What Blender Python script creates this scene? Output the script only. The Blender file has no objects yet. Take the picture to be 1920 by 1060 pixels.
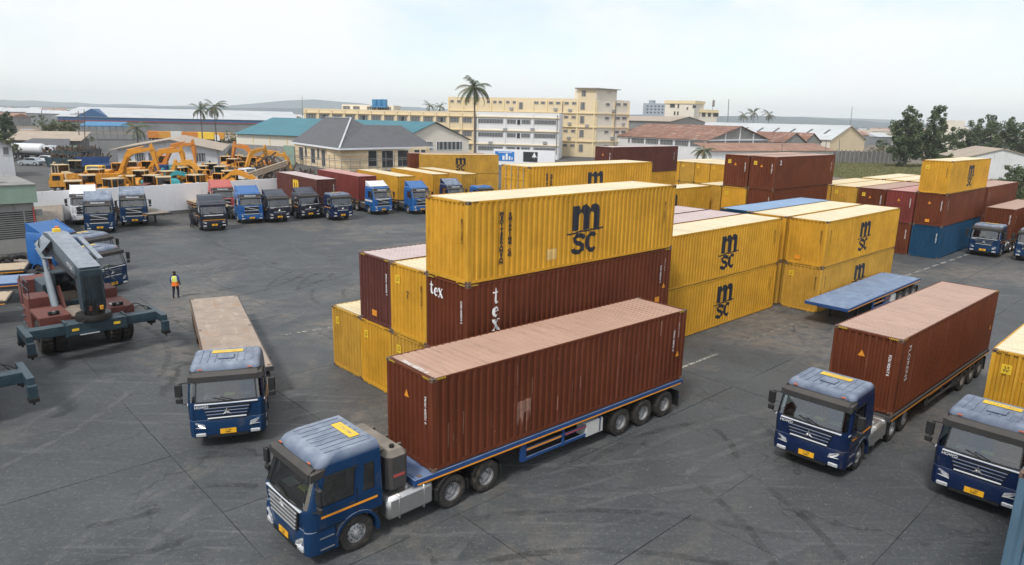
import bpy, bmesh, math, random
from mathutils import Vector, Matrix, Euler
D = bpy.data; sc = bpy.context.scene; COL = sc.collection
R = math.radians; sin = math.sin; cos = math.cos; PI = math.pi
rnd = random.Random(11)

# ------------------------------------------------------------------ camera
FPX, PITCH, ROLL, CAMH, CXP, CYP = 1295.4, R(13.46), R(1.36), 11.47, 968.7, 531.7
c_f = Vector((0, cos(PITCH), -sin(PITCH))); c_u0 = Vector((0, sin(PITCH), cos(PITCH))); c_r0 = Vector((1, 0, 0))
c_r = c_r0*cos(ROLL)+c_u0*sin(ROLL); c_u = -c_r0*sin(ROLL)+c_u0*cos(ROLL)
cam_d = D.cameras.new('camera'); cam = D.objects.new('camera', cam_d); COL.objects.link(cam)
cam.matrix_world = Matrix(((c_r.x, c_u.x, -c_f.x, 0), (c_r.y, c_u.y, -c_f.y, 0), (c_r.z, c_u.z, -c_f.z, CAMH), (0, 0, 0, 1)))
cam_d.sensor_width = 36; cam_d.lens = FPX*36/1920
cam_d.shift_x = (960-CXP)/1920; cam_d.shift_y = (CYP-530)/1920
cam_d.clip_start = .1; cam_d.clip_end = 20000
sc.camera = cam
def ray(px, py): return c_f + c_r*((px-CXP)/FPX) - c_u*((py-CYP)/FPX)
def atz(px, py, z=0.0):
    d = ray(px, py); t = (z-CAMH)/d.z; return Vector((d.x*t, d.y*t, z))
def aty(px, py, Y):
    d = ray(px, py); t = Y/d.y; return Vector((d.x*t, Y, CAMH+d.z*t))

# ------------------------------------------------------------------ sky, sun, exposure
SUN_EL, SUN_AZ = R(51), R(205)       # azimuth: where the light comes from, clockwise from +Y
w = D.worlds.new('World'); sc.world = w; w.use_nodes = True
nt = w.node_tree; nt.nodes.clear(); L_ = nt.links.new
def wn(t, **k):
    n = nt.nodes.new(t)
    for a, b in k.items(): setattr(n, a, b)
    return n
sky = wn('ShaderNodeTexSky', sky_type='NISHITA', sun_disc=False, sun_elevation=SUN_EL, sun_rotation=SUN_AZ,
         altitude=50, air_density=1.0, dust_density=.6, ozone_density=2.0)
tc = wn('ShaderNodeTexCoord'); mp = wn('ShaderNodeMapping'); mp.inputs['Scale'].default_value = (1.3, 1.3, 2.6)
no = wn('ShaderNodeTexNoise'); no.inputs['Scale'].default_value = 2.2; no.inputs['Detail'].default_value = 8; no.inputs['Roughness'].default_value = .62
rp = wn('ShaderNodeValToRGB'); rp.color_ramp.elements[0].position = .32; rp.color_ramp.elements[0].color = (.35, .35, .35, 1)
rp.color_ramp.elements[1].position = .58; rp.color_ramp.elements[1].color = (.96, .96, .96, 1)
mx = wn('ShaderNodeMixRGB'); mx.inputs[2].default_value = (6.25, 6.35, 6.4, 1)
bg = wn('ShaderNodeBackground'); bg.inputs['Strength'].default_value = .1
ow = wn('ShaderNodeOutputWorld')
L_(tc.outputs['Generated'], mp.inputs['Vector']); L_(mp.outputs['Vector'], no.inputs['Vector']); L_(no.outputs['Fac'], rp.inputs['Fac'])
L_(rp.outputs['Color'], mx.inputs['Fac']); L_(sky.outputs['Color'], mx.inputs[1]); L_(mx.outputs['Color'], bg.inputs['Color']); L_(bg.outputs['Background'], ow.inputs['Surface'])
sd = D.lights.new('sun', 'SUN'); sun = D.objects.new('sun', sd); COL.objects.link(sun)
sd.energy = 1.5; sd.angle = R(10); sd.color = (1, .96, .9)
sdir = Vector((sin(SUN_AZ)*cos(SUN_EL), cos(SUN_AZ)*cos(SUN_EL), sin(SUN_EL)))
sun.rotation_euler = sdir.to_track_quat('Z', 'Y').to_euler(); sun.location = (0, 0, 60)
sc.view_settings.view_transform = 'Standard'; sc.view_settings.look = 'None'; sc.view_settings.gamma = 1
sc.view_settings.use_curve_mapping = False; sc.view_settings.exposure = 0.75
sc.render.engine = 'CYCLES'; sc.cycles.max_bounces = 6; sc.cycles.volume_bounces = 3; sc.cycles.transparent_max_bounces = 10

# ------------------------------------------------------------------ materials
M = {}
def mat(name, col, rough=.55, metal=0., var=.12, vs=1.5, dust=0., dustcol=(.36, .31, .26), streak=None, bump=0., bs=40., spec=.5, fine=0.):
    m = D.materials.new(name); M[name] = m; m.use_nodes = True; t = m.node_tree; N = t.nodes; K = t.links.new
    b = N['Principled BSDF']; b.inputs['Roughness'].default_value = rough; b.inputs['Metallic'].default_value = metal
    b.inputs['Specular IOR Level'].default_value = spec
    tc = N.new('ShaderNodeTexCoord'); oi = N.new('ShaderNodeObjectInfo')
    add = N.new('ShaderNodeVectorMath'); add.operation = 'MULTIPLY_ADD'; add.inputs[1].default_value = (1, 1, 1)
    sc3 = N.new('ShaderNodeVectorMath'); sc3.operation = 'SCALE'; sc3.inputs[0].default_value = (37, 53, 71)
    K(oi.outputs['Random'], sc3.inputs['Scale']); K(tc.outputs['Object'], add.inputs[0]); K(sc3.outputs[0], add.inputs[2])
    vec = add.outputs[0]
    n1 = N.new('ShaderNodeTexNoise'); n1.inputs['Scale'].default_value = vs; n1.inputs['Detail'].default_value = 6; n1.inputs['Roughness'].default_value = .65
    K(vec, n1.inputs['Vector'])
    def mixc(f, a, bcol, blend='MIX'):
        x = N.new('ShaderNodeMixRGB'); x.blend_type = blend
        if isinstance(f, float): x.inputs[0].default_value = f
        else: K(f, x.inputs[0])
        for i, s in ((1, a), (2, bcol)):
            if isinstance(s, tuple): x.inputs[i].default_value = (*s, 1)
            else: K(s, x.inputs[i])
        return x.outputs[0]
    def mr(src, a, bb, c, d_):
        x = N.new('ShaderNodeMapRange'); K(src, x.inputs[0]); x.clamp = True
        for i, v in zip((1, 2, 3, 4), (a, bb, c, d_)): x.inputs[i].default_value = v
        return x.outputs[0]
    f1 = mr(n1.outputs['Fac'], .3, .7, 0, 1)
    lo = tuple(c*(1-var) for c in col); hi = tuple(min(1, c*(1+var)) for c in col)
    c = mixc(f1, lo, hi)
    if fine:
        nf = N.new('ShaderNodeTexNoise'); nf.inputs['Scale'].default_value = 45; nf.inputs['Detail'].default_value = 4; K(vec, nf.inputs['Vector'])
        c = mixc(mr(nf.outputs['Fac'], .35, .65, 0, fine), c, tuple(x*.55 for x in col))
    for s in (streak if isinstance(streak, list) else [streak] if streak else []):
        scol, amt, scl, thr = s
        ms = N.new('ShaderNodeMapping'); ms.inputs['Scale'].default_value = scl; K(vec, ms.inputs['Vector'])
        n2 = N.new('ShaderNodeTexNoise'); n2.inputs['Scale'].default_value = 1; n2.inputs['Detail'].default_value = 5; n2.inputs['Roughness'].default_value = .7
        K(ms.outputs[0], n2.inputs['Vector'])
        c = mixc(mr(n2.outputs['Fac'], thr, thr+.12, 0, amt), c, scol)
    if dust:
        g = N.new('ShaderNodeNewGeometry'); sp = N.new('ShaderNodeSeparateXYZ'); K(g.outputs['Normal'], sp.inputs[0])
        n3 = N.new('ShaderNodeTexNoise'); n3.inputs['Scale'].default_value = 2.3; n3.inputs['Detail'].default_value = 7; K(vec, n3.inputs['Vector'])
        up = mr(sp.outputs['Z'], .25, .9, .03, 1); nn = mr(n3.outputs['Fac'], .25, .7, .45, 1)
        mu = N.new('ShaderNodeMath'); mu.operation = 'MULTIPLY'; K(up, mu.inputs[0]); K(nn, mu.inputs[1])
        mu2 = N.new('ShaderNodeMath'); mu2.operation = 'MULTIPLY'; K(mu.outputs[0], mu2.inputs[0]); mu2.inputs[1].default_value = dust
        c = mixc(mu2.outputs[0], c, dustcol)
        rr = mr(mu2.outputs[0], 0, .6, rough, .85); K(rr, b.inputs['Roughness'])
    K(c, b.inputs['Base Color'])
    if bump:
        nb = N.new('ShaderNodeTexNoise'); nb.inputs['Scale'].default_value = bs; nb.inputs['Detail'].default_value = 3; K(vec, nb.inputs['Vector'])
        bp = N.new('ShaderNodeBump'); bp.inputs['Strength'].default_value = bump; bp.inputs['Distance'].default_value = .02
        K(nb.outputs['Fac'], bp.inputs['Height']); K(bp.outputs[0], b.inputs['Normal'])
    return m
def glassmat(name, tint=(.72, .84, .84), dark=.0):
    m = D.materials.new(name); M[name] = m; m.use_nodes = True; t = m.node_tree; N = t.nodes; K = t.links.new; N.clear()
    o = N.new('ShaderNodeOutputMaterial'); tr = N.new('ShaderNodeBsdfTransparent'); tr.inputs[0].default_value = (*tint, 1)
    gl = N.new('ShaderNodeBsdfGlossy'); gl.inputs['Roughness'].default_value = .04
    fr = N.new('ShaderNodeFresnel'); fr.inputs[0].default_value = 2.5; x = N.new('ShaderNodeMixShader')
    K(fr.outputs[0], x.inputs[0]); K(tr.outputs[0], x.inputs[1]); K(gl.outputs[0], x.inputs[2]); K(x.outputs[0], o.inputs[0]); return m
RUST = (.17, .075, .035)
def cont_mats(k, side, roof, sc1=RUST):
    mat(k, side, rough=.55, spec=.18, var=.2, vs=.6, streak=[(sc1, .75, (9, 9, .5), .62), (sc1, .6, (1.3, 1.3, 1.3), .68), (tuple(min(1, c*1.7+.05) for c in side), .55, (11, 11, .30), .58)])
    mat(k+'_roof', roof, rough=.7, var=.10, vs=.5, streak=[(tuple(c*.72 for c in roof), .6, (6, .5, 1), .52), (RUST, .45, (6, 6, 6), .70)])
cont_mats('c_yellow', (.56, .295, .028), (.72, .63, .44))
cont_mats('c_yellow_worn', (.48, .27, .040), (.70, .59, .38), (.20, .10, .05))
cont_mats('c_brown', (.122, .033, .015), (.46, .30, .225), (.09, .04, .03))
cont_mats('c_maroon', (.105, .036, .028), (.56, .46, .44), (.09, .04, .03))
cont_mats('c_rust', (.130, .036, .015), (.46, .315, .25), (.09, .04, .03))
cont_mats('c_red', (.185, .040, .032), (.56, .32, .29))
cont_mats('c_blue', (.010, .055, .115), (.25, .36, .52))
mat('c_under', (.10, .075, .06), rough=.8)
mat('casting', (.16, .10, .07), rough=.8, var=.3, vs=8)
mat('ink_navy', (.012, .016, .028), rough=.45, var=.2)
mat('ink_black', (.012, .012, .012), rough=.5)
mat('ink_white', (.80, .80, .80), rough=.5, var=.08, vs=9)
mat('ink_orange', (.75, .28, .02), rough=.5)
mat('ink_yellow', (.80, .52, .03), rough=.5)
mat('ink_grey', (.25, .25, .25), rough=.5)
mat('patch_yellow', (.60, .42, .15), rough=.7, var=.2, vs=3)
mat('scuff', (.27, .14, .10), rough=.7, var=.3, vs=4)
BLUED = (.36, .40, .46)
mat('truck_blue', (.002, .028, .088), rough=.2, streak=[((.075, .070, .062), .55, (1.6, 1.6, .9), .58), ((.03, .04, .05), .6, (7, 7, 1.2), .60)], var=.10, dust=.85, dustcol=BLUED, spec=.2)
mat('truck_navy', (.002, .012, .055), rough=.2, streak=[((.075, .070, .062), .55, (1.6, 1.6, .9), .58), ((.03, .04, .05), .6, (7, 7, 1.2), .60)], var=.10, dust=.85, dustcol=(.31, .36, .44), spec=.2)
mat('truck_dark', (.010, .014, .028), rough=.28, var=.1, dust=.35, dustcol=(.2, .22, .26))
mat('truck_cobalt', (.012, .10, .32), rough=.3, var=.1, dust=.3, dustcol=(.2, .33, .5))
mat('truck_red', (.42, .07, .06), rough=.45, var=.1, dust=.4, dustcol=(.55, .25, .22))
mat('truck_white', (.74, .75, .77), rough=.35, var=.05)
mat('visor', (.035, .033, .032), rough=.5, var=.2, dust=.35, dustcol=(.16, .14, .12))
mat('black_plastic', (.018, .018, .019), rough=.5, var=.2, dust=.3, dustcol=(.10, .085, .07))
mat('grille_black', (.010, .010, .011), rough=.55)
mat('chassis', (.022, .022, .024), rough=.7, var=.3, dust=.35, dustcol=(.16, .13, .10))
mat('tyre', (.028, .026, .024), rough=.9, var=.25, vs=6, dust=.1, dustcol=(.14, .11, .085), streak=((.12, .095, .07), .6, (5, 5, 5), .52), bump=.3, bs=60)
mat('rim', (.50, .50, .51), rough=.42, metal=.6, var=.15, vs=6, streak=((.17, .14, .11), .7, (7, 7, 7), .55))
mat('rim_dirty', (.20, .18, .16), rough=.7, metal=.2, var=.3, vs=6, streak=((.10, .08, .06), .7, (7, 7, 7), .5))
mat('alu', (.62, .62, .61), rough=.33, metal=.9, var=.08, vs=5, dust=.25)
mat('chrome', (.80, .81, .82), rough=.18, metal=1., var=.04)
mat('bright_trim', (.74, .77, .80), rough=.25, metal=.3, var=.05)
mat('lamp', (.78, .80, .82), rough=.12, metal=.5, var=.35, vs=14, spec=.8)
mat('lamp_orange', (.75, .16, .02), rough=.3)
mat('plate', (.82, .42, .015), rough=.45, var=.06)
mat('tank_tan', (.34, .30, .25), rough=.75, var=.1)
mat('tank_dark', (.055, .052, .050), rough=.5, var=.2, dust=.8, dustcol=(.36, .31, .25))
mat('box_white', (.60, .60, .57), rough=.5, var=.1, streak=((.25, .2, .15), .5, (6, 6, 2), .6))
mat('seat', (.06, .055, .06), rough=.9, var=.2)
mat('skin', (.055, .028, .018), rough=.6)
mat('hair', (.008, .007, .006), rough=.9)
mat('trailer_blue', (.012, .060, .20), rough=.42, var=.14, dust=.72, dustcol=(.26, .33, .46), streak=((.10, .06, .04), .5, (4, 4, 4), .66))
mat('trailer_dark', (.045, .045, .048), rough=.7, var=.2, dust=.4, dustcol=(.19, .155, .12))
mat('trailer_teal', (.012, .06, .085), rough=.5, var=.2, dust=.3, dustcol=(.2, .17, .14))
mat('reflector', (.85, .33, .02), rough=.4, var=.1)
mat('deck_rust', (.37, .295, .235), rough=.8, var=.16, vs=1.2, streak=[((.38, .20, .10), .6, (.5, 1.2, 1), .56), ((.20, .13, .09), .6, (3, .8, 1), .60), ((.50, .42, .36), .6, (.7, 3, 1), .56)], fine=.2)
mat('deck_wood', (.27, .225, .18), rough=.9, var=.2, vs=2, streak=((.13, .10, .08), .7, (.6, 6, 1), .55))
mat('deck_tan', (.46, .36, .25), rough=.85, var=.14, vs=1, streak=((.28, .2, .13), .6, (.7, 5, 1), .56))
mat('deck_blue', (.20, .28, .42), rough=.7, var=.18, vs=1, streak=[((.06, .05, .05), .85, (.8, .8, 1), .62), ((.33, .38, .46), .7, (.7, 3, 1), .55)], fine=.15)
mat('hose', (.012, .012, .013), rough=.6)
glassmat('glass')
glassmat('dark_glass', (.10, .12, .13))
mat('rs_grey', (.11, .14, .165), rough=.5, var=.1, dust=.75, dustcol=(.38, .41, .45), streak=((.15, .13, .11), .5, (5, 5, 1), .62))
mat('rs_teal', (.018, .042, .058), rough=.5, var=.35, dust=.3, dustcol=(.19, .22, .24), streak=((.02, .02, .02), .6, (3, 3, 3), .6))
mat('rs_red', (.15, .042, .032), rough=.6, var=.15, dust=.25, dustcol=(.24, .13, .105), streak=((.10, .05, .04), .6, (4, 4, 2), .6))
mat('grease', (.012, .011, .010), rough=.45, var=.3)
mat('ex_yellow', (.60, .255, .014), rough=.45, var=.15, vs=2, streak=((.22, .11, .04), .6, (3, 3, 3), .6))
mat('ex_orange', (.55, .19, .02), rough=.5, var=.18, vs=2, streak=((.16, .08, .04), .6, (3, 3, 3), .58))
mat('ex_amber', (.60, .27, .025), rough=.55, var=.2, vs=2, streak=((.15, .09, .05), .7, (3, 3, 3), .56))
mat('ex_teal', (.05, .34, .36), rough=.5, var=.15)
mat('ex_cream', (.52, .40, .24), rough=.6, var=.12)
mat('scrap', (.10, .07, .05), rough=.9, var=.5, vs=3)
mat('track', (.05, .042, .036), rough=.85, var=.4, vs=5)
mat('vest_yellow', (.72, .82, .10), rough=.7, var=.06)
mat('vest_orange', (.90, .20, .02), rough=.7, var=.08)
mat('cloth_navy', (.014, .017, .032), rough=.9)
mat('cloth_blue', (.03, .05, .22), rough=.9)

# ------------------------------------------------------------------ mesh builder
class MB:
    def __init__(s): s.v = []; s.f = []; s.m = []
    def add(s, vs, fs, mi=0, T=None):
        o = len(s.v)
        s.v += [tuple(T @ Vector(p)) for p in vs] if T else [tuple(p) for p in vs]
        s.f += [tuple(i+o for i in f) for f in fs]; s.m += [mi]*len(fs); return s
    def box(s, x0, x1, y0, y1, z0, z1, mi=0, T=None, b=0.):
        if not b:
            return s.add([(x, y, z) for z in (z0, z1) for y in (y0, y1) for x in (x0, x1)],
                         [(0, 2, 3, 1), (4, 5, 7, 6), (0, 1, 5, 4), (2, 6, 7, 3), (0, 4, 6, 2), (1, 3, 7, 5)], mi, T)
        c = ((x0+x1)/2, (y0+y1)/2, (z0+z1)/2); h = ((x1-x0)/2, (y1-y0)/2, (z1-z0)/2); b = min(b, *(q*.8 for q in h))
        vs = []; ix = {}
        for sx in (-1, 1):
            for sy in (-1, 1):
                for sz in (-1, 1):
                    sg = (sx, sy, sz)
                    for a in range(3):
                        ix[sg, a] = len(vs)
                        vs.append(tuple(c[k]+sg[k]*(h[k] if k == a else h[k]-b) for k in range(3)))
        fs = []
        for a in range(3):
            p, q = [k for k in range(3) if k != a]
            for sa in (-1, 1):
                quad = []
                for (sp, sq) in ((-1, -1), (1, -1), (1, 1), (-1, 1)):
                    g = [0, 0, 0]; g[a] = sa; g[p] = sp; g[q] = sq; quad.append(ix[tuple(g), a])
                fs.append(tuple(quad))
            for sp in (-1, 1):
                for sq in (-1, 1):
                    g0 = [0, 0, 0]; g0[p] = sp; g0[q] = sq; g1 = g0[:]; g0[a] = -1; g1[a] = 1
                    fs.append((ix[tuple(g0), p], ix[tuple(g1), p], ix[tuple(g1), q], ix[tuple(g0), q]))
        for sx in (-1, 1):
            for sy in (-1, 1):
                for sz in (-1, 1): fs.append(tuple(ix[(sx, sy, sz), a] for a in range(3)))
        return s.add(vs, fs, mi, T)
    def cyl(s, p0, p1, r, n=12, mi=0, r1=None, caps=True, T=None):
        p0 = Vector(p0); p1 = Vector(p1); r1 = r if r1 is None else r1; d = (p1-p0).normalized()
        a = d.orthogonal().normalized(); b = d.cross(a); vs = []
        for p, rr in ((p0, r), (p1, r1)):
            for i in range(n):
                t = 2*PI*i/n; vs.append(p+a*(rr*cos(t))+b*(rr*sin(t)))
        fs = [(i, (i+1) % n, n+(i+1) % n, n+i) for i in range(n)]
        if caps: fs += [tuple(range(n))[::-1], tuple(range(n, 2*n))]
        return s.add(vs, fs, mi, T)
    def tube(s, pts, r, n=6, mi=0, T=None):
        for a, b in zip(pts[:-1], pts[1:]): s.cyl(a, b, r, n, mi, T=T)
        return s
    def bar(s, p0, p1, w_, h_, mi=0, up=(0, 0, 1), T=None):
        p0 = Vector(p0); p1 = Vector(p1); d = (p1-p0).normalized(); up = Vector(up)
        sd_ = d.cross(up).normalized(); u2 = sd_.cross(d); vs = []
        for p in (p0, p1):
            for a, b in ((-1, -1), (1, -1), (1, 1), (-1, 1)): vs.append(p+sd_*(a*w_/2)+u2*(b*h_/2))
        return s.add(vs, [(0, 1, 2, 3)[::-1], (4, 5, 6, 7), (0, 1, 5, 4), (1, 2, 6, 5), (2, 3, 7, 6), (3, 0, 4, 7)], mi, T)
    def lathe(s, prof, n=24, mi=0, axis='Y', T=None, off=(0, 0, 0), mis=None):
        vs = []; k = len(prof)
        for i in range(n):
            t = 2*PI*i/n
            for (r, h) in prof:
                if axis == 'Y': p = (r*cos(t), h, r*sin(t))
                elif axis == 'Z': p = (r*cos(t), r*sin(t), h)
                else: p = (h, r*cos(t), r*sin(t))
                vs.append((p[0]+off[0], p[1]+off[1], p[2]+off[2]))
        for j in range(k-1):
            fs = [(i*k+j, ((i+1) % n)*k+j, ((i+1) % n)*k+j+1, i*k+j+1) for i in range(n)]
            if j == 0: s.add(vs, fs, mis[j] if mis else mi, T); base = len(s.v)-len(vs)
            else:
                s.f += [tuple(q+base for q in f) for f in fs]; s.m += [mis[j] if mis else mi]*len(fs)
        return s
    def prism(s, poly, a, b, axis='Y', mi=0, T=None):
        n = len(poly)
        def P(u, v, h): return {'Y': (u, h, v), 'X': (h, u, v), 'Z': (u, v, h)}[axis]
        vs = [P(u, v, a) for u, v in poly]+[P(u, v, b) for u, v in poly]
        fs = [tuple(range(n)), tuple(range(n, 2*n))[::-1]]+[(i, (i+1) % n, n+(i+1) % n, n+i) for i in range(n)]
        return s.add(vs, fs, mi, T)
    def quad(s, a, b, c, d, mi=0, T=None): return s.add([a, b, c, d], [(0, 1, 2, 3)], mi, T)
    def mesh(s, name, mats, smooth=False, recalc=True, ang=38):
        me = D.meshes.new(name); me.from_pydata(s.v, [], s.f)
        for m in mats: me.materials.append(M[m] if isinstance(m, str) else m)
        me.polygons.foreach_set('material_index', s.m)
        if recalc:
            bm = bmesh.new(); bm.from_mesh(me); bmesh.ops.recalc_face_normals(bm, faces=bm.faces); bm.to_mesh(me); bm.free()
        if smooth:
            me.polygons.foreach_set('use_smooth', [True]*len(me.polygons))
            try: me.set_sharp_from_angle(angle=R(ang))
            except Exception: pass
        me.update(); return me
    def obj(s, name, mats, parent=None, smooth=False, loc=None, **k):
        if isinstance(mats, str): mats = [mats]
        return ob(name, s.mesh(name, mats, smooth, **k), parent, loc)
def ob(name, me, parent=None, loc=None, rot=None, mtx=None):
    o = D.objects.new(name, me); COL.objects.link(o)
    if parent: o.parent = parent
    if mtx is not None: o.matrix_basis = mtx
    else:
        if loc is not None: o.location = loc
        if rot is not None: o.rotation_euler = rot
    return o
def tag(o, label, cat, group=None):
    o['label'] = label; o['category'] = cat
    if group: o['group'] = group
    return o
def thing(name, label, cat, loc=(0, 0, 0), rz=0., group=None):
    o = ob(name, None, loc=loc, rot=(0, 0, rz)); o.empty_display_size = .3
    return tag(o, label, cat, group)
def struct(o): o['kind'] = 'structure'; return o
def stuff(o): o['kind'] = 'stuff'; return o
KIDS = {}
def kids(o): return [c for c in D.objects if c.parent == o]
def copy_tree(o, matmap=None, parent=None, skip=(), kid=None):
    if kid is None:
        kid = {}
        for c in D.objects:
            if c.parent: kid.setdefault(c.parent.name, []).append(c)
    c = o.copy(); COL.objects.link(c); c.parent = parent
    if matmap and o.type == 'MESH':
        for i, m in enumerate(o.data.materials):
            src = o.material_slots[i].material
            if src and src.name in matmap: c.material_slots[i].link = 'OBJECT'; c.material_slots[i].material = M[matmap[src.name]]
    for k in kid.get(o.name, []):
        if k.name.split('.')[0] in skip: continue
        copy_tree(k, matmap, c, skip, kid)
    return c
def recolour(o, matmap):
    if o.type == 'MESH':
        for s in o.material_slots:
            if s.material and s.material.name in matmap: nm = M[matmap[s.material.name]]; s.link = 'OBJECT'; s.material = nm
def text_mesh(txt, size, mname, bold=.0, line=1.0, xs=1.0, ext=0.):
    cu = D.curves.new('lettering', 'FONT'); cu.body = txt; cu.size = size; cu.offset = bold; cu.space_line = line; cu.align_x = 'CENTER'; cu.align_y = 'CENTER'
    cu.resolution_u = 3; cu.extrude = ext
    o = D.objects.new('lettering', cu); me = D.meshes.new_from_object(o); D.objects.remove(o); D.curves.remove(cu)
    if xs != 1: me.transform(Matrix.Diagonal((xs, 1, 1, 1)))
    me.materials.clear(); me.materials.append(M[mname]); return me
RX90 = Matrix.Rotation(PI/2, 4, 'X')
YAW = 46.6
U = Vector((sin(R(YAW)), cos(R(YAW)), 0)); V = Vector((-cos(R(YAW)), sin(R(YAW)), 0))
def rz_of(yaw): return R(90-yaw)          # rotation that turns +X into a heading given clockwise from +Y
# ================================================================== ground
def ground_mats():
    m = D.materials.new('asphalt'); M['asphalt'] = m; m.use_nodes = True; t = m.node_tree; N = t.nodes; K = t.links.new; b = N['Principled BSDF']
    g = N.new('ShaderNodeNewGeometry'); pos = g.outputs['Position']; oi = N.new('ShaderNodeObjectInfo')
    def noise(scale, det=6, rough=.6, vec=None, dist=0.):
        n = N.new('ShaderNodeTexNoise'); n.inputs['Scale'].default_value = scale; n.inputs['Detail'].default_value = det; n.inputs['Roughness'].default_value = rough; n.inputs['Distortion'].default_value = dist
        K(vec or pos, n.inputs['Vector']); return n.outputs['Fac']
    def mr(s, a, bb, c=0., d=1.):
        x = N.new('ShaderNodeMapRange'); x.clamp = True; K(s, x.inputs[0])
        for i, v in zip((1, 2, 3, 4), (a, bb, c, d)): x.inputs[i].default_value = v
        return x.outputs[0]
    def mul(a, bb):
        x = N.new('ShaderNodeMath'); x.operation = 'MULTIPLY'; K(a, x.inputs[0])
        if isinstance(bb, float): x.inputs[1].default_value = bb
        else: K(bb, x.inputs[1])
        return x.outputs[0]
    def mix(f, a, bb):
        x = N.new('ShaderNodeMixRGB'); K(f, x.inputs[0])
        for i, s in ((1, a), (2, bb)):
            if isinstance(s, tuple): x.inputs[i].default_value = (*s, 1)
            else: K(s, x.inputs[i])
        return x.outputs[0]
    def mapped(rot, scl):
        mp = N.new('ShaderNodeMapping'); mp.inputs['Rotation'].default_value = (0, 0, R(rot)); mp.inputs['Scale'].default_value = scl; K(pos, mp.inputs['Vector']); return mp.outputs[0]
    c = mix(mr(noise(.35, 8, .7), .35, .65), (.050, .058, .063), (.098, .108, .114))
    c = mix(mul(mr(noise(.05, 6, .6, dist=.5), .42, .62), .45), c, (.050, .055, .058))
    c = mix(mr(oi.outputs['Random'], 0, 1, 0, .34), c, (.090, .090, .088))
    # pale brown worn-through patches
    wn_ = mul(mr(noise(.085, 9, .68, dist=.6), .50, .60), mr(noise(1.6, 6, .7), .36, .56))
    c = mix(mul(wn_, .62), c, (.23, .195, .158))
    # long tyre-scuff streaks in several directions
    for rot, sc_, thr, am, col in ((28, (.16, 2.9, 1), .56, .5, (.035, .038, .041)), (-42, (.14, 2.6, 1), .58, .5, (.036, .039, .042)), (70, (.15, 3.2, 1), .58, .45, (.22, .225, .225)), (5, (.2, 3.8, 1), .58, .45, (.23, .235, .235))):
        c = mix(mul(mul(mr(noise(1., 5, .6, mapped(rot, sc_), .9), thr, thr+.10), am*.85), mr(noise(.06+.02*sc_[0], 4, .6, mapped(rot*2+40, (1, 1, 1))), .46, .60)), c, col)
    # curved skid arcs
    w_ = N.new('ShaderNodeTexWave'); w_.wave_type = 'RINGS'; w_.rings_direction = 'Z'; w_.inputs['Scale'].default_value = .28; w_.inputs['Distortion'].default_value = 4; w_.inputs['Detail'].default_value = 3; w_.inputs['Detail Scale'].default_value = .25
    mo = N.new('ShaderNodeMapping'); mo.inputs['Location'].default_value = (13, -52, 0); K(pos, mo.inputs['Vector']); K(mo.outputs[0], w_.inputs['Vector'])
    c = mix(mul(mul(mr(w_.outputs['Fac'], .93, .99), mr(noise(.07, 3), .5, .62)), .22), c, (.22, .225, .225))
    # cracks
    nd = N.new('ShaderNodeTexNoise'); nd.inputs['Scale'].default_value = 1.1; nd.inputs['Detail'].default_value = 4; K(pos, nd.inputs['Vector'])
    va = N.new('ShaderNodeVectorMath'); va.operation = 'MULTIPLY_ADD'; va.inputs[1].default_value = (1.6, 1.6, 0); K(nd.outputs['Color'], va.inputs[0]); K(pos, va.inputs[2])
    vo = N.new('ShaderNodeTexVoronoi'); vo.feature = 'DISTANCE_TO_EDGE'; vo.inputs['Scale'].default_value = .22; K(va.outputs[0], vo.inputs['Vector'])
    c = mix(mul(mul(mr(vo.outputs['Distance'], .003, .009, 1., 0.), mr(noise(.12, 3), .47, .56)), .7), c, (.028, .029, .030))
    # oil spots, pale grit
    c = mix(mul(mr(noise(.55, 4, .5, dist=.3), .68, .73), .75), c, (.018, .017, .016))
    c = mix(mul(mr(noise(7, 6, .75), .52, .72), .45), c, (.26, .255, .24))
    c = mix(mul(mr(noise(22, 4, .7), .45, .7), .6), c, (.045, .047, .049))
    K(c, b.inputs['Base Color']); K(mr(noise(.7, 5), .3, .7, .50, .80), b.inputs['Roughness']); b.inputs['Specular IOR Level'].default_value = .4
    bp = N.new('ShaderNodeBump'); bp.inputs['Strength'].default_value = .45; bp.inputs['Distance'].default_value = .02; K(noise(26, 4, .7), bp.inputs['Height']); K(bp.outputs[0], b.inputs['Normal'])
ground_mats()
mat('joint', (.056, .060, .063), rough=.9, var=.3)
mat('earth', (.17, .14, .105), rough=.95, var=.25, vs=.05, streak=[((.09, .085, .05), .8, (.02, .02, .02), .5), ((.07, .075, .07), .7, (.05, .05, .05), .55)])
mat('apron', (.085, .083, .080), rough=.9, var=.25, vs=.2)
mat('grass_soil', (.17, .165, .06), rough=.95, var=.3, vs=.2, streak=((.15, .12, .06), .7, (.15, .15, .15), .55))
mat('line_paint', (.42, .41, .36), rough=.8, var=.15, vs=6, streak=((.09, .09, .085), .95, (7, 7, 7), .42))
mat('line_yellow', (.34, .31, .22), rough=.8, var=.15, vs=6, streak=((.09, .09, .085), .95, (6, 6, 6), .40))
g = MB(); g.quad((-6000, -400, -.10), (6000, -400, -.10), (6000, 9000, -.10), (-6000, 9000, -.10)); struct(g.obj('ground', 'earth'))
def uv(p): q = Vector((p[0], p[1], 0)); return q.dot(U), q.dot(V)
def fromuv(u, v, z=0.): p = U*u+V*v; return (p.x, p.y, z)
base = MB(); base.add([fromuv(-40, -60, -.035), fromuv(125, -60, -.035), fromuv(125, 74, -.035), fromuv(-40, 74, -.035)], [(0, 1, 2, 3)])
yard = struct(base.obj('yard', 'joint'))
SU, SV = 5.2, 4.6; cells = []
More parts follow.
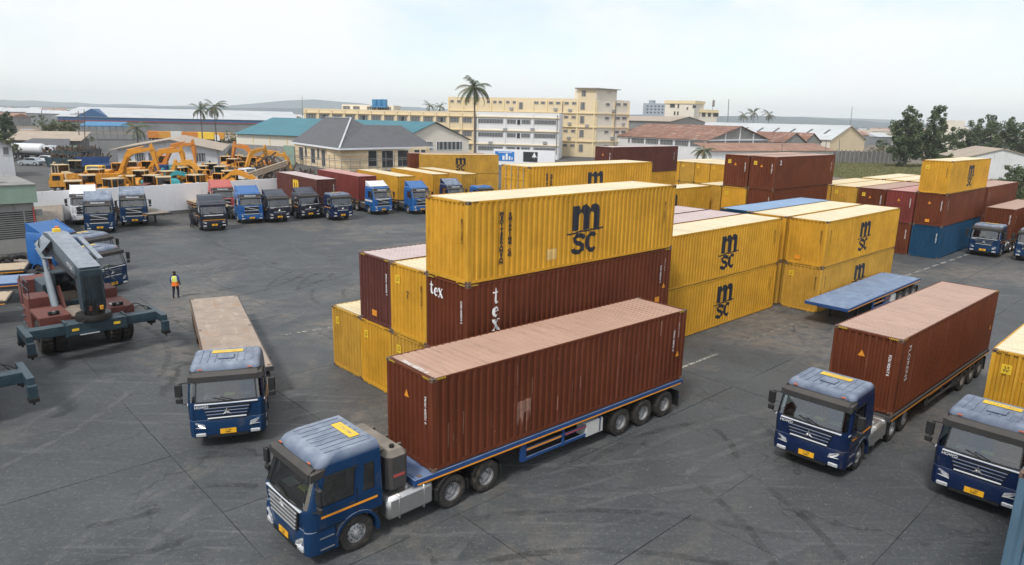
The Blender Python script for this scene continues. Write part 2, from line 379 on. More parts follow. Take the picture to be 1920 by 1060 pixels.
for i in range(-8, 24):
    for j in range(-13, 16):
        u0, v0 = i*SU+1.1, j*SV+.6; c_ = fromuv(u0+SU/2, v0+SV/2); cells.append((c_[0]**2+c_[1]**2 if c_[1] > 6 else 1e9, i, j, u0, v0, c_))
cells.sort()
def slab_geo(mb, u0, v0, z, rng):
    g_ = .009; n = 4; pts = []
    def jit(): return rng.uniform(-.015, .012)
    for k in range(n): pts.append((u0+g_+(SU-2*g_)*k/n, v0+g_+jit()))
    for k in range(n): pts.append((u0+SU-g_+jit(), v0+g_+(SV-2*g_)*k/n))
    for k in range(n): pts.append((u0+SU-g_-(SU-2*g_)*k/n, v0+SV-g_+jit()))
    for k in range(n): pts.append((u0+g_+jit(), v0+SV-g_-(SV-2*g_)*k/n))
    m = len(pts); mb.add([fromuv(a, b, z) for a, b in pts]+[fromuv(a, b, -.06) for a, b in pts], [tuple(range(m))]+[(i, (i+1) % m, m+(i+1) % m, m+i) for i in range(m)])
rest = MB(); rs_ = random.Random(3)
for k, (d_, i, j, u0, v0, c_) in enumerate(cells):
    z = rs_.uniform(-.010, 0)
    if k < 290:
        mb = MB(); slab_geo(mb, u0, v0, z, rs_); me = mb.mesh('slab', ['asphalt'], recalc=False); me.transform(Matrix.Translation((-c_[0], -c_[1], 0))); ob('slab', me, yard, loc=(c_[0], c_[1], 0))
    else: slab_geo(rest, u0, v0, z, rs_)
stuff(rest.obj('slab', 'asphalt', yard, recalc=False))
ap = MB(); ap.add([(-260, 60, -.05), (-20, 60, -.05), (60, 330, -.05), (-300, 330, -.05)], [(0, 1, 2, 3)]); struct(ap.obj('works_yard', 'apron'))
def dashes(name, p0, p1, n, wd, mt, gap=.4):
    p0, p1 = Vector(p0), Vector(p1); d = p1-p0; s = Vector((-d.y, d.x, 0)).normalized()*wd/2; root = ob(name, None); struct(root)
    for k in range(n):
        a = p0+d*(k/n); b = p0+d*((k+1-gap)/n); mb = MB(); mb.add([tuple(a-s+Vector((0, 0, .006))), tuple(b-s+Vector((0, 0, .006))), tuple(b+s+Vector((0, 0, .006))), tuple(a+s+Vector((0, 0, .006)))], [(0, 1, 2, 3)]); mb.obj('dash', mt, root)
dashes('road_marking', atz(528, 629), atz(640, 611), 4, .16, 'line_paint'); dashes('road_marking', atz(1830, 472), atz(1690, 520), 9, .22, 'line_paint', .35)
dashes('road_marking', atz(1400, 640), atz(1500, 603), 1, .14, 'line_yellow', 0.); dashes('road_marking', atz(1276, 690), atz(1345, 664), 1, .16, 'line_paint', 0.)

# tyre marks and grit on the slabs
def mark_mat(name, col, amt):
    m = D.materials.new(name); M[name] = m; m.use_nodes = True; t = m.node_tree; N = t.nodes; K = t.links.new; b = N['Principled BSDF']; b.inputs['Base Color'].default_value = (*col, 1); b.inputs['Roughness'].default_value = .8
    g_ = N.new('ShaderNodeNewGeometry'); n = N.new('ShaderNodeTexNoise'); n.inputs['Scale'].default_value = 1.3; n.inputs['Detail'].default_value = 7; n.inputs['Roughness'].default_value = .75; K(g_.outputs['Position'], n.inputs['Vector'])
    r_ = N.new('ShaderNodeMapRange'); r_.clamp = True; K(n.outputs['Fac'], r_.inputs[0])
    for i, v in zip((1, 2, 3, 4), (.40, .68, 0, amt)): r_.inputs[i].default_value = v
    tr = N.new('ShaderNodeBsdfTransparent'); x = N.new('ShaderNodeMixShader'); K(r_.outputs[0], x.inputs[0]); K(tr.outputs[0], x.inputs[1]); K(b.outputs[0], x.inputs[2]); K(x.outputs[0], N['Material Output'].inputs[0])
mark_mat('skid_dark', (.018, .019, .020), .36); mark_mat('skid_pale', (.24, .24, .235), .40)
rk = random.Random(17); tm = struct(ob('tyre_marks', None))
for k in range(34):
    px, py = ((rk.uniform(330, 800), rk.uniform(420, 660)) if k % 3 else (rk.uniform(100, 1500), rk.uniform(700, 1040))); c0 = atz(px, py); a0 = rk.uniform(0, 6.28); rad = rk.uniform(4, 16); sp = rk.uniform(.25, .9); n = 18; cen = Vector((c0.x, c0.y))-Vector((cos(a0), sin(a0)))*rad
    for off in (-1.0, 1.0):
        mb = MB(); vs = []; zz = .004+.0004*k+(.0002 if off > 0 else 0)
        for j in range(n+1):
            a = a0+sp*(j/n-.5); wd = .13*(1 if 0 < j < n else .2)
            for r_ in (rad+off-wd, rad+off+wd): vs.append((cen.x+cos(a)*r_, cen.y+sin(a)*r_, zz))
        mb.add(vs, [(2*j, 2*j+1, 2*j+3, 2*j+2) for j in range(n)]); mb.obj('tyre_mark', 'skid_dark' if k % 2 else 'skid_pale', tm, recalc=False)
mat('grit_stone', (.19, .175, .155), rough=.95, var=.4, vs=.5); mat('litter', (.62, .62, .60), rough=.8)
gt = MB()
for k in range(2600):
    p = atz(rk.uniform(0, 1900), 1060-660*rk.random()**1.3); s_ = rk.uniform(.008, .032); a = rk.uniform(0, 6.28)
    gt.add([(p.x+s_*cos(a), p.y+s_*sin(a), 0), (p.x+s_*cos(a+2.1), p.y+s_*sin(a+2.1), 0), (p.x+s_*cos(a+4.2), p.y+s_*sin(a+4.2), 0), (p.x, p.y, s_*.9)], [(0, 1, 3), (1, 2, 3), (2, 0, 3)], 0)
stuff(gt.obj('grit', ['grit_stone', 'litter'], recalc=False))
# ================================================================== shipping containers
CL, CW, CH = 12.192, 2.438, 2.896
def corr_breaks(a, b, pitch, fl=.26, sl=.24):
    n = round((b-a)/pitch); p = (b-a)/n; o = []
    for i in range(n):
        x = a+i*p; o += [(x, 0.), (x+p*fl, 0.), (x+p*(fl+sl), 1.), (x+p*(1-sl), 1.)]
    o.append((b, 0.)); return o
SB = corr_breaks(-CL/2+.16, CL/2-.16, .278, .36, .14)
def side_depth(x):
    for (x0, d0), (x1, d1) in zip(SB[:-1], SB[1:]):
        if x0 <= x <= x1: return (d0+(d1-d0)*(x-x0)/(x1-x0))*.044
    return 0.
def strip(mb, pts, mi=0):          # pts: list of (a, b) pairs of 3-D points
    vs = [p for ab in pts for p in ab]; mb.add(vs, [(2*i, 2*i+1, 2*i+3, 2*i+2) for i in range(len(pts)-1)], mi)
def cm_side(sg):
    mb = MB(); strip(mb, [((x, sg*(CW/2-.004-d*.044), .13), (x, sg*(CW/2-.004-d*.044), CH-.05)) for x, d in SB]); return mb.mesh('side_wall', ['c_yellow'], recalc=False)
def cm_end():
    mb = MB(); bk = corr_breaks(-CW/2+.13, CW/2-.13, .242, .36, .15)
    strip(mb, [((-CL/2+.02+d*.060, y, .14), (-CL/2+.02+d*.060, y, CH-.07)) for y, d in bk]); return mb.mesh('end_wall', ['c_yellow'], recalc=False)
def cm_roof():
    mb = MB(); bk = corr_breaks(-CL/2+.28, CL/2-.28, .262, .60, .09); e = CW/2-.10; z = CH-.012
    mb.box(-CL/2+.17, -CL/2+.28, -CW/2+.03, CW/2-.03, z-.03, z+.002); mb.box(CL/2-.28, CL/2-.17, -CW/2+.03, CW/2-.03, z-.03, z+.002)
    strip(mb, [((x, -e, z-d*.050), (x, e, z-d*.050)) for x, d in bk])
    for s in (-1, 1): strip(mb, [((x, s*e, z-d*.050), (x, s*(CW/2-.03), z)) for x, d in bk])
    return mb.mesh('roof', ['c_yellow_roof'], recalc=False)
def cm_frame():
    mb = MB()
    for sx in (-1, 1):
        for sy in (-1, 1): mb.box(min(sx*CL/2-sx*.006, sx*(CL/2-.165)), max(sx*CL/2-sx*.006, sx*(CL/2-.165)), min(sy*(CW/2-.005), sy*(CW/2-.13)), max(sy*(CW/2-.005), sy*(CW/2-.13)), .118, CH-.118, b=.01)
        x0, x1 = sorted((sx*(CL/2-.008), sx*(CL/2-.10)))
        mb.box(x0, x1, -CW/2+.13, CW/2-.13, CH-.085, CH-.012); mb.box(x0, x1, -CW/2+.13, CW/2-.13, .035, .16)
        for y in (-.62, .62): mb.box(x0, x1, y-.05, y+.05, -.005, .034)
    for sy in (-1, 1):
        y0, y1 = sorted((sy*(CW/2-.003), sy*(CW/2-.05)))
        mb.box(-CL/2+.165, CL/2-.165, y0, y1, CH-.062, CH-.002); mb.box(-CL/2+.165, CL/2-.165, y0, y1, .045, .145)
    return mb.mesh('frame', ['c_yellow'])
def cm_floor():
    mb = MB(); mb.box(-CL/2+.1, CL/2-.1, -CW/2+.055, CW/2-.055, .10, .13)
    for i in range(38): x = -CL/2+.35+i*.31; mb.box(x, x+.05, -CW/2+.055, CW/2-.055, .03, .10)
    return mb.mesh('floor', ['c_under'])
def cm_door(sg):
    mb = MB(); x = CL/2-.03; y0, y1 = sorted((sg*.012, sg*(CW/2-.135)))
    mb.box(x-.05, x-.02, y0, y1, .165, CH-.09)
    for z in (.17, .80, 1.42, 2.04, 2.66): mb.box(x-.021, x+.008, y0+.02, y1-.02, z, z+.13, b=.01)
    for y in (y0, y1-.05): mb.box(x-.021, x+.006, y, y+.05, .165, CH-.09)
    for z in (.4, 1., 1.6, 2.2): mb.box(x-.01, x+.03, sg*(CW/2-.17)-.05, sg*(CW/2-.17)+.05, z, z+.07)
    return mb.mesh('door', ['c_yellow'])
def cm_rod():
    mb = MB(); mb.cyl((0, 0, .10), (0, 0, CH-.06), .022, 6)
    for z in (.12, .8, 1.6, 2.3, CH-.11): mb.box(-.03, .03, -.05, .05, z, z+.06)
    mb.bar((.03, 0, 1.1), (.03, .42, 1.1), .02, .035); return mb.mesh('lock_rod', ['alu'])
def cm_cast():
    mb = MB(); mb.box(-.089, .089, -.081, .081, -.059, .059, b=.012)
    mb.box(-.035, .035, -.0825, -.0815, -.03, .03, 1); mb.box(-.0905, -.0895, -.03, .03, -.03, .03, 1); mb.box(-.03, .03, -.04, .04, .0595, .0605, 1); return mb.mesh('corner_casting', ['casting', 'ink_black'])
def cm_hazard(black_only):
    mb = MB()
    if not black_only: mb.box(0, .30, -.001, .001, 0, .055, 1)
    for i in range(5): x = .01+i*.058; mb.prism([(x, .002), (x+.028, .002), (x+.05, .053), (x+.022, .053)], -.0025, 0.0012, 'Y', 0)
    return mb.mesh('hazard_stripe', ['ink_black', 'ink_yellow'])
CMS = dict(sR=cm_side(-1), sL=cm_side(1), end=cm_end(), roof=cm_roof(), frame=cm_frame(), floor=cm_floor(), dL=cm_door(1), dR=cm_door(-1), rod=cm_rod(), cast=cm_cast(), hzy=cm_hazard(False), hzb=cm_hazard(True))

def poly_mesh(polys, mname, name='logo'):
    bm = bmesh.new()
    for k, p in enumerate(polys):
        f = bm.faces.new([bm.verts.new((x, y, k*.0009)) for x, y in p]); f.normal_update()
        if f.normal.z < 0: f.normal_flip()
    bmesh.ops.triangulate(bm, faces=bm.faces); me = D.meshes.new(name); bm.to_mesh(me); bm.free(); me.materials.append(M[mname]); return me
def stroke(pts, wd):               # thick open stroke as one outline polygon; wd: number or per-point list
    P = [Vector(p) for p in pts]; n = len(P); Lf, Rt = [], []
    for i in range(n):
        d = (P[min(i+1, n-1)]-P[max(i-1, 0)]).normalized(); nn = Vector((-d.y, d.x)); ww = (wd if not isinstance(wd, (list, tuple)) else wd[i])/2
        Lf.append(P[i]+nn*ww); Rt.append(P[i]-nn*ww)
    return [(p.x, p.y) for p in Lf+Rt[::-1]]
def arc(cx, cy, rx, ry, a0, a1, n=10): return [(cx+rx*cos(R(a0+(a1-a0)*i/n)), cy+ry*sin(R(a0+(a1-a0)*i/n))) for i in range(n+1)]
def msc_polys():
    b = .79
    m = [(0, b), (.30, b), (.30, 1.30)]+arc(.415, 1.30, .115, .10, 180, 0, 6)+[(.53, b), (.83, b), (.83, 1.30)]+arc(.935, 1.30, .105, .10, 180, 0, 6)+[(1.04, b), (1.34, b), (1.34, 1.42)]
    m += arc(1.10, 1.42, .24, .25, 0, 150, 8)+[(.86, 1.50)]+arc(.62, 1.42, .21, .25, 40, 150, 7)+[(.34, 1.50), (.30, 1.63), (.02, 1.63), (.0, 1.60)]
    und = stroke([(-.25, .70), (.0, .70), (.28, .73), (.34, .76), (.80, .745), (.90, .76), (.98, .775), (1.40, .765), (1.58, .82)], .058)
    S = stroke([(.60, .50), (.55, .58), (.40, .625), (.22, .61), (.12, .53), (.13, .44), (.24, .37), (.44, .32), (.54, .25), (.53, .14), (.40, .06), (.22, .05), (.10, .09), (.05, .18)], .165)
    C = stroke(arc(1.01, .34, .245, .285, 42, 318, 14), .165)
    return [m, und, S, C]
def tex_letter(ch):
    if ch == 't': return [stroke([(.2, .98), (.2, .25), (.24, .1), (.34, .07), (.44, .14)], [.06, .19, .19, .13, .05]), stroke([(.02, .70), (.42, .70)], .09)]
    if ch == 'e': return [stroke(arc(.26, .34, .185, .265, 8, 318, 15), [.06, .08, .10, .12, .12, .13, .15, .17, .18, .18, .17, .15, .13, .11, .08, .04]), stroke([(.15, .375), (.48, .375)], .06)]
    return [stroke([(.06, .66), (.46, .02)], .19), stroke([(.44, .66), (.06, .02)], .065), stroke([(-.02, .67), (.20, .67)], .045), stroke([(.36, .67), (.54, .67)], .045), stroke([(-.04, .015), (.16, .015)], .045), stroke([(.34, .015), (.56, .015)], .045)]
def conform(me, xc, mir=1):
    bm = bmesh.new(); bm.from_mesh(me)
    xs = [v.co.x for v in bm.verts]; lo, hi = min(xs)+xc, max(xs)+xc
    for x, d in SB:
        x *= mir
        if lo < x < hi: bmesh.ops.bisect_plane(bm, geom=bm.verts[:]+bm.edges[:]+bm.faces[:], plane_co=(x-xc, 0, 0), plane_no=(1, 0, 0), dist=1e-5)
    for v in bm.verts: v.co.z += .003-side_depth(mir*(v.co.x+xc))
    bm.to_mesh(me); bm.free(); return me
def shifted(me, dx, dy, s=1.): me.transform(Matrix.Translation((dx, dy, 0)) @ Matrix.Scale(s, 4)); return me
LOGO = {}
def logo_mesh(ink, xc=0., s=1.17, mir=1):
    k = (ink, xc, s, mir)
    if k not in LOGO: LOGO[k] = conform(shifted(poly_mesh(msc_polys(), ink, 'carrier_logo'), -.67*s, -.83*s, s), xc, mir)
    return LOGO[k]
TXT = {}
def tmesh(txt, size, ink, bold=.0, line=1., xs=1.):
    k = (txt, size, ink, bold, line, xs)
    if k not in TXT: TXT[k] = text_mesh(txt, size, ink, bold, line, xs)
    return TXT[k]
def on_side(x, z, rot=0., off=.002): return Matrix.Translation((x, -CW/2-off+.004, z)) @ RX90 @ Matrix.Rotation(rot, 4, 'Z')
def on_left(x, z, rot=0.): return Matrix.Translation((x, CW/2-.002, z)) @ Matrix.Rotation(PI, 4, 'Z') @ RX90 @ Matrix.Rotation(rot, 4, 'Z')
def on_end(y, z, rot=0.): return Matrix.Translation((-CL/2+.017, y, z)) @ Matrix.Rotation(-PI/2, 4, 'Z') @ RX90 @ Matrix.Rotation(rot, 4, 'Z')
NUMS = ['MSCU 735940 5', 'MEDU 812276 1', 'FCIU 902417 8', 'TCNU 664103 4', 'TRHU 458721 0', 'TEMU 690355 2', 'DFSU 718834 6', 'CAIU 845019 3', 'BMOU 493328 7']
def boxplate(w_, h_): return [(-w_/2, -h_/2), (w_/2, -h_/2), (w_/2, h_/2), (-w_/2, h_/2)]
MK = {}
def mkmesh(key, f):
    if key not in MK: MK[key] = f()
    return MK[key]
def container(col, nx, ny, z, label, yaw=YAW, marks='', flip=False, group='stacked shipping containers', num=None, ctr=False):
    d = Vector((sin(R(yaw)), cos(R(yaw)), 0)); l = Vector((-cos(R(yaw)), sin(R(yaw)), 0))
    c = Vector((nx, ny, z)) if ctr else Vector((nx, ny, z))+d*(CL/2)+l*(CW/2)
    t = thing('shipping_container', label, 'container', c, rz_of(yaw)+(PI if flip else 0), group)
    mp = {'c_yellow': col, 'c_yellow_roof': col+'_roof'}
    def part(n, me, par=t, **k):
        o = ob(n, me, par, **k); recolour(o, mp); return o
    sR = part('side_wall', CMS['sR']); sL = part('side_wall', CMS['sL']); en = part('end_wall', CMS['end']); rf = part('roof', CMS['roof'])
    part('frame', CMS['frame']); part('floor', CMS['floor'])
    for me, sg in ((CMS['dL'], 1), (CMS['dR'], -1)):
        dr = part('door', me)
        if 'r' in marks:
            for y in (.30, .78): ob('lock_rod', CMS['rod'], dr, loc=(CL/2+.01, sg*y, 0))
    for sx in (-1, 1):
        for sy in (-1, 1):
            for zz in (.059, CH-.059):
                ob('corner_casting', CMS['cast'], t, loc=(sx*(CL/2-.088), sy*(CW/2-.080), zz), rot=(0 if zz > 1 else PI, 0, 0))
    yel = col.startswith('c_yellow'); ink = 'ink_navy' if yel else 'ink_white'
    k = NUMS.index(num) if num else rnd.randrange(len(NUMS)) if not yel else rnd.randrange(3); num = NUMS[k]
    onS, wall = (on_left, sL) if flip else (on_side, sR); sgn = -1 if flip else 1
    def put(n, me, par, mtx): return ob(n, me, par, mtx=mtx)
    if 'M' in marks: put('logo', logo_mesh('ink_navy', mir=-1 if flip else 1), wall, onS(0, CH/2))
    if 'Y' in marks: put('logo', logo_mesh('ink_yellow', mir=-1), sL, on_left(0, CH/2) if 'L' in marks else onS(0, CH/2))
    if 'm' in marks:
        put('lettering', tmesh('\n'.join('MEDITERRANEAN'), .17, 'ink_navy', .014, .86, 1.25), wall, onS(sgn*(-CL/2+1.55), 1.50)); put('lettering', tmesh('\n'.join('SHIPPING CO'), .17, 'ink_navy', .014, .86, 1.25), wall, onS(sgn*(-CL/2+1.95), 1.60))
    if 'n' in marks: put('lettering', tmesh(num, .13, ink if not yel else 'ink_black', .003), en, on_end(-CW/2+.36, 1.85, -PI/2))
    if 's' in marks:
        put('lettering', tmesh(num, .13, ink, .003), wall, onS(sgn*(CL/2-.75), 1.75, -PI/2)); put('lettering', tmesh('30480 KG  67200 LB', .07, ink), wall, onS(sgn*(CL/2-.45), 2.15, -PI/2))
    if 'f' in marks: put('lettering', tmesh(num, .12, 'ink_black' if yel else ink, .002), wall, onS(sgn*(-CL/2+.62), 1.9, -PI/2))
    if 'w' in marks:
        put('warning_label', mkmesh('wl', lambda: poly_mesh([boxplate(.30, .34)], 'ink_yellow', 'warning_label')), en, on_end(CW/2-.50, CH-.62))
        put('lettering', mkmesh('wlt', lambda: text_mesh('2.9\n9\'6"', .12, 'ink_black', .003)), en, on_end(CW/2-.50, CH-.62) @ Matrix.Translation((0, 0, .003)))
    if 'b' in marks: put('warning_label', mkmesh('wl2', lambda: poly_mesh([boxplate(.36, .26)], 'ink_orange', 'warning_label')), en, on_end(.1 if not yel else .45, .45))
    if 'o' in marks: put('warning_label', mkmesh('wl2', lambda: poly_mesh([boxplate(.36, .26)], 'ink_orange', 'warning_label')), wall, onS(CL/2-.9, .55))
    if 't' in marks: put('warning_triangle', mkmesh('tr', lambda: poly_mesh([[(-.13, -.1), (.13, -.1), (0, .14)]], 'ink_orange', 'warning_triangle')), en, on_end(.12, 2.05))
    if 'T' in marks: put('warning_triangle', mkmesh('tr', lambda: poly_mesh([[(-.13, -.1), (.13, -.1), (0, .14)]], 'ink_orange', 'warning_triangle')), wall, onS(CL/2-.45, 1.15))
    if 'h' in marks:
        hz = CMS['hzb'] if yel else CMS['hzy']
        for y, r_ in ((CW/2-.17, 0), (-CW/2+.47, 0)): ob('hazard_stripe', hz, en, mtx=Matrix.Translation((-CL/2+.004, y, CH-.072)) @ Matrix.Rotation(-PI/2, 4, 'Z'))
        ob('hazard_stripe', hz, sR, mtx=Matrix.Translation((-CL/2+.19, -CW/2+.0005, CH-.060)))
        ob('hazard_stripe', hz, sR, mtx=Matrix.Translation((CL/2-.49, -CW/2+.0005, CH-.060)))
    return dict(root=t, side=sR, left=sL, end=en, roof=rf)
PW = 2.56                                     # column pitch
def grid(x, y, u=0., v=0.): p = Vector((x, y, 0))+U*u+V*v; return p.x, p.y
T1_, T2_, T3_ = 0., CH, 2*CH
A0 = (-1.70, 23.20)
cA = container('c_yellow', *A0, T3_, 'yellow container crowning the nearest stack, black logo and MEDITERRANEAN SHIPPING CO on its side', marks='Mmnhs', num='MSCU 735940 5')
cX = container('c_brown', *A0, T2_, 'brown container marked tex in white, below the topmost yellow container', marks='nhsoT')
for zc, ch in ((2.22, 't'), (1.72, 'e'), (1.22, 'x')):
    ob('lettering', conform(shifted(poly_mesh(tex_letter(ch), 'ink_white', 'lettering'), -.24*.62, -.33*.62, .62), -CL/2+1.35), cX['side'], mtx=on_side(-CL/2+1.35, zc))
for yc, zc, ch in ((.88, 2.40, 't'), (.62, 2.36, 'e'), (.36, 2.36, 'x')):
    ob('lettering', shifted(poly_mesh(tex_letter(ch), 'ink_white', 'lettering'), -.24*.5, -.33*.5, .5), cX['end'], mtx=on_end(yc, zc-.05))
for k_, (x_, z_, w_, h_) in enumerate(((2.6, .85, .55, .42), )): ob('worn_patch', conform(poly_mesh([boxplate(w_, h_)], 'patch_yellow', 'worn_patch'), -CL/2+4.2), cA['side'], mtx=on_side(-CL/2+4.2, .62))
container('c_yellow', *A0, T1_, 'yellow container at ground level beneath the brown tex container', marks='nw')
c7 = container('c_yellow', *grid(*A0, .1, PW), T2_, 'yellow container numbered 7, between plain brown and brown tex containers', marks='nhw')
container('c_yellow_worn', *grid(*A0, .1, PW), T1_, 'worn yellow container beneath the yellow one numbered 7', marks='wh')
container('c_maroon', *grid(*A0, .2, 2*PW), T2_, 'plain dark brown container on the left, top of the stepped stack', marks='nhb')
container('c_yellow', *grid(*A0, .15, 2*PW), T1_, 'yellow container beneath the plain dark brown one', marks='wh')
container('c_yellow_worn', *grid(*A0, .2, 3*PW), T1_, 'uncovered yellow container forming the lowest left step of the stack', marks='wh')
ob('lettering', text_mesh('7', .42, 'ink_black'), c7['end'], mtx=on_end(.05, 1.75))
B0 = (7.65, 34.62)
container('c_yellow', *B0, T2_, 'upper yellow logo container behind the red-brown loaded lorry', marks='Ms')
container('c_yellow', *B0, T1_, 'lower yellow logo container behind the red-brown loaded lorry', marks='Ms')
for k in (1, 2):
    container('c_maroon', *grid(*B0, -.2, k*PW), T2_, ['', 'brown container with pale roof directly behind the upper yellow logo container', 'brown container with pale roof, second behind the upper yellow logo container'][k])
    container('c_yellow_worn', *grid(*B0, -.2, k*PW), T1_, ['', 'yellow container under the first pale-roofed brown one', 'yellow container under the second pale-roofed brown one'][k])
C0 = (18.83, 41.72)
container('c_yellow', *C0, T2_, 'upper yellow logo container above the empty blue flatbed trailer', marks='Mfnhb')
container('c_yellow_worn', *C0, T1_, 'lower yellow logo container behind the empty blue flatbed trailer', marks='Mfnhw')
container('c_yellow', *grid(*C0, 0, PW+.1), T2_, 'yellow container between the blue-roofed one and the yellow logo stack', marks='h')
container('c_yellow_worn', *grid(*C0, 0, PW+.1), T1_, 'yellow container at ground level in the slot beside the yellow logo stack')
container('c_blue', *grid(*C0, .5, 2*PW+.1), T2_, 'container with a faded light blue roof', marks='h')
container('c_blue', *grid(*C0, .5, 2*PW+.1), T1_, 'container hidden under the faded light blue roof')
D0 = (22.4, 61.2)
c2 = container('c_rust', *D0, T3_, 'brown container topping the middle stack, a white 2 on its side', marks='nwts')
ob('lettering', text_mesh('2', .55, 'ink_white', .02), c2['side'], mtx=on_side(-CL/2+.9, 2.35))
container('c_rust', *grid(*D0, 0, PW), T3_, 'brown container topping the middle stack, left neighbour of the one marked 2', marks='nwt')
container('c_rust', *D0, T2_, 'brown container under the one marked 2', marks='ns')
container('c_yellow', *grid(*D0, 0, PW), T2_, 'yellow container under the left brown container of the middle stack', marks='w')
container('c_yellow_worn', *grid(*D0, 0, 2*PW), T2_, 'yellow container end left of the middle brown stack', marks='w')
for k in range(3): container(('c_rust', 'c_yellow', 'c_yellow_worn')[k], *grid(*D0, 0, k*PW), T1_, 'ground container under the middle brown stack, column %s' % ('nearest', 'centre', 'left')[k])
K0 = grid(*D0, -13.2, 5.6)
container('c_yellow', *K0, T2_, 'yellow logo container seen low behind the topmost yellow one', marks='M'); container('c_yellow', *K0, T1_, 'yellow container under the low logo container behind')
J0 = (27.3, 100.3)
for k in (-1, 0, 1, 2):
    for tz, nm in ((T2_, 'upper'), (T1_, 'lower')): container(('c_yellow', 'c_yellow', 'c_yellow_worn', 'c_yellow')[k+1], *grid(*J0, 0, k*PW), tz, '%s yellow container in the far row before the rusty shed, %s' % (nm, ('rightmost', 'second from right', 'third from right', 'leftmost')[k+1]), marks='w' if tz > 1 else '')
E0 = (37.75, 61.15)
container('c_yellow', *E0, T3_, 'yellow logo container topping the right-hand stack', marks='Mwnf')
container('c_rust', *E0, T2_, 'brown container between yellow above and blue below', marks='nbtf')
container('c_blue', *E0, T1_, 'dark blue container on the ground of the right-hand stack', marks='n')
container('c_red', *grid(*E0, 0, PW), T2_, 'red container left of the brown one in the right-hand stack', marks='ntb')
container('c_rust', *grid(*E0, 0, PW), T1_, 'brown container left of the dark blue one', marks='nb')
container('c_rust', *grid(*E0, 0, 2*PW), T2_, 'brown container left of the red one', marks='nwt')
container('c_yellow_worn', *grid(*E0, 0, 3*PW), T2_, 'yellow container left of the brown and red pair', marks='wt')
container('c_yellow_worn', *grid(*E0, .1, 4*PW), T2_, 'yellow container at the left end of the right-hand row')
for k in (2, 3, 4): container('c_rust' if k == 2 else 'c_yellow', *grid(*E0, 0, k*PW), T1_, 'ground container of the right-hand row, column %s' % ('third', 'fourth', 'fifth')[k-2])
N0 = grid(*E0, 13.3, 0)
container('c_rust', *N0, T2_, 'brown container behind the right-hand stack, beyond its yellow top', marks='f'); container('c_rust', *N0, T1_, 'brown ground container behind the right-hand stack')
for k in (1, 2, 3, 4): container('c_yellow' if k > 1 else 'c_red', *grid(*N0, .4, k*PW), T2_, 'pale-roofed container of the back row, %s from the brown one' % ('', 'first', 'second', 'third', 'fourth')[k]); container('c_yellow', *grid(*N0, .4, k*PW), T1_, 'ground container of the back row, %s from the brown one' % ('', 'first', 'second', 'third', 'fourth')[k])
G0 = (.57, 41.26)
container('c_yellow', *G0, T3_, 'yellow logo container with its doors and lock rods facing the camera', marks='Mmr', flip=True)
container('c_yellow', *G0, T2_, 'yellow container directly under the one with its doors in view', flip=True); container('c_yellow_worn', *G0, T1_, 'yellow ground container under the one with its doors in view', flip=True)
H0 = (9.9, 75.0)
container('c_maroon', *H0, T3_, 'dark brown container rising behind the yellow one with doors', marks='nts'); container('c_yellow', *H0, T2_, 'yellow container under the dark brown one at the back', marks=''); container('c_yellow_worn', *H0, T1_, 'yellow ground container under the dark brown one at the back')
H1 = grid(*H0, 1.0, 5.6)
container('c_maroon', *H1, T2_, 'brown container seen left of the dark brown one at the back'); container('c_maroon', *H1, T1_, 'brown ground container left of the dark brown one at the back')
container('c_yellow', *grid(*H1, .5, PW), T2_, 'yellow container left of the brown back pair'); container('c_yellow', *grid(*H1, .5, PW), T1_, 'yellow ground container left of the brown back pair')
I0 = (-14.9, 106.4)
for tz, nm in ((T2_, 'upper'), (T1_, 'lower')):
    container('c_yellow_worn', *I0, tz, '%s yellow container before the grey-roofed house%s' % (nm, ', black logo on its side' if tz else ''), yaw=72.6, marks='M' if tz else '')
    container('c_rust', I0[0]-2.2, I0[1]+2.3, tz, '%s red-brown container end peeping out left of the logo container by the house' % nm, yaw=72.6)
# ================================================================== wheels
def wheel_meshes():
    t = MB(); t.lathe([(.285, -.13), (.31, -.15), (.40, -.158), (.485, -.145), (.513, -.115), (.52, -.05), (.52, .05), (.513, .115), (.485, .145), (.40, .158), (.31, .15), (.285, .13), (.285, -.13)], 28)
    for k in range(36):
        a = 2*PI*k/36
        for s in (-1, 1): t.box(-.012, .012, min(s*.03, s*.14), max(s*.03, s*.14), .505, .528, 0, Matrix.Rotation(a, 4, 'Y'))
    tyre = t.mesh('tyre', ['tyre'], True)
    def rim(prof, holes_r, holes_h, mt):
        m = MB(); m.lathe(prof, 28, 0)
        for k in range(8):
            a = 2*PI*k/8; m.cyl((holes_r*cos(a), holes_h, holes_r*sin(a)), (holes_r*cos(a), holes_h+.006, holes_r*sin(a)), .030, 8, 1)
        for k in range(10):
            a = 2*PI*(k+.5)/10; m.cyl((.15*cos(a), holes_h-.02, .15*sin(a)), (.15*cos(a), holes_h+.045, .15*sin(a)), .015, 6, 1 if mt == 'rim' else 0)
        return m.mesh('wheel', [mt, 'grille_black'], True)
    front = [(.287, .13), (.28, .06), (.262, .03), (.245, .055), (.20, .085), (.13, .09), (.115, .105), (.11, .165), (.09, .18), (.0, .182)]
    dish = [(.287, .145), (.28, .02), (.262, -.045), (.235, -.06), (.19, -.065), (.135, -.06), (.12, -.03), (.11, .06), (.08, .075), (0, .075)]
    return tyre, rim(front, .222, .068, 'rim'), rim(dish, .212, -.066, 'rim'), rim(dish, .212, -.066, 'rim_dirty'), rim(front, .222, .068, 'rim_dirty')
TYRE, RIM_F, RIM_D, RIM_DD, RIM_FD = wheel_meshes()
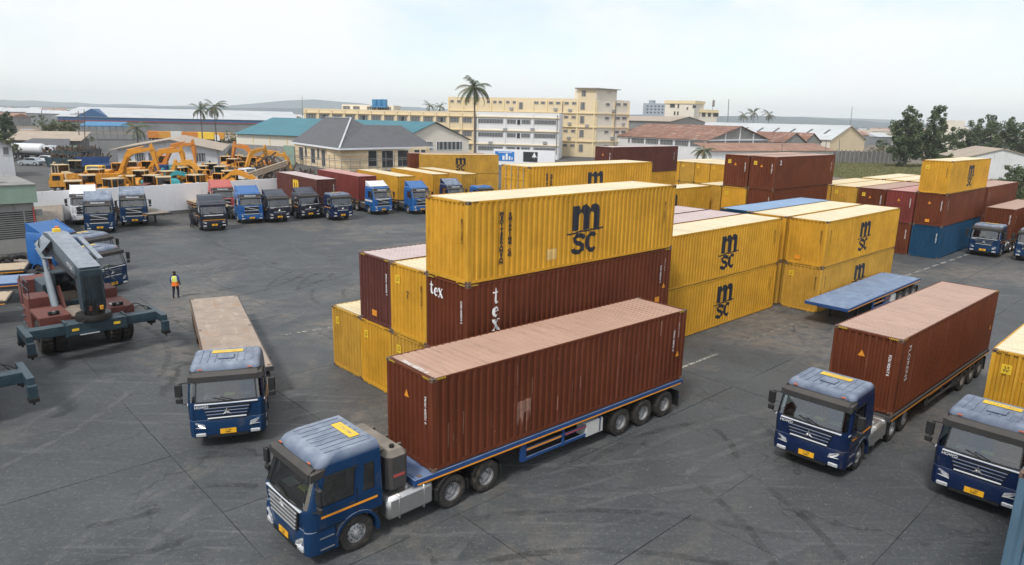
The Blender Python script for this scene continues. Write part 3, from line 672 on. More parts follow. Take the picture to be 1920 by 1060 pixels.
def wheel(par, x, y, r=.52, dual=False, dirty=False):
    o = ob('wheel', (RIM_DD if dirty else RIM_D) if dual else (RIM_FD if dirty else RIM_F), par, loc=(x, y, .52), rot=(0, rnd.uniform(0, 6), 0 if y > 0 else PI))
    ob('tyre', TYRE, o)
    if dual: ob('tyre', TYRE, o, loc=(0, -.34, 0))
    return o

# ================================================================== cab shell: stacked plan-view rings, each cell given to a part
def cab_rings(levels, xr, TS, YF, na=4):
    rings = []
    for (z, xf, hw, rf) in levels:
        pts = []; xs = xf-rf
        for t in TS: pts.append((xr+(xs-xr)*t, hw, z))
        for k in range(1, na): a = R(90-90*k/na); pts.append((xs+rf*cos(a), hw-rf+rf*sin(a), z))
        for y in YF: pts.append((xf-.05*y*y, y*(hw-rf), z) if abs(y) < 1 else (xf-.05, y*(hw-rf), z))
        for k in range(1, na): a = R(-90*k/na); pts.append((xs+rf*cos(a), -(hw-rf)+rf*sin(a), z))
        for t in TS[::-1]: pts.append((xr+(xs-xr)*t, -hw, z))
        rings.append(pts)
    segs = [('L', k) for k in range(len(TS)-1)]+[('AL', k) for k in range(na)]+[('F', k) for k in range(len(YF)-1)]+[('AR', k) for k in range(na)]+[('R', len(TS)-2-k) for k in range(len(TS)-1)]+[('B', 0)]
    return rings, segs
def cab_build(rings, segs, cls, cap_top=True, cap_bot=True):
    parts = {}; n = len(rings[0])
    for j in range(len(rings)-1):
        for i in range(n):
            k, mi = cls(j, segs[i]); mb = parts.setdefault(k, MB()); i2 = (i+1) % n
            mb.add([rings[j][i], rings[j][i2], rings[j+1][i2], rings[j+1][i]], [(0, 1, 2, 3)], mi)
    b = parts.setdefault('cab', MB())
    if cap_top: b.add(rings[-1], [tuple(range(n))], 0)
    if cap_bot: b.add(rings[0], [tuple(range(n))], 1)
    return parts
def weld(me, d=.002):
    bm = bmesh.new(); bm.from_mesh(me); bmesh.ops.remove_doubles(bm, verts=bm.verts, dist=d); bmesh.ops.recalc_face_normals(bm, faces=bm.faces); bm.to_mesh(me); bm.free()
    me.polygons.foreach_set('use_smooth', [True]*len(me.polygons)); me.set_sharp_from_angle(angle=R(35)); return me
TS = [0, .05, .12, .30, .40, .45, .94, .97, 1.]
YF = [1, .96, .6, .2, -.2, -.6, -.96, -1]
def front_x(levels, z):
    for a, b in zip(levels[:-1], levels[1:]):
        if a[0] <= z <= b[0]: t = (z-a[0])/(b[0]-a[0]); return a[1]+(b[1]-a[1])*t
    return levels[0][1]
def tractor(style, label, loc, rz, group):
    t = thing('lorry_tractor', label, 'lorry', loc, rz, group)
    P = 'truck_blue'
    if style == 'howo':
        LV = [(1.08, 1.45, 1.235, .24), (1.34, 1.475, 1.245, .24), (1.62, 1.475, 1.245, .24), (1.70, 1.465, 1.245, .24), (1.75, 1.45, 1.24, .24), (2.44, 1.24, 1.20, .24), (2.49, 1.22, 1.195, .24), (2.74, 1.10, 1.165, .26), (2.86, 1.00, 1.12, .30), (2.93, .86, 1.02, .32)]
        ws, wt, head = 4, 5, (6, 7); qwin = False; xr = -.72
    elif style == 'mod':
        LV = [(1.08, 1.44, 1.235, .30), (1.34, 1.47, 1.245, .30), (1.58, 1.48, 1.245, .30), (1.66, 1.48, 1.245, .30), (1.71, 1.46, 1.24, .30), (2.46, 1.20, 1.19, .28), (2.51, 1.18, 1.185, .28), (2.72, 1.08, 1.16, .28), (2.86, .96, 1.12, .30), (2.96, .80, 1.00, .32)]
        ws, wt, head = 4, 5, (6, 7); qwin = True; xr = -.78
    else:
        LV = [(1.08, 1.40, 1.235, .26), (1.40, 1.43, 1.245, .26), (1.80, 1.43, 1.245, .26), (1.93, 1.41, 1.245, .26), (1.98, 1.39, 1.24, .26), (2.66, 1.20, 1.21, .26), (2.71, 1.18, 1.205, .26), (3.06, 1.00, 1.18, .28), (3.22, .86, 1.12, .30), (3.30, .70, 1.02, .32)]
        ws, wt, head = 4, 5, (6, 7); qwin = False; xr = -.86
    def cls(j, s):
        k, i = s
        if j == ws:
            if k == 'F' and 0 < i < len(YF)-2: return 'windscreen', 0
            if k in ('F', 'AL', 'AR'): return ('windscreen', 0) if (k != 'F' and i in ((2, 3) if k == 'AL' else (0, 1))) else ('cab', 2 if k == 'F' else 0)
            if k in 'LR' and i == 5: return 'win'+k, 0
            if k in 'LR' and qwin and i == 2: return 'quarter'+k, 0
        if j in (ws-1, wt) and k in ('F',): return 'cab', 2
        if j == 6 and k in ('F', 'AL', 'AR'): return 'cab', 2
        if k in 'LR' and i in (4, 5, 6, 7) and j <= 5: return 'door'+k, 2 if (j == wt or (j == ws and i == 6)) else 0
        return 'cab', 0
    rings, segs = cab_rings(LV, xr, TS, YF); pr_ = cab_build(rings, segs, cls)
    o = ob('cab', weld(pr_['cab'].mesh('cab', [P, 'chassis', 'black_plastic'], recalc=False)), t)
    ob('windscreen', weld(pr_['windscreen'].mesh('windscreen', ['glass'], recalc=False)), t, loc=(-.012, 0, 0))
    for s, sg in (('L', 1), ('R', -1)):
        d = ob('door', weld(pr_['door'+s].mesh('door', [P, 'chassis', 'black_plastic'], recalc=False)), t, loc=(0, sg*.004, 0))
        ob('window', weld(pr_['win'+s].mesh('window', ['glass'], recalc=False)), d, loc=(0, -sg*.016, 0))
        xs_ = [xr+(LV[2][1]-LV[2][3]-xr)*q for q in (.40, 1.)]; sm = MB(); y0_, y1_ = sorted((sg*1.243, sg*1.2535))
        sm.box(xs_[0]-.009, xs_[0]+.009, y0_, y1_, 1.09, LV[wt][0]-.55); sm.box(xs_[0], xs_[1], y0_, y1_, 1.082, 1.10); sm.obj('door_seam', 'grille_black', d)
        MB().box(.06, .24, sg*1.25-.012, sg*1.25+.012, 1.50, 1.54, b=.008).obj('handle', 'black_plastic', d)
        if style != 'volvo': MB().box(-.62 if style == 'mod' else -.55, 1.05, sg*1.252-.004, sg*1.252+.004, 1.395, 1.455).obj('stripe', 'reflector', d)
        if qwin: ob('quarter_window', weld(pr_['quarter'+s].mesh('quarter_window', ['dark_glass'], recalc=False)), t, loc=(0, -sg*.01, 0))
    # bumper block wrapped round the nose
    zf = .36 if style == 'mod' else .42
    BL = [(zf, 1.40, 1.18, .22), (zf+.06, 1.47, 1.235, .26), (.72, 1.50, 1.245, .26), (.98, 1.49, 1.24, .26), (1.075, 1.46, 1.235, .24)]
    br, bs_ = cab_rings(BL, .66, [0, .5, 1.], YF); bp = cab_build(br, bs_, lambda j, s: ('cab', 0))
    ob('bumper', weld(bp['cab'].mesh('bumper', [P, 'chassis'], recalc=False)), t)
    fx = lambda z: front_x(LV, z)
    # grille
    if style == 'howo':
        MB().prism([(-.78, 1.60), (.78, 1.60), (.62, 1.10), (-.62, 1.10)], 1.44, 1.482, 'X').obj('grille', 'grille_black', t)
        for k, (z, hw_, mt) in enumerate(((1.50, .74, P), (1.385, .70, P), (1.27, .66, P), (1.155, .63, 'bright_trim'))): MB().box(1.45, 1.515, -hw_, hw_, z-.030 if k < 3 else z-.022, z+.030 if k < 3 else z+.022, b=.012).obj('grille_bar', mt, t)
        MB().box(1.40, 1.485, -1.02, 1.02, 1.645, 1.69, b=.01).obj('chrome_strip', 'bright_trim', t)
        for sg in (-1, 1): MB().box(1.10, 1.40, sg*1.235-.012, sg*1.235+.012, 1.645, 1.69).obj('chrome_strip', 'bright_trim', t)
        ob('lettering', tmesh('HOWO', .13, 'bright_trim', .004), t, mtx=Matrix.Translation((1.492, .0, 1.578)) @ Matrix.Translation((0, -.80, 0)) @ Matrix.Rotation(PI/2, 4, 'Z') @ RX90)
    elif style == 'mod':
        MB().prism([(-.86, 1.60), (.86, 1.60), (.74, .98), (-.74, .98)], 1.44, 1.488, 'X').obj('grille', 'grille_black', t)
        for k, z in enumerate((1.52, 1.40, 1.28, 1.16, 1.04)): MB().box(1.45, 1.525, -.80+k*.025, .80-k*.025, z-.030, z+.030, b=.012).obj('grille_bar', 'alu', t)
        MB().box(1.38, 1.497, -.98, .98, 1.615, 1.655, b=.01).obj('chrome_strip', 'bright_trim', t)
        ob('lettering', tmesh('HOWO', .11, 'bright_trim', .003), t, mtx=Matrix.Translation((1.53, -.55, 1.46)) @ Matrix.Rotation(PI/2, 4, 'Z') @ RX90)
    else:
        MB().prism([(-.72, 1.80), (.72, 1.80), (.66, 1.42), (-.66, 1.42)], 1.40, 1.442, 'X').obj('grille', 'grille_black', t)
        MB().bar((1.455, .62, 1.46), (1.455, -.62, 1.76), .02, .05).obj('grille_bar', 'bright_trim', t)
        for z in (1.40, 1.82): MB().box(1.42, 1.462, -.72, .72, z-.02, z+.02).obj('grille_bar', 'bright_trim', t)
        MB().box(1.40, 1.512, -.70, .70, 1.12, 1.30).obj('lower_grille', 'grille_black', t); MB().box(1.42, 1.525, -.78, .78, 1.02, 1.075, b=.01).obj('grille_bar', 'bright_trim', t)
        ob('lettering', tmesh('Globetrotter', .22, 'bright_trim', .004), t, mtx=Matrix.Translation((1.115, 0, 2.90)) @ Matrix.Rotation(PI/2, 4, 'Z') @ Matrix.Rotation(PI/2-R(24), 4, 'X'))
    if style != 'volvo':
        e = MB(); ez = 1.36 if style == 'howo' else 1.50
        for a in (90, 210, 330):
            ca, sa = cos(R(a)), sin(R(a)); ca2, sa2 = cos(R(a+60)), sin(R(a+60)); ca3, sa3 = cos(R(a-60)), sin(R(a-60)); r1, r2 = .17, .055
            e.add([(1.52, 0, ez), (1.52, r2*ca2, ez+r2*sa2), (1.52, r1*ca, ez+r1*sa), (1.52, r2*ca3, ez+r2*sa3), (1.56, .04*ca, ez+.04*sa)], [(0, 1, 4), (1, 2, 4), (2, 3, 4), (3, 0, 4)])
        e.obj('emblem', 'alu', t)
    # lights, plate, wipers, visor
    for sg in (-1, 1):
        h = MB(); zb, zt = (.80, 1.02) if style == 'howo' else (.62, .92) if style == 'mod' else (.78, 1.08)
        h.prism([(.70 if style != 'volvo' else .86, zb), (1.05, zb+.02), (1.18, zb+.08), (1.19, zt), (.95, zt-.02), (.74 if style != 'volvo' else .88, zb+.13)], 0, .05, 'X')
        hl = h.obj('headlight', 'lamp', t); hl.location = (1.475, 0, 0); hl.scale = (1, sg, 1); hl.rotation_euler = (0, 0, 0)
        for v in hl.data.vertices:
            if v.co.y > 1.0: v.co.x -= (v.co.y-1.0)*1.1
        MB().box(1.43, 1.50, sg*.88-.16, sg*.88+.16, .50, .62, b=.02).obj('fog_lamp', 'lamp', t)
        MB().box(1.38, 1.40, sg*.8-.07, sg*.8+.07, 2.79 if style != 'volvo' else 3.1, 2.82 if style != 'volvo' else 3.13).obj('marker_lamp', 'lamp_orange', t).location = (-.30, 0, 0)
        wz = LV[ws][0]; wp = MB(); wp.bar((fx(wz)+.02, sg*.12+.25, wz-.03), (fx(wz+.12)+.035, sg*.12-.30, wz+.13), .025, .02); wp.obj('wiper', 'black_plastic', t)
    pl = MB().box(1.502, 1.515, -.26, .26, .56, .74).obj('number_plate', 'plate', t)
    ob('lettering', tmesh('T 734\nDMC', .085, 'ink_black', .002, .9), pl, mtx=Matrix.Translation((1.517, 0, .65)) @ Matrix.Rotation(PI/2, 4, 'Z') @ RX90)
    lg = MB().box(1.40, 1.495, -.66, .66, .44, .53).obj('lower_intake', 'grille_black', t)
    v = MB(); zv = LV[wt][0]
    if style == 'volvo':
        for s in (-1, 1): pass
        v.prism([(fx(zv)+.02, zv+.02), (fx(zv)+.22, zv+.00), (fx(zv)+.20, zv+.05), (fx(zv+.12)+.02, zv+.14)], -1.05, 1.05, 'Y')
    else:
        v.prism([(fx(zv)+.005, zv-.06), (fx(zv)+.06, zv-.03), (fx(zv)+.05, zv+.16), (fx(zv+.26)+.02, zv+.28), (fx(zv+.25)-.02, zv+.26)], -1.06, 1.06, 'Y')
        for s in (-1, 1): v.prism([(fx(zv)+.05, zv-.03), (fx(zv)+.03, zv+.18), (.85, zv+.24), (.92, zv+.05)], s*1.06, s*1.19, 'Y')
    v.obj('sun_visor', 'visor', t)
    # roof ribs, sticker, hatch
    zr = LV[-1][0]; xa, xb = xr+.12, LV[-1][1]-.12
    for k in range(8): y = -.84+k*.24; MB().box(xa, xb, y-.02, y+.02, zr-.01, zr+.016, b=.006).obj('roof_rib', P, t)
    if style != 'volvo':
        st = MB().box(xr+.22, xr+.52, -.52, .52, zr+.018, zr+.024).obj('roof_sticker', 'ink_yellow', t)
        ob('lettering', tmesh('T 734 DMC', .17, 'deck_tan', .003), st, mtx=Matrix.Translation((xr+.37, 0, zr+.026)) @ Matrix.Rotation(PI/2, 4, 'Z'))
        if style == 'howo': MB().box(.05, .50, -.26, .26, zr+.005, zr+.05, b=.02).obj('roof_hatch', P, t)
    # mirrors
    for sg in (-1, 1):
        m = MB(); zz = LV[wt][0]; m.tube([(fx(zz)-.12, sg*1.18, zz-.05), (fx(zz)+.02, sg*1.46, zz-.02), (fx(zz)+.02, sg*1.47, zz-.72), (fx(zz)+.05, sg*1.20, zz-.82)], .018, 6)
        m.box(fx(zz)-.06, fx(zz)+.06, sg*1.50-.12, sg*1.50+.12, zz-.50, zz-.04, b=.03); m.box(fx(zz)-.05, fx(zz)+.05, sg*1.50-.11, sg*1.50+.11, zz-.74, zz-.55, b=.03)
        mo = m.obj('mirror', 'black_plastic', t); MB().box(fx(zz)-.064, fx(zz)-.061, sg*1.50-.09, sg*1.50+.09, zz-.46, zz-.08).obj('mirror_glass', 'chrome', mo)
    # cab inside
    MB().box(.72, 1.22, -1.08, 1.08, 1.25, LV[ws][0]-.02, b=.05).obj('dashboard', 'black_plastic', t)
    for sg in (-1, 1):
        q = MB(); q.box(-.25, .30, sg*.62-.25, sg*.62+.25, 1.30, 1.48, b=.05); q.box(-.34, -.16, sg*.62-.25, sg*.62+.25, 1.45, 2.12, b=.06); q.box(-.32, -.2, sg*.62-.13, sg*.62+.13, 2.14, 2.36, b=.04); q.obj('seat', 'seat', t)
    sw = MB(); TT = Matrix.Translation((.60, .62, 1.86)) @ Matrix.Rotation(R(-50), 4, 'Y'); pts = [TT @ Vector((0, .23*cos(a*PI/8), .23*sin(a*PI/8))) for a in range(17)]; sw.tube(pts, .018, 6); sw.cyl(TT @ Vector((0, 0, 0)), (.85, .62, 1.6), .03, 6); sw.obj('steering_wheel', 'black_plastic', t)
    MB().box(.85, 1.15, -.75, -.25, LV[ws][0]-.015, LV[ws][0]+.01).obj('papers', 'box_white', t)
    MB().box(.80, 1.0, -.10, .25, LV[ws][0]-.018, LV[ws][0]+.06, b=.03).obj('folded_vest', 'vest_yellow', t); MB().box(.75, .95, .45, .8, LV[ws][0]-.018, LV[ws][0]+.05).obj('carton', 'ex_cream', t)
    # steps, arches
    for sg in (-1, 1):
        y0, y1 = sorted((sg*.95, sg*1.255))
        for z in (.50, .82): MB().box(.70, 1.10, y0, y1, z, z+.03).obj('step', 'alu', t)
        a = MB(); N_ = 14; ri, ro = .60, .68
        for k in range(N_):
            a0, a1 = PI*(-.05+1.1*k/N_), PI*(-.05+1.1*(k+1)/N_)
            for (ra, rb) in ((ri, ro),):
                vs = [(r_*cos(q), y, .52+r_*sin(q)) for q in (a0, a1) for r_ in (ra, rb) for y in (sorted((sg*.80, sg*1.262)))]
                a.add(vs, [(0, 1, 5, 4), (2, 6, 7, 3), (1, 3, 7, 5), (0, 4, 6, 2)])
        a.obj('wheel_arch', P if style != 'volvo' else P, t, smooth=True)
    # chassis and running gear
    ch = MB()
    for y in (-.42, .42): ch.box(-5.35, 1.2, y-.05, y+.05, .72, .98)
    for x in (-5.3, -4.3, -3.0, -1.9, -.9): ch.box(x-.08, x+.08, -.42, .42, .74, .94)
    for x in (0, -3.24, -4.60): ch.cyl((x, -1.0, .52), (x, 1.0, .52), .10, 8); ch.cyl((x, -.18, .52), (x, .18, .52), .26 if x else .12, 10)
    ch.box(-1.3, -.3, -.4, .4, .55, 1.05); ch.obj('chassis', 'chassis', t)
    fw = MB(); fw.lathe([(.0, 1.24), (.46, 1.24), (.48, 1.20), (.48, 1.15), (0, 1.15)], 20, axis='Z', off=(-3.75, 0, 0)); fw.box(-4.3, -3.2, -.42, .42, .98, 1.15); fw.obj('fifth_wheel', 'grease', t)
    for sg in (-1, 1):
        wheel(t, 0, sg*1.04)
        for x in (-3.24, -4.60): wheel(t, x, sg*1.06, dual=True)
        mg = MB(); N_ = 10; y0, y1 = sorted((sg*.62, sg*1.24))
        for xc in (-3.24, -4.60):
            for k in range(N_):
                a0, a1 = R(20+140*k/N_), R(20+140*(k+1)/N_)
                mg.add([(xc+.61*cos(q), y, .54+.61*sin(q)) for q in (a0, a1) for y in (y0, y1)], [(0, 1, 3, 2)])
            mg.box(xc-.60, xc-.57, y0, y1, .40, .72)
        mg.box(-2.68, -2.60, y0, y1, .45, .80)
        mg.obj('mudguard', 'black_plastic', t, smooth=True, recalc=False)
    sgt = 1                                          # big tank on the left side
    ft = MB(); ft.box(-2.56, -.96, .56, 1.22, .42, 1.14, b=.11)
    for x in (-2.2, -1.35): ft.box(x-.03, x+.03, .55, 1.23, .41, 1.15, b=.11)
    ft.cyl((-1.75, .95, 1.13), (-1.75, .95, 1.20), .07, 10); ft.obj('fuel_tank', 'alu', t, smooth=True)
    MB().box(-2.4, -1.2, -1.16, -.6, .50, .95, b=.05).obj('battery_box', 'trailer_dark', t)
    at = MB()
    for y in (-1.0, -.7): at.cyl((-2.45, y, 1.06), (-1.15, y, 1.06), .12, 10)
    at.obj('air_tank', 'tank_dark', t, smooth=True)
    if style == 'mod': # tall diesel reservoir across the back of the cab
        bt = MB(); bt.box(-1.74, -1.02, -1.17, 1.17, 1.22, 2.46, b=.15); 
        for y in (-.6, .1, .75): bt.box(-1.745, -1.015, y-.03, y+.03, 1.215, 2.467, b=.15)
        bt.cyl((-1.36, .85, 2.44), (-1.36, .85, 2.54), .07, 10, 1); bt.obj('rear_tank', ['tank_dark', 'grille_black'], t)
        MB().box(-1.56, -1.2, 1.168, 1.176, 1.70, 1.78).obj('marking', 'truck_red', t)
    else:
        MB().box(-.98, -.76, .55, .95, 1.1, 2.55, b=.05).obj('air_intake', 'black_plastic', t)
    if style == 'volvo':
        f = MB(); f.prism([(.45, 3.26), (-.78, 3.86), (-.86, 3.86), (-.86, 3.26)], -1.12, -1.06, 'Y'); f.prism([(.45, 3.26), (-.78, 3.86), (-.86, 3.86), (-.86, 3.26)], 1.06, 1.12, 'Y')
        f.add([(.35, -1.06, 3.27), (.35, 1.06, 3.27), (-.80, 1.06, 3.80), (-.80, -1.06, 3.80), (-.86, -1.06, 3.80), (-.86, 1.06, 3.80), (-.86, 1.06, 3.26), (-.86, -1.06, 3.26)], [(0, 1, 2, 3), (3, 2, 5, 4), (4, 5, 6, 7)]); f.obj('wind_deflector', P, t, recalc=False)
    pg = MB()
    for k in range(3): pts = [(-.80, -.2+.2*k, 1.5)]+[(-.9-.2*i, -.2+.2*k+.03*sin(i*2+k), 1.25-.12*sin(i*.5)) for i in range(1, 8)]+[(-2.7, 0, 1.2)]; pg.tube(pts, .018, 5)
    pg.obj('air_hose', 'hose', t)
    return t

# ================================================================== semi-trailers (origin: ground under the middle of the front edge, +X towards the tractor)
def trailer(kind, label, loc, rz, group, paint='trailer_blue', deck='deck_blue', ln=12.6, legs=False, zt=1.36, dirty=False, low=False):
    t = thing('flatbed_trailer' if kind == 'flat' else 'container_trailer', label, 'trailer', loc, rz, group)
    hw = 1.245; b = MB()
    for y in (-.5, .5):
        b.box(-ln+.1, -2.9, y-.07, y+.07, zt-.52, zt-.13); b.prism([(-2.9, zt-.52), (-2.9, zt-.13), (-.15, zt-.13), (-.15, zt-.26), (-2.2, zt-.26)], y-.07, y+.07, 'Y')
    for k in range(int(ln/.9)): x = -.5-k*.9; b.box(x-.05, x+.05, -hw+.05, hw-.05, zt-.22, zt-.125)
    b.box(-1.6, -.2, -.42, .42, zt-.20, zt-.135); b.obj('chassis_beam', paint, t)
    for sg in (-1, 1):
        y0, y1 = sorted((sg*(hw-.06), sg*hw)); rl = MB().box(-ln, 0, y0, y1, zt-.19, zt-.003).obj('side_rail', paint, t)
        ys = sorted((sg*hw, sg*(hw+.004))); MB().box(-ln+.1, -.1, *ys, zt-.185, zt-.135).obj('reflective_strip', 'reflector', rl)
    for x0, x1 in ((-.08, 0.), (-ln, -ln+.08)): MB().box(x0, x1, -hw+.06, hw-.06, zt-.19, zt-.003, b=.01).obj('end_rail', paint, t)
    if kind == 'flat':
        np_ = 5; w_ = (ln-.16)/np_
        for k in range(np_): MB().box(-.08-(k+1)*w_+.008, -.08-k*w_-.008, -hw+.064, hw-.064, zt-.05, zt+rnd.uniform(-.001, .002)).obj('deck_plate', deck, t)
        for x in (-.25, -ln*.5, -ln+.25):
            for sg in (-1, 1): MB().box(x-.07, x+.07, sg*(hw-.15)-.06, sg*(hw-.15)+.06, zt+.003, zt+.016, b=.005).obj('twist_lock', 'casting', t)
    else:
        for x in (-.3, -ln*.35, -ln*.65, -ln+.3): MB().box(x-.12, x+.12, -hw, hw, zt-.13, zt-.006).obj('bolster', paint, t)
    ax = (-8.95, -10.26, -11.57)
    g = MB()
    for x in ax:
        x = x*ln/12.6; g.cyl((x, -1.0, .52), (x, 1.0, .52), .075, 8); g.box(x-.5, x+.5, -.56, -.44, .62, .80); g.box(x-.5, x+.5, .44, .56, .62, .80)
    g.obj('axle', 'chassis', t)
    for x in ax:
        for sg in (-1, 1): wheel(t, x*ln/12.6, sg*1.06, dual=True, dirty=dirty)
    for sg in (-1, 1):
        y = sg*(hw-.10); s = MB()
        for z in (.52, .84): s.box(-8.0, -4.3, y-.02, y+.02, z, z+.10)
        for x in (-4.32, -6.1, -7.98): s.box(x-.04, x+.04, y-.03, y+.03, .50, zt-.18)
        s.prism([(-4.3, .48), (-4.12, .55), (-4.12, .95), (-4.3, zt-.2)], y-.03, y+.03, 'Y'); so = s.obj('side_guard', paint, t)
        ys = sorted((y+sg*.02, y+sg*.024)); MB().box(-6.0, -4.4, *ys, .86, .92).obj('reflective_strip', 'reflector', so); MB().box(-7.9, -6.2, *ys, .86, .92).obj('reflective_strip', 'truck_red', so)
        l = MB(); zl = .02 if legs else .42; l.box(-2.86, -2.72, sg*.75-.07, sg*.75+.07, zl+.03, zt-.2); l.box(-2.95, -2.63, sg*.75-.13, sg*.75+.13, zl-.015, zl+.035); l.bar((-2.8, sg*.75, .8), (-2.8, sg*.4, zt-.25), .05, .05); l.obj('landing_leg', 'chassis', t)
        MB().box(-ln-.01, -ln+.01, sg*.9-.18, sg*.9+.18, zt-.32, zt-.20).obj('tail_lamp', 'truck_red', t)
        fl = MB().box(-ln+.12, -ln+.15, sg*.92-.28, sg*.92+.28, .20, .85).obj('mud_flap', 'hose', t)
    ub = MB(); ub.box(-ln-.02, -ln+.06, -1.15, 1.15, .48, .60, b=.01)
    for y in (-.5, .5): ub.box(-ln, -ln+.06, y-.05, y+.05, .55, zt-.4)
    ub.obj('rear_bumper', paint, t)
    tb = MB().box(-8.55*ln/12.6-.0, -8.05, hw-.52, hw-.06, .48, 1.02, b=.02); tb = MB().box(-8.15, -7.25 if kind == 'flat' else -7.4, hw-.55, hw-.07, .46, 1.0, b=.02).obj('tool_box', 'box_white' if kind == 'flat' else 'trailer_dark', t)
    at = MB(); at.cyl((-5.6, .7, .92), (-4.7, .7, .92), .15, 10); at.cyl((-5.6, -.7, .92), (-4.7, -.7, .92), .15, 10); at.obj('air_tank', 'tank_dark', t, smooth=True)
    return t

# ------------------------------------------------------------------ place the lorries
def head(yaw): return Vector((sin(R(yaw)), cos(R(yaw)), 0))
GL = 'lorries in the yard'; GT = 'semi-trailers'
# big loaded lorry in front
y1 = 48.2; d1 = head(y1); n1 = Vector((-2.32, 18.22, 0)); l1 = Vector((-cos(R(y1)), sin(R(y1)), 0))
zT = 1.36
cT1 = container('c_brown', n1.x, n1.y, zT+.012, 'red-brown container riding on the blue flatbed of the nearest lorry', yaw=y1, marks='nhsTt', group='containers on lorries', num='TRHU 458721 0')
rw_ = random.Random(4)
for (xc, zc, pol) in ((3.55, .95, [(-.30, -.42), (-.24, -.1), (-.2, -.5), (-.12, -.12), (-.05, -.46), (0, -.05), (.26, -.02), (.30, -.3), (.36, .42), (-.28, .36)]),): ob('worn_patch', conform(poly_mesh([pol], 'scuff', 'worn_patch'), -CL/2+xc), cT1['side'], mtx=on_side(-CL/2+xc, zc))
for k in range(34):
    x_ = -CL/2+rw_.uniform(.4, 11.8); zc = rw_.uniform(.4, 2.5); hh = rw_.uniform(.05, .8) if k % 3 else rw_.uniform(.02, .08); ww = rw_.uniform(.008, .022); ob('scratch', conform(poly_mesh([[(-ww, -hh/2), (ww*.4, -hh/2), (ww, hh/2), (-ww*.5, hh/2)]], 'scuff', 'scratch'), x_), cT1['side'], mtx=on_side(x_, min(max(zc, hh/2+.2), 2.75-hh/2)))
ob('lettering', tmesh('TRHU 458721 0', .2, 'ink_white', .004), cT1['roof'], mtx=Matrix.Translation((-CL/2+.225, 0, CH-.006)) @ Matrix.Rotation(-PI/2, 4, 'Z'))
fr = n1+l1*(CW/2)-d1*.62
t1 = trailer('flat', 'blue flatbed trailer under the red-brown container of the nearest lorry', fr, rz_of(y1+180), GT, deck='trailer_blue', ln=12.85)
yT = 46.2; dT = head(yT); kp = fr+d1*1.55                                # king pin
lor1 = tractor('mod', 'dark blue lorry with steel fuel tank and silver-slatted grille, nearest the camera', kp+dT*-3.48, rz_of(yT+180), GL)
proto_howo = tractor('howo', 'blue lorry pulling an empty rusty flatbed across the open yard', (0, 0, 0), 0, GL)
# empty flatbed lorry on the left
pa, pb = atz(516, 692, 1.40), atz(446, 553, 1.40); yb = math.degrees(math.atan2(pb.x-pa.x, pb.y-pa.y)); db = head(yb); lb = Vector((-cos(R(yb)), sin(R(yb)), 0))
f2 = pb-db*12.6+lb*1.245; f2.z = 0
trailer('flat', 'rust-stained empty flatbed trailer behind the blue lorry on the left', f2, rz_of(yb+180), GT, paint='trailer_dark', deck='deck_rust', zt=1.40, dirty=True)
ca, cb = atz(357, 832, .42), atz(497, 826, .42); ych = 162; hd = head(ych)
kp2 = f2+db*1.3
proto_howo.location = Vector((kp2.x, kp2.y, 0))+hd*3.72; proto_howo.rotation_euler = (0, 0, rz_of(ych))
recolour(proto_howo, {})
# right lorry with container
y2 = 47.4; d2 = head(y2); l2 = Vector((-cos(R(y2)), sin(R(y2)), 0)); n2 = Vector((13.75, 23.40, 0))
c2t = container('c_rust', n2.x, n2.y, 1.23, 'red-brown container on the lorry at right, white lettering down its corner', yaw=y2, marks='nhTt', group='containers on lorries')
ob('lettering', tmesh('FLORENS', .34, 'ink_white', .0), c2t['side'], mtx=on_side(-CL/2+.85, 1.85, -PI/2))
f3 = n2+l2*(CW/2)-d2*.15
trailer('skel', 'dark skeletal trailer under the container with lettering down its corner', f3, rz_of(y2+180), GT, paint='trailer_dark', zt=1.22, dirty=True, ln=12.4)
navy = {'truck_blue': 'truck_navy'}
def place_howo(label, p, rz, mp=None, group=GL, skip=()):
    c = copy_tree(proto_howo, mp, skip=skip); c.location = p; c.rotation_euler = (0, 0, rz); c['label'] = label; c['group'] = group; return c
kp3 = f3+d2*1.35
place_howo('dark blue lorry with a container marked down its corner, right of centre', kp3-d2*3.80, rz_of(y2+178), navy)
# lorry at the right edge
y3 = 46.; d3 = head(y3); l3 = Vector((-cos(R(y3)), sin(R(y3)), 0)); n3 = Vector((18.09, 20.90, 0))
container('c_yellow', n3.x, n3.y, 1.25, 'yellow container on the lorry cut off by the right picture edge', yaw=y3, marks='wht', group='containers on lorries')
f4 = n3+l3*(CW/2)-d3*.15
trailer('skel', 'dark trailer under the yellow container at the right picture edge', f4, rz_of(y3+180), GT, paint='trailer_dark', zt=1.24, dirty=True, ln=12.4)
pL = atz(1742, 905, .42); hd3 = head(y3+180)
place_howo('dark blue lorry at the right picture edge in front of a yellow container', Vector((pL.x, pL.y, 0))-hd3*1.45+Vector((-hd3.y, hd3.x, 0))*1.22, rz_of(y3+180), navy)
# empty blue trailer
e0, e1 = atz(1590, 580, 1.36), atz(1731, 520, 1.36); ye = math.degrees(math.atan2(e1.x-e0.x, e1.y-e0.y)); de = head(ye); le = Vector((-cos(R(ye)), sin(R(ye)), 0))
te = e0+le*1.245; te.z = 0
trailer('flat', 'empty blue flatbed trailer with an oil stain, beside the yellow logo stack', te, rz_of(ye+180), GT, deck='deck_blue', legs=True)
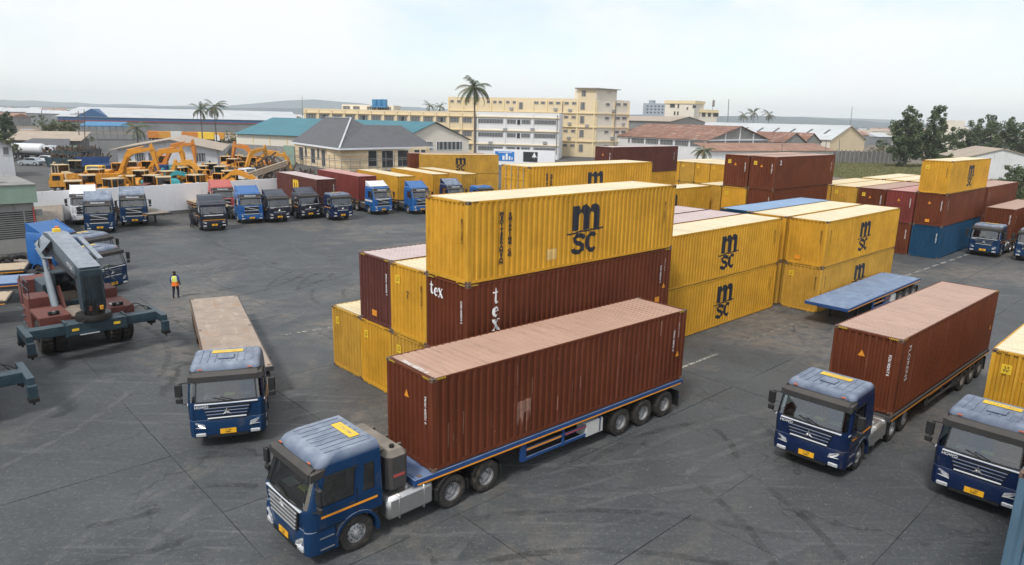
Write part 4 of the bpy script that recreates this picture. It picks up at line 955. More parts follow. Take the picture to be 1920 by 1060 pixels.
# two loaded lorries far right
fa = Vector((46.7, 64.9, 0)); dF = head(YAW)
container('c_rust', fa.x, fa.y, 1.30, 'brown container on the lorry beside the dark blue container', marks='nf', group='containers on lorries')
trailer('skel', 'trailer of the lorry beside the dark blue container', fa+V*(CW/2)-dF*.15, rz_of(YAW+180), GT, paint='trailer_dark', zt=1.29, ln=12.4)
place_howo('blue lorry parked beside the dark blue container', fa+V*(CW/2)-dF*(3.8-1.2), rz_of(YAW+180), None)
fb = fa-V*3.55+dF*.3
container('c_yellow', fb.x, fb.y, 1.30, 'yellow container on the lorry cut off at the far right', group='containers on lorries')
trailer('skel', 'trailer of the lorry cut off at the far right', fb+V*(CW/2)-dF*.15, rz_of(YAW+180), GT, paint='trailer_dark', zt=1.29, ln=12.4)
place_howo('blue lorry cut off by the right edge, beyond the one by the dark blue container', fb+V*(CW/2)-dF*(3.8-1.2), rz_of(YAW+180), None)
# ---- the parked row in front of the white wall
GP = 'lorries parked along the white wall'
proto_volvo = tractor('volvo', 'blue high-roofed lorry parked left, behind a teal trailer nose', (0, 0, 0), 0, GP)
def place_volvo(label, p, yaw, mp=None, first=False, skip=()):
    c = proto_volvo if first else copy_tree(proto_volvo, mp, skip=skip); c.location = p; c.rotation_euler = (0, 0, rz_of(yaw)); c['label'] = label; c['group'] = GP; return c
def front_axle(pxl, pxr): a, b = atz(*pxl), atz(*pxr); return (a+b)/2
PC = [('c_maroon', (-22.84, 78.18), -39.3, 'brown container with an orange logo on a lorry by the wall'), ('c_red', (-19.35, 83.52), -38.7, 'red container on the white-topped lorry by the wall'),
      ('c_yellow', (-14.85, 84.78), -36.3, 'yellow container on the bright blue lorry by the wall'), ('c_yellow', (-11.09, 89.31), -35.8, 'yellow container second from the right in the parked row'), ('c_yellow_worn', (-7.44, 90.62), -36.2, 'yellow container at the right end of the parked row')]
for i, (c_, p_, yw, lb_) in enumerate(PC):
    dd = head(yw); rt = Vector((cos(R(yw)), -sin(R(yw)), 0)); nn = Vector((*p_, 0))
    ctr = nn+dd*(CL/2)+rt*(CW/2)
    r_ = container(c_, ctr.x, ctr.y, 1.32, lb_, yaw=yw, marks='n' + ('YL' if i == 0 else ''), group='containers on lorries', ctr=True)
    f_ = nn+rt*(CW/2)-dd*.15
    trailer('skel', 'trailer under the '+lb_.split(' on ')[0].split(' at ')[0].split(' second')[0]+(', third' if i == 2 else ', fourth' if i == 3 else ', fifth' if i == 4 else '')+' in the parked row', f_, rz_of(yw+180), GT, paint='trailer_dark', zt=1.31, ln=12.4)
    pt = f_+dd*1.3-dd*3.75; hdg = yw+180
    if i == 0: place_howo('dark blue lorry with a low roof, third in the row left of the white-topped lorry', pt, rz_of(hdg), {'truck_blue': 'truck_navy'}, GP)
    if i == 1: vw = place_volvo('white-topped blue lorry under the red container in the parked row', pt, hdg, {'truck_blue': 'truck_cobalt'})
    if i == 2: place_volvo('bright blue high-roofed lorry, right neighbour of the white-topped one', pt, hdg, {'truck_blue': 'truck_cobalt'})
    if i == 3: place_volvo('dark lorry half hidden behind the topmost yellow container', pt, hdg, {'truck_blue': 'truck_navy'})
    if i == 4: place_howo('blue lorry of which only the roof shows behind the topmost yellow container', pt, rz_of(hdg), {'truck_blue': 'truck_cobalt'}, GP)
for k in kids(vw):
    if k.name.split('.')[0] in ('wind_deflector', 'roof_rib'): recolour(k, {'truck_cobalt': 'truck_white'})
wb = MB().box(-.80, 1.12, 1.252, 1.258, 1.50, 1.72); wb.box(-.80, 1.12, -1.258, -1.252, 1.50, 1.72); wb.box(1.435, 1.447, -1.0, 1.0, 1.84, 1.92)
wb.obj('white_band', 'truck_white', vw); MB().box(-.4, .85, -1.0, 1.0, 3.302, 3.33, b=.02).obj('roof_panel', 'truck_white', vw)
HP = 141.5
hdp = head(HP)
for i, (pl_, pr2, lb_, mp_) in enumerate((((497, 417), (536, 412), 'dark blue lorry pulling an empty trailer, left end of the loaded row', {'truck_blue': 'truck_dark'}), ((553, 410), (592, 407), 'dark blue lorry standing before the brown container with orange logo', {'truck_blue': 'truck_dark'}))):
    p = front_axle(pl_, pr2); c = place_howo(lb_, p, rz_of(HP+(0, -2)[i]), mp_, GP)
    f = MB(); f.prism([(.35, 2.93), (-.55, 3.42), (-.68, 3.42), (-.70, 2.93)], -1.08, -1.02, 'Y'); f.prism([(.35, 2.93), (-.55, 3.42), (-.68, 3.42), (-.70, 2.93)], 1.02, 1.08, 'Y')
    f.add([(.3, -1.02, 2.95), (.3, 1.02, 2.95), (-.58, 1.02, 3.38), (-.58, -1.02, 3.38)], [(0, 1, 2, 3)]); f.obj('wind_deflector', 'truck_dark', c, recalc=False)
    trailer('flat', ('empty flatbed behind the dark blue lorry at the left end of the loaded row', 'empty flatbed behind the dark blue lorry before the brown container')[i], Vector((p.x, p.y, 0))-hdp*2.4, rz_of(HP), GT, paint='trailer_dark', deck='deck_wood', zt=1.33)
place_volvo('blue high-roofed lorry parked left, beside the teal trailer nose', front_axle((168, 436), (213, 434)), 152, None, True)
place_volvo('blue high-roofed lorry, second from the left along the wall', front_axle((233, 424), (273, 418)), 150, None)
pv = front_axle((168, 436), (213, 434)); place_volvo('white lorry cab showing behind the leftmost blue lorry', pv+Vector((-4.6, 5.2, 0)), 150, {'truck_blue': 'truck_white'})
pd = front_axle((379, 432), (417, 428)); dm = place_howo('damaged dark lorry with its nose open, a man at its door', pd, rz_of(146), {'truck_blue': 'truck_dark', 'visor': 'truck_dark'}, GP, skip=('grille_bar', 'chrome_strip', 'emblem', 'roof_sticker'))
MB().prism([(.72, 2.9), (.2, 3.34), (-.72, 3.42), (-.72, 2.9)], -1.1, 1.1, 'Y').obj('roof_fairing', 'truck_dark', dm)
MB().box(1.40, 1.49, -.85, .85, 1.52, 1.62, b=.02).obj('raised_panel', 'bright_trim', dm); MB().box(1.42, 1.50, -1.0, 1.0, 1.1, 1.14).obj('orange_strip', 'reflector', dm)
place_volvo('bright blue lorry cab behind the damaged dark lorry', pd+Vector((1.7, 5.2, 0)), 146, {'truck_blue': 'truck_cobalt'})
place_volvo('faded red lorry cab behind the damaged dark lorry', pd+Vector((-3.6, 11.0, 0)), 146, {'truck_blue': 'truck_red'})
def loose_trailer(label, pn, yaw, paint, deck, zt=1.35):
    pn = Vector((pn.x, pn.y, 0)); trailer('flat', label, pn, rz_of(yaw), GT, paint=paint, deck=deck, legs=True, zt=zt)
loose_trailer('teal flatbed nose parked by the concrete building', Vector((-40.4, 58.6, 0)), 147, 'trailer_teal', 'deck_wood', 1.9)
bx = MB(); bx.box(-.15, 0, -1.1, 1.1, .9, 1.25); bx.box(-.2, .02, -1.2, 1.2, .55, .75); bx.box(-.9, -.2, -.9, .9, .3, .6)
loose_trailer('grey-planked flatbed standing on its legs beside the second blue lorry', atz(300, 402, 1.2), 128, 'trailer_dark', 'deck_wood', 1.3)
loose_trailer('tan-decked flatbed behind the damaged dark lorry', atz(392, 396, 1.2)+Vector((.5, 2, 0)), 138, 'trailer_dark', 'deck_tan', 1.4)
# ================================================================== near right edge: stacked steel-blue containers
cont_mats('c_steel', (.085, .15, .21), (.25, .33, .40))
q = atz(1912, 884, T2_+CH); qn = Vector((q.x, q.y, 0))-V*CW
container('c_steel', qn.x, qn.y, T2_, 'steel-blue container at the bottom right picture corner, upper of two'); container('c_steel', qn.x, qn.y, T1_, 'steel-blue container under the one at the bottom right corner')

# ================================================================== reach stackers
def big_wheel(par, x, y, r=.82, w_=.5):
    m = MB(); m.lathe([(.28, .12), (.26, .02), (.12, .0), (.10, .08), (0, .08)], 20); o = m.obj('wheel', 'rs_red', par, smooth=True, loc=(x, y, r)); o.rotation_euler = (0, 0, 0 if y > 0 else PI)
    t = MB(); t.lathe([(.30, -w_/2+.03), (.42, -w_/2), (r*.9, -w_/2), (r, -w_/2+.08), (r, w_/2-.08), (r*.9, w_/2), (.42, w_/2), (.30, w_/2-.03)], 28)
    for k in range(24): t.box(-.03, .03, -w_/2+.04, w_/2-.04, r-.01, r+.03, 0, Matrix.Rotation(2*PI*k/24, 4, 'Y'))
    t.obj('tyre', 'tyre', o, smooth=True)
def reach_stacker(label, loc, yaw):
    t = thing('reach_stacker', label, 'reach stacker', loc, rz_of(yaw), 'reach stackers')
    s = MB(); s.box(-.42, .48, -1.25, 1.25, 1.28, 1.86, b=.03); s.box(-.30, .36, -1.27, -1.18, 1.22, 1.92); s.box(-.30, .36, 1.18, 1.27, 1.22, 1.92); s.box(.48, .53, -1.1, 1.1, 1.34, 1.44); sp = s.obj('spreader_frame', 'rs_teal', t)
    for sg in (-1, 1):
        a = MB(); y0, y1 = sorted((sg*1.2, sg*2.62)); a.box(-.26, .30, y0, y1, 1.36, 1.80, b=.02)
        for k in (1.65, 2.1): a.cyl((.30, sg*k, 1.58), (.325, sg*k, 1.58), .13, 14)
        a.obj('spreader_arm', 'rs_teal', t)
        e = MB(); y0, y1 = sorted((sg*2.60, sg*2.86)); e.box(-1.12, 1.12, y0, y1, 1.38, 1.78, b=.02)
        for x in (-1.12, 1.12): e.box(x-.14, x+.14, y0-.02, y1+.02, 1.02, 1.50, b=.02)
        e.obj('end_beam', 'rs_teal', t)
        for x in (-1.12, 1.12):
            k = MB(); k.box(x-.17, x+.17, y0-.04, y1+.04, .86, 1.03, b=.02); k.cyl((x, (y0+y1)/2, .74), (x, (y0+y1)/2, .87), .05, 8); k.obj('twist_lock', 'grease', t)
    MB().box(.53, .545, -.75, .05, 1.30, 1.345).obj('bright_rail', 'bright_trim', t)
    r_ = MB(); r_.lathe([(0, 2.34), (.42, 2.34), (.46, 2.28), (.46, 2.20), (.72, 2.16), (.76, 2.02), (.76, 1.90), (.60, 1.84), (0, 1.84)], 24, axis='Z'); r_.obj('rotator', 'grease', t, smooth=True)
    n_ = MB()
    for k in range(9): y = -.4+k*.1; x = .35+.12*sin(k*2.1); n_.cyl((x, y, 2.1), (x+.05, y+.04*sin(k), 2.62+.2*sin(k*1.7)), .05+.02*sin(k*3), 7)
    n_.box(.25, .5, -.2, .2, 2.3, 2.6, b=.03); n_.obj('valve_block', 'grease', t)
    MB().box(.42, .56, .18, .34, 2.36, 2.56, b=.02).obj('motor', 'ex_amber', t); MB().box(.40, .52, -.28, -.14, 2.34, 2.6, b=.02).obj('motor', 'rs_red', t)
    h = MB()
    for k in range(7):
        y = -.36+k*.12; pts = [(.44, y*.9, 4.0), (.52+.05*sin(k), y, 3.4), (.56+.06*cos(k*2), y*1.1, 2.9), (.40, y*1.2, 2.45)]; h.tube(pts, .02, 5)
    pts = [(-.1, 1.3+1.0*i/10, 1.85+.42*sin(PI*i/10)) for i in range(11)]; h.tube(pts, .022, 5); pts = [(0, 1.5+1.0*i/10, 1.85+.30*sin(PI*i/10)) for i in range(11)]; h.tube(pts, .02, 5)
    pts = [(-6.1, -.75, 4.9), (-5.6, -.9, 4.6), (-5.3, -.8, 4.2), (-5.6, -.72, 3.9)]; h.tube(pts, .03, 5); h.obj('hydraulic_hose', 'hose', t)
    nn = MB(); nn.prism([(.40, 2.30), (.42, 4.25), (-.45, 4.35), (-.62, 3.45), (-.35, 2.30)], -.44, .44, 'Y'); nn.box(.40, .46, -.47, -.38, 2.4, 4.2); nn.box(.40, .46, .38, .47, 2.4, 4.2); nn.obj('boom_head', 'rs_teal', t)
    b = MB(); b.prism([(.30, 4.36), (-.2, 3.62), (-4.6, 3.95), (-6.9, 4.55), (-7.0, 5.05), (-5.6, 5.16)], -.42, .42, 'Y', 1); b.add([(.32, -.45, 4.38), (.32, .45, 4.38), (-5.6, .45, 5.18), (-5.6, -.45, 5.18), (-7.02, -.45, 5.07), (-7.02, .45, 5.07)], [(0, 1, 2, 3), (3, 2, 5, 4)], 0)
    bo = b.obj('boom', ['rs_grey', 'rs_grey'], t, recalc=False)
    ob('lettering', tmesh('45 TON', .30, 'ink_white', .005), bo, mtx=Matrix.Translation((-1.6, -.423, 4.15)) @ Matrix.Rotation(R(7.6), 4, 'Y') @ RX90)
    bt = MB(); bt.prism([(-.5, 4.46), (-4.2, 4.98), (-4.2, 5.10), (-.5, 4.58)], .56, .78, 'Y'); bt.obj('boom_cover', 'rs_grey', t)
    gs = MB()
    for sg in (-1, 1): gs.add([(-4.8, sg*.50, 4.0), (-6.6, sg*.50, 4.5), (-6.4, sg*.95, 4.35), (-5.0, sg*.95, 4.05)], [(0, 1, 2, 3)]); gs.add([(-4.8, sg*.50, 4.9), (-6.6, sg*.50, 5.0), (-6.4, sg*.95, 4.55), (-5.0, sg*.95, 4.3)], [(0, 1, 2, 3)])
    gs.obj('boom_gusset', 'rs_grey', t, recalc=False)
    for sg in (-1, 1):
        c = MB(); c.cyl((-2.7, sg*.98, 1.55), (-4.5, sg*.88, 3.35), .17, 14); c.cyl((-4.5, sg*.88, 3.35), (-5.6, sg*.80, 4.4), .10, 12); c.obj('lift_cylinder', 'rs_grey', t, smooth=True)
        fd = MB(); y0, y1 = sorted((sg*.72, sg*2.0)); fd.box(-3.2, -1.05, y0, y1, 1.80, 1.98, b=.02); fd.box(-1.12, -1.0, y0, y1, 1.42, 1.98, b=.02); fd.box(-3.2, -3.05, y0, y1, 1.3, 1.98); fo = fd.obj('fender', 'rs_red', t)
        hl = MB(); hl.box(-1.6, -1.2, sg*1.35-.2, sg*1.35+.2, 2.02, 2.06); hl.box(-1.35, -1.2, sg*1.35-.22, sg*1.35-.08, 2.0, 2.16); hl.box(-1.35, -1.2, sg*1.35+.08, sg*1.35+.22, 2.0, 2.16); hl.obj('work_lamp', 'grease', fo)
        MB().box(-1.9, -1.45, sg*1.2-.12, sg*1.2+.12, 1.985, 2.01).obj('tread_plate', 'alu', fo)
        for y in (1.15, 1.72): big_wheel(t, -2.1, sg*y)
        big_wheel(t, -7.4, sg*1.25)
        rk = MB(); rk.bar((-3.2, sg*.55, 1.5), (-5.9, sg*.55, 4.3), .16, .30); rk.obj('boom_support', 'rs_red', t)
    ch = MB(); ch.box(-9.0, -1.3, -.70, .70, .85, 1.55, b=.03); ch.box(-3.0, -1.2, -.7, .7, 1.5, 1.72); ch.obj('chassis', 'rs_red', t)
    MB().box(-3.6, -1.4, -.68, .68, 1.725, 1.745).obj('platform', 'deck_wood', t)
    for sg in (-1, 1):
        y = sg*1.9; hr = MB(); hr.tube([(-3.5, y, 2.35), (-3.5, y, 3.2), (-5.5, y, 3.2), (-5.5, y, 1.72)], .022, 6); hr.tube([(-4.5, y, 1.72), (-4.5, y, 3.2)], .02, 6); hr.tube([(-3.5, y, 2.8), (-5.5, y, 2.8)], .018, 6); hr.obj('handrail', 'rs_teal', t)
        for z in (.5, .85, 1.2, 1.55): MB().box(-5.4, -4.9, min(sg*1.95, sg*2.05), max(sg*1.95, sg*2.05), z, z+.03).obj('step', 'rs_teal', t)
    for x, y, z in ((.54, -.9, 1.6), (.54, .8, 1.62)): MB().box(x, x+.006, y-.14, y+.14, z-.06, z+.06).obj('warning_label', 'ink_yellow', t)
    bo2 = MB()
    for k in range(11): y = -1.1+k*.22; bo2.cyl((.48, y, 1.80), (.50, y, 1.80), .025, 6); bo2.cyl((.48, y, 1.32), (.50, y, 1.32), .025, 6)
    stuff(bo2.obj('bolt_row', 'grease', t)) 
    for k in range(4): MB().tube([(-6.2+.0*k, -.52-.02*k, 4.75-.06*k), (-4, -.53-.02*k, 4.35-.07*k), (-2, -.53-.02*k, 4.05-.05*k), (-.3, -.50, 3.9-.05*k)], .018, 5).obj('boom_hose', 'hose', t)
    for k in range(3): MB().tube([(.30, -.3+.3*k, 2.1), (.62, -.5+.4*k, 1.98), (.55, -.8+.7*k, 1.88)], .02, 5).obj('spreader_hose', 'hose', t)
    cw = MB(); cw.prism([(-9.4, .9), (-8.0, .75), (-8.0, 2.4), (-8.8, 2.5), (-9.4, 2.2)], -1.5, 1.5, 'Y'); cw.obj('counterweight', 'rs_red', t)
    en = MB(); en.box(-8.0, -5.9, -.95, .95, 1.5, 2.5, b=.05); en.obj('engine_cover', 'rs_teal', t)
    for sg in (-1, 1): bx = MB(); y0, y1 = sorted((sg*1.0, sg*1.95)); bx.box(-5.6, -3.5, y0, y1, .75, 1.72, b=.03); bx.box(-5.0, -3.7, y0, y1, 1.72, 2.35, b=.03); bx.obj('side_tank', 'rs_red', t)
    cb = MB(); cb.box(-5.7, -4.1, -.72, .72, 1.56, 1.9, b=.03); cb.box(-5.7, -4.1, -.72, .72, 3.30, 3.42, b=.03)
    for x in (-5.66, -4.16):
        for y in (-.68, .68): cb.box(x-.05, x+.05, y-.05, y+.05, 1.9, 3.3)
    co = cb.obj('cab', 'rs_teal', t); MB().box(-5.64, -4.18, -.66, .66, 1.91, 3.29).obj('cab_glass', 'dark_glass', co)
    MB().cyl((-6.75, .2, 5.12), (-6.75, .2, 5.34), .10, 10).obj('beacon', 'lamp_orange', t); MB().box(-6.4, -6.1, -.1, .25, 5.12, 5.3, b=.02).obj('lamp_box', 'ink_yellow', t)
    return t
sL, sR_ = atz(56, 668, .86), atz(311, 622, .86); ctr = (sL+sR_)/2; dv = sR_-sL; ry = math.degrees(math.atan2(dv.x, dv.y))+90
rs1 = reach_stacker('reach stacker with grey boom and dark teal spreader, standing in view at left', Vector((ctr.x, ctr.y, 0))-head(ry)*.9, ry)
rs2 = copy_tree(rs1); p = atz(63, 750, .86); d_ = dv.normalized(); rs2.location = Vector((p.x, p.y, 0))-d_*2.75-head(ry)*.95; rs2['label'] = 'reach stacker of which only the spreader end enters at the left edge'

# ================================================================== people
def person(label, loc, yaw, shirt, vest, name='person'):
    v = {'pel': (0, 0, .93), 'wst': (0, .0, 1.08), 'chs': (0, .01, 1.28), 'nk': (0, .0, 1.46), 'hd0': (.0, .0, 1.54), 'hd1': (0, .02, 1.64), 'hd2': (0, .01, 1.72),
         'shL': (.17, 0, 1.40), 'elL': (.24, -.05, 1.13), 'wrL': (.26, .07, .90), 'hnL': (.26, .11, .82), 'shR': (-.17, 0, 1.40), 'elR': (-.25, -.03, 1.13), 'wrR': (-.24, .10, .93), 'hnR': (-.24, .14, .86),
         'hpL': (.10, 0, .88), 'knL': (.12, .06, .48), 'anL': (.12, -.02, .09), 'toL': (.13, .14, .04), 'hpR': (-.10, 0, .88), 'knR': (-.12, -.02, .48), 'anR': (-.13, -.14, .10), 'toR': (-.14, .0, .04)}
    r = {'pel': .15, 'wst': .14, 'chs': .17, 'nk': .06, 'hd0': .075, 'hd1': .10, 'hd2': .08, 'sh': .085, 'el': .055, 'wr': .04, 'hn': .045, 'hp': .105, 'kn': .075, 'an': .055, 'to': .045}
    names = list(v); me = D.meshes.new('body'); ed = [('pel', 'wst'), ('wst', 'chs'), ('chs', 'nk'), ('nk', 'hd0'), ('hd0', 'hd1'), ('hd1', 'hd2')]
    for s in 'LR': ed += [('chs', 'sh'+s), ('sh'+s, 'el'+s), ('el'+s, 'wr'+s), ('wr'+s, 'hn'+s), ('pel', 'hp'+s), ('hp'+s, 'kn'+s), ('kn'+s, 'an'+s), ('an'+s, 'to'+s)]
    me.from_pydata([v[n] for n in names], [(names.index(a), names.index(b)) for a, b in ed], [])
    o = D.objects.new('body', me); COL.objects.link(o); o.modifiers.new('skin', 'SKIN'); sv = me.skin_vertices[0].data if me.skin_vertices else None
    if sv is None:
        bm = bmesh.new(); bm.from_mesh(me); bm.verts.layers.skin.verify(); bm.to_mesh(me); bm.free(); sv = me.skin_vertices[0].data
    for i, n in enumerate(names):
        q = r.get(n, r.get(n[:2], .06)); sv[i].radius = (q, q*(.75 if n in ('pel', 'wst', 'chs') else 1)); sv[i].use_root = n == 'pel'
    sb = o.modifiers.new('sub', 'SUBSURF'); sb.levels = 2; sb.render_levels = 2
    dg = bpy.context.evaluated_depsgraph_get(); dg.update(); m2 = D.meshes.new_from_object(o.evaluated_get(dg)); D.objects.remove(o)
    m2.materials.clear()
    for k in ('skin', shirt, 'cloth_navy', 'hose', 'hair'): m2.materials.append(M[k])
    for p_ in m2.polygons:
        c = p_.center; p_.use_smooth = True
        p_.material_index = (4 if (c.z > 1.62 and (c.y < .05 or c.z > 1.68)) else 0) if c.z > 1.45 else 3 if c.z < .10 else 2 if c.z < .95 and abs(c.x) < .215 else (1 if c.z > 1.10 else 0) if abs(c.x) > .205 and c.z < 1.30 else 1
    t = thing(name, label, 'person', loc, rz_of(yaw)-PI/2); ob('body', m2, t)
    if vest:
        vb = MB(); N_ = 16
        prof = [(1.43, .15, .10, 0), (1.36, .205, .135, 0), (1.22, .20, .15, 0), (1.06, .19, .145, 0), (1.05, .19, .145, 1), (.92, .205, .16, 1), (.80, .22, .17, 1)]
        for (z0, a0, b0, m0), (z1, a1, b1, m1) in zip(prof[:-1], prof[1:]):
            for k in range(N_):
                q0, q1 = 2*PI*k/N_, 2*PI*(k+1)/N_; vb.add([(a0*cos(q0), b0*sin(q0), z0), (a0*cos(q1), b0*sin(q1), z0), (a1*cos(q1), b1*sin(q1), z1), (a1*cos(q0), b1*sin(q0), z1)], [(0, 1, 2, 3)], m1)
        vo = vb.obj('hi_vis_vest', ['vest_yellow', 'vest_orange'], t, smooth=True)
        rb = MB()
        for sx in (-1, 1): rb.add([(sx*.10, -.138, 1.40), (sx*.14, -.135, 1.40), (sx*.14, -.155, 1.06), (sx*.10, -.16, 1.06)], [(0, 1, 2, 3)])
        rb.obj('reflective_band', 'ink_white', vo, recalc=False)
    return t
person('man in yellow and orange hi-vis vest walking away across the yard', atz(331, 559), -8, 'cloth_blue', True)
person('man in navy overalls standing at the door of the damaged dark lorry', atz(361, 427), 40, 'cloth_navy', False)

# ================================================================== machines behind the white wall
def tilt(p, ang): return Matrix.Translation(p) @ Matrix.Rotation(-ang, 4, 'Y')
def exc_meshes():
    tr = MB(); pf = [(1.75, .35), (1.55, .72), (-1.55, .72), (-1.75, .35), (-1.5, .02), (1.5, .02)]; tr.prism(pf, -.28, .28, 'Y')
    for k in range(14): tr.box(-1.6+k*.235, -1.5+k*.235, -.30, .30, .72, .76)
    hs = MB(); hs.box(-2.2, 1.0, -1.25, 1.25, 1.05, 1.75, b=.06); hs.box(-2.0, -.2, -1.2, 1.2, 1.7, 2.15, b=.08); hs.cyl((0, 0, .7), (0, 0, 1.05), .7, 18); hs.box(-.8, .8, -.9, .9, .35, .75)
    cw = MB(); cw.prism([(-2.2, 1.0), (-2.75, 1.15), (-2.8, 1.95), (-2.2, 2.2)], -1.28, 1.28, 'Y')
    cb = MB(); cb.box(-.5, 1.1, .28, 1.25, 1.72, 1.95); cb.box(-.5, 1.0, .26, 1.27, 2.95, 3.05, b=.03)
    for x in (-.46, .98):
        for y in (.32, 1.21): cb.box(x-.05, x+.05, y-.05, y+.05, 1.9, 2.97)
    cg = MB(); cg.box(-.44, .98, .34, 1.19, 1.9, 2.94)
    bm_ = MB(); bm_.prism([(-.1, -.25), (.2, .25), (2.6, 1.55), (3.3, 1.55), (5.6, .25), (5.65, -.1), (5.4, -.12), (3.2, .85), (2.5, .82), (.4, -.35)], -.28, .28, 'Y'); bm_.cyl((.9, .33, .1), (2.4, .33, 1.0), .09, 8); bm_.cyl((.9, -.33, .1), (2.4, -.33, 1.0), .09, 8); bm_.cyl((2.8, 0, 1.75), (4.9, 0, .9), .08, 8)
    am = MB(); am.prism([(-.7, .22), (.1, .30), (2.75, .12), (2.85, -.1), (.2, -.30), (-.6, -.05)], -.2, .2, 'Y'); am.cyl((.3, 0, .42), (1.9, 0, .30), .07, 8)
    bk = MB(); bk.prism([(-.15, .15), (.15, .2), (.75, -.1), (1.05, -.75), (.6, -1.15), (.15, -1.1), (.1, -.95), (.5, -.95), (.8, -.65), (.5, -.15)], -.5, .5, 'Y')
    for k in range(5): bk.box(.0, .2, -.46+k*.21, -.38+k*.21, -1.1, -1.0)
    return dict(track=tr.mesh('track', ['track']), house=hs.mesh('house', ['ex_yellow']), counterweight=cw.mesh('counterweight', ['ex_yellow']), cab=cb.mesh('cab', ['ex_yellow']), cab_glass=cg.mesh('cab_glass', ['dark_glass']), boom=bm_.mesh('boom', ['ex_yellow']), arm=am.mesh('arm', ['ex_yellow']), bucket=bk.mesh('bucket', ['ex_yellow']))
EX = exc_meshes()
def excavator(label, loc, yaw, ba, aa, bka, col, s=1.):
    t = thing('excavator', label, 'excavator', loc, rz_of(yaw), 'construction machines behind the wall'); t.scale = (s, s, s); mp = {'ex_yellow': col}
    def part(n, par=t, **k): o = ob(n, EX[n], par, **k); recolour(o, mp); return o
    for y in (-1.05, 1.05): part('track', loc=(0, y, 0))
    part('house'); part('counterweight'); cb = part('cab'); ob('cab_glass', EX['cab_glass'], cb)
    B = tilt((.55, 0, 1.75), ba); part('boom', mtx=B); A = B @ tilt((5.55, 0, .08), aa-ba); part('arm', mtx=A); part('bucket', mtx=A @ tilt((2.78, 0, 0), bka))
    return t
def bh_meshes():
    b = MB(); b.box(-1.8, 2.2, -.45, .45, .6, 1.15, b=.04); b.prism([(.5, 1.1), (.6, 1.85), (2.0, 1.6), (2.2, 1.1)], -.5, .5, 'Y'); b.bar((.4, .6, 1.5), (2.9, .6, .7), .16, .22); b.bar((.4, -.6, 1.5), (2.9, -.6, .7), .16, .22)
    k = MB(); k.prism([(2.8, .3), (3.0, 1.1), (3.15, 1.1), (3.1, .45), (3.9, .25), (3.9, .18), (3.0, .15)], -1.15, 1.15, 'Y')
    r_ = MB(); r_.box(-1.5, .5, -.95, .95, 2.72, 2.85, b=.04)
    c = MB()
    for x in (-1.35, -.4, .4):
        for y in (-.8, .8): c.box(x-.05, x+.05, y-.05, y+.05, 1.1, 2.73)
    c.box(-1.4, .45, -.85, .85, 1.05, 1.45)
    g_ = MB(); g_.box(-1.3, .38, -.78, .78, 1.45, 2.71)
    a = MB(); a.prism([(-1.8, .9), (-2.3, 2.2), (-2.1, 3.1), (-1.85, 3.1), (-2.0, 2.2), (-1.5, .9)], -.16, .16, 'Y'); a.prism([(-2.15, 3.15), (-3.0, 2.2), (-3.2, 1.2), (-2.95, 1.1), (-2.75, 2.1), (-1.9, 2.95)], -.13, .13, 'Y'); a.prism([(-3.3, 1.25), (-2.8, 1.2), (-2.6, .7), (-3.0, .5), (-3.4, .8)], -.3, .3, 'Y')
    wf = MB(); wf.lathe([(0, -.15), (.42, -.17), (.5, -.1), (.5, .1), (.42, .17), (.2, .17), (.18, .08), (0, .08)], 18, mis=[0, 0, 0, 0, 0, 1, 1]); wr = MB(); wr.lathe([(0, -.22), (.62, -.24), (.74, -.15), (.74, .15), (.62, .24), (.34, .24), (.3, .1), (0, .1)], 20, mis=[0, 0, 0, 0, 0, 1, 1])
    return dict(body=b.mesh('body', ['ex_yellow']), loader_bucket=k.mesh('loader_bucket', ['ex_yellow']), cab_roof=r_.mesh('cab_roof', ['ex_cream']), cab=c.mesh('cab', ['ex_yellow']), cab_glass=g_.mesh('cab_glass', ['dark_glass']), digging_arm=a.mesh('digging_arm', ['ex_yellow']), wf=wf.mesh('wheel', ['tyre', 'ex_cream'], True), wr=wr.mesh('wheel', ['tyre', 'ex_cream'], True))
BH = bh_meshes()
def backhoe(label, loc, yaw, col, s=1.):
    t = thing('backhoe_loader', label, 'digger', loc, rz_of(yaw), 'construction machines behind the wall'); t.scale = (s, s, s); mp = {'ex_yellow': col}
    for n in ('body', 'loader_bucket', 'cab', 'cab_roof', 'digging_arm'): o = ob(n, BH[n], t); recolour(o, mp); c = o if n == 'cab' else None; c and ob('cab_glass', BH['cab_glass'], c)
    for y in (-.85, .85): ob('wheel', BH['wf'], t, loc=(1.5, y, .5), rot=(0, 0, 0 if y > 0 else PI)); ob('wheel', BH['wr'], t, loc=(-1.1, y, .74), rot=(0, 0, 0 if y > 0 else PI))
    return t
def gpx(px, Y): p = aty(px, 330, Y); return Vector((p.x, Y, 0))
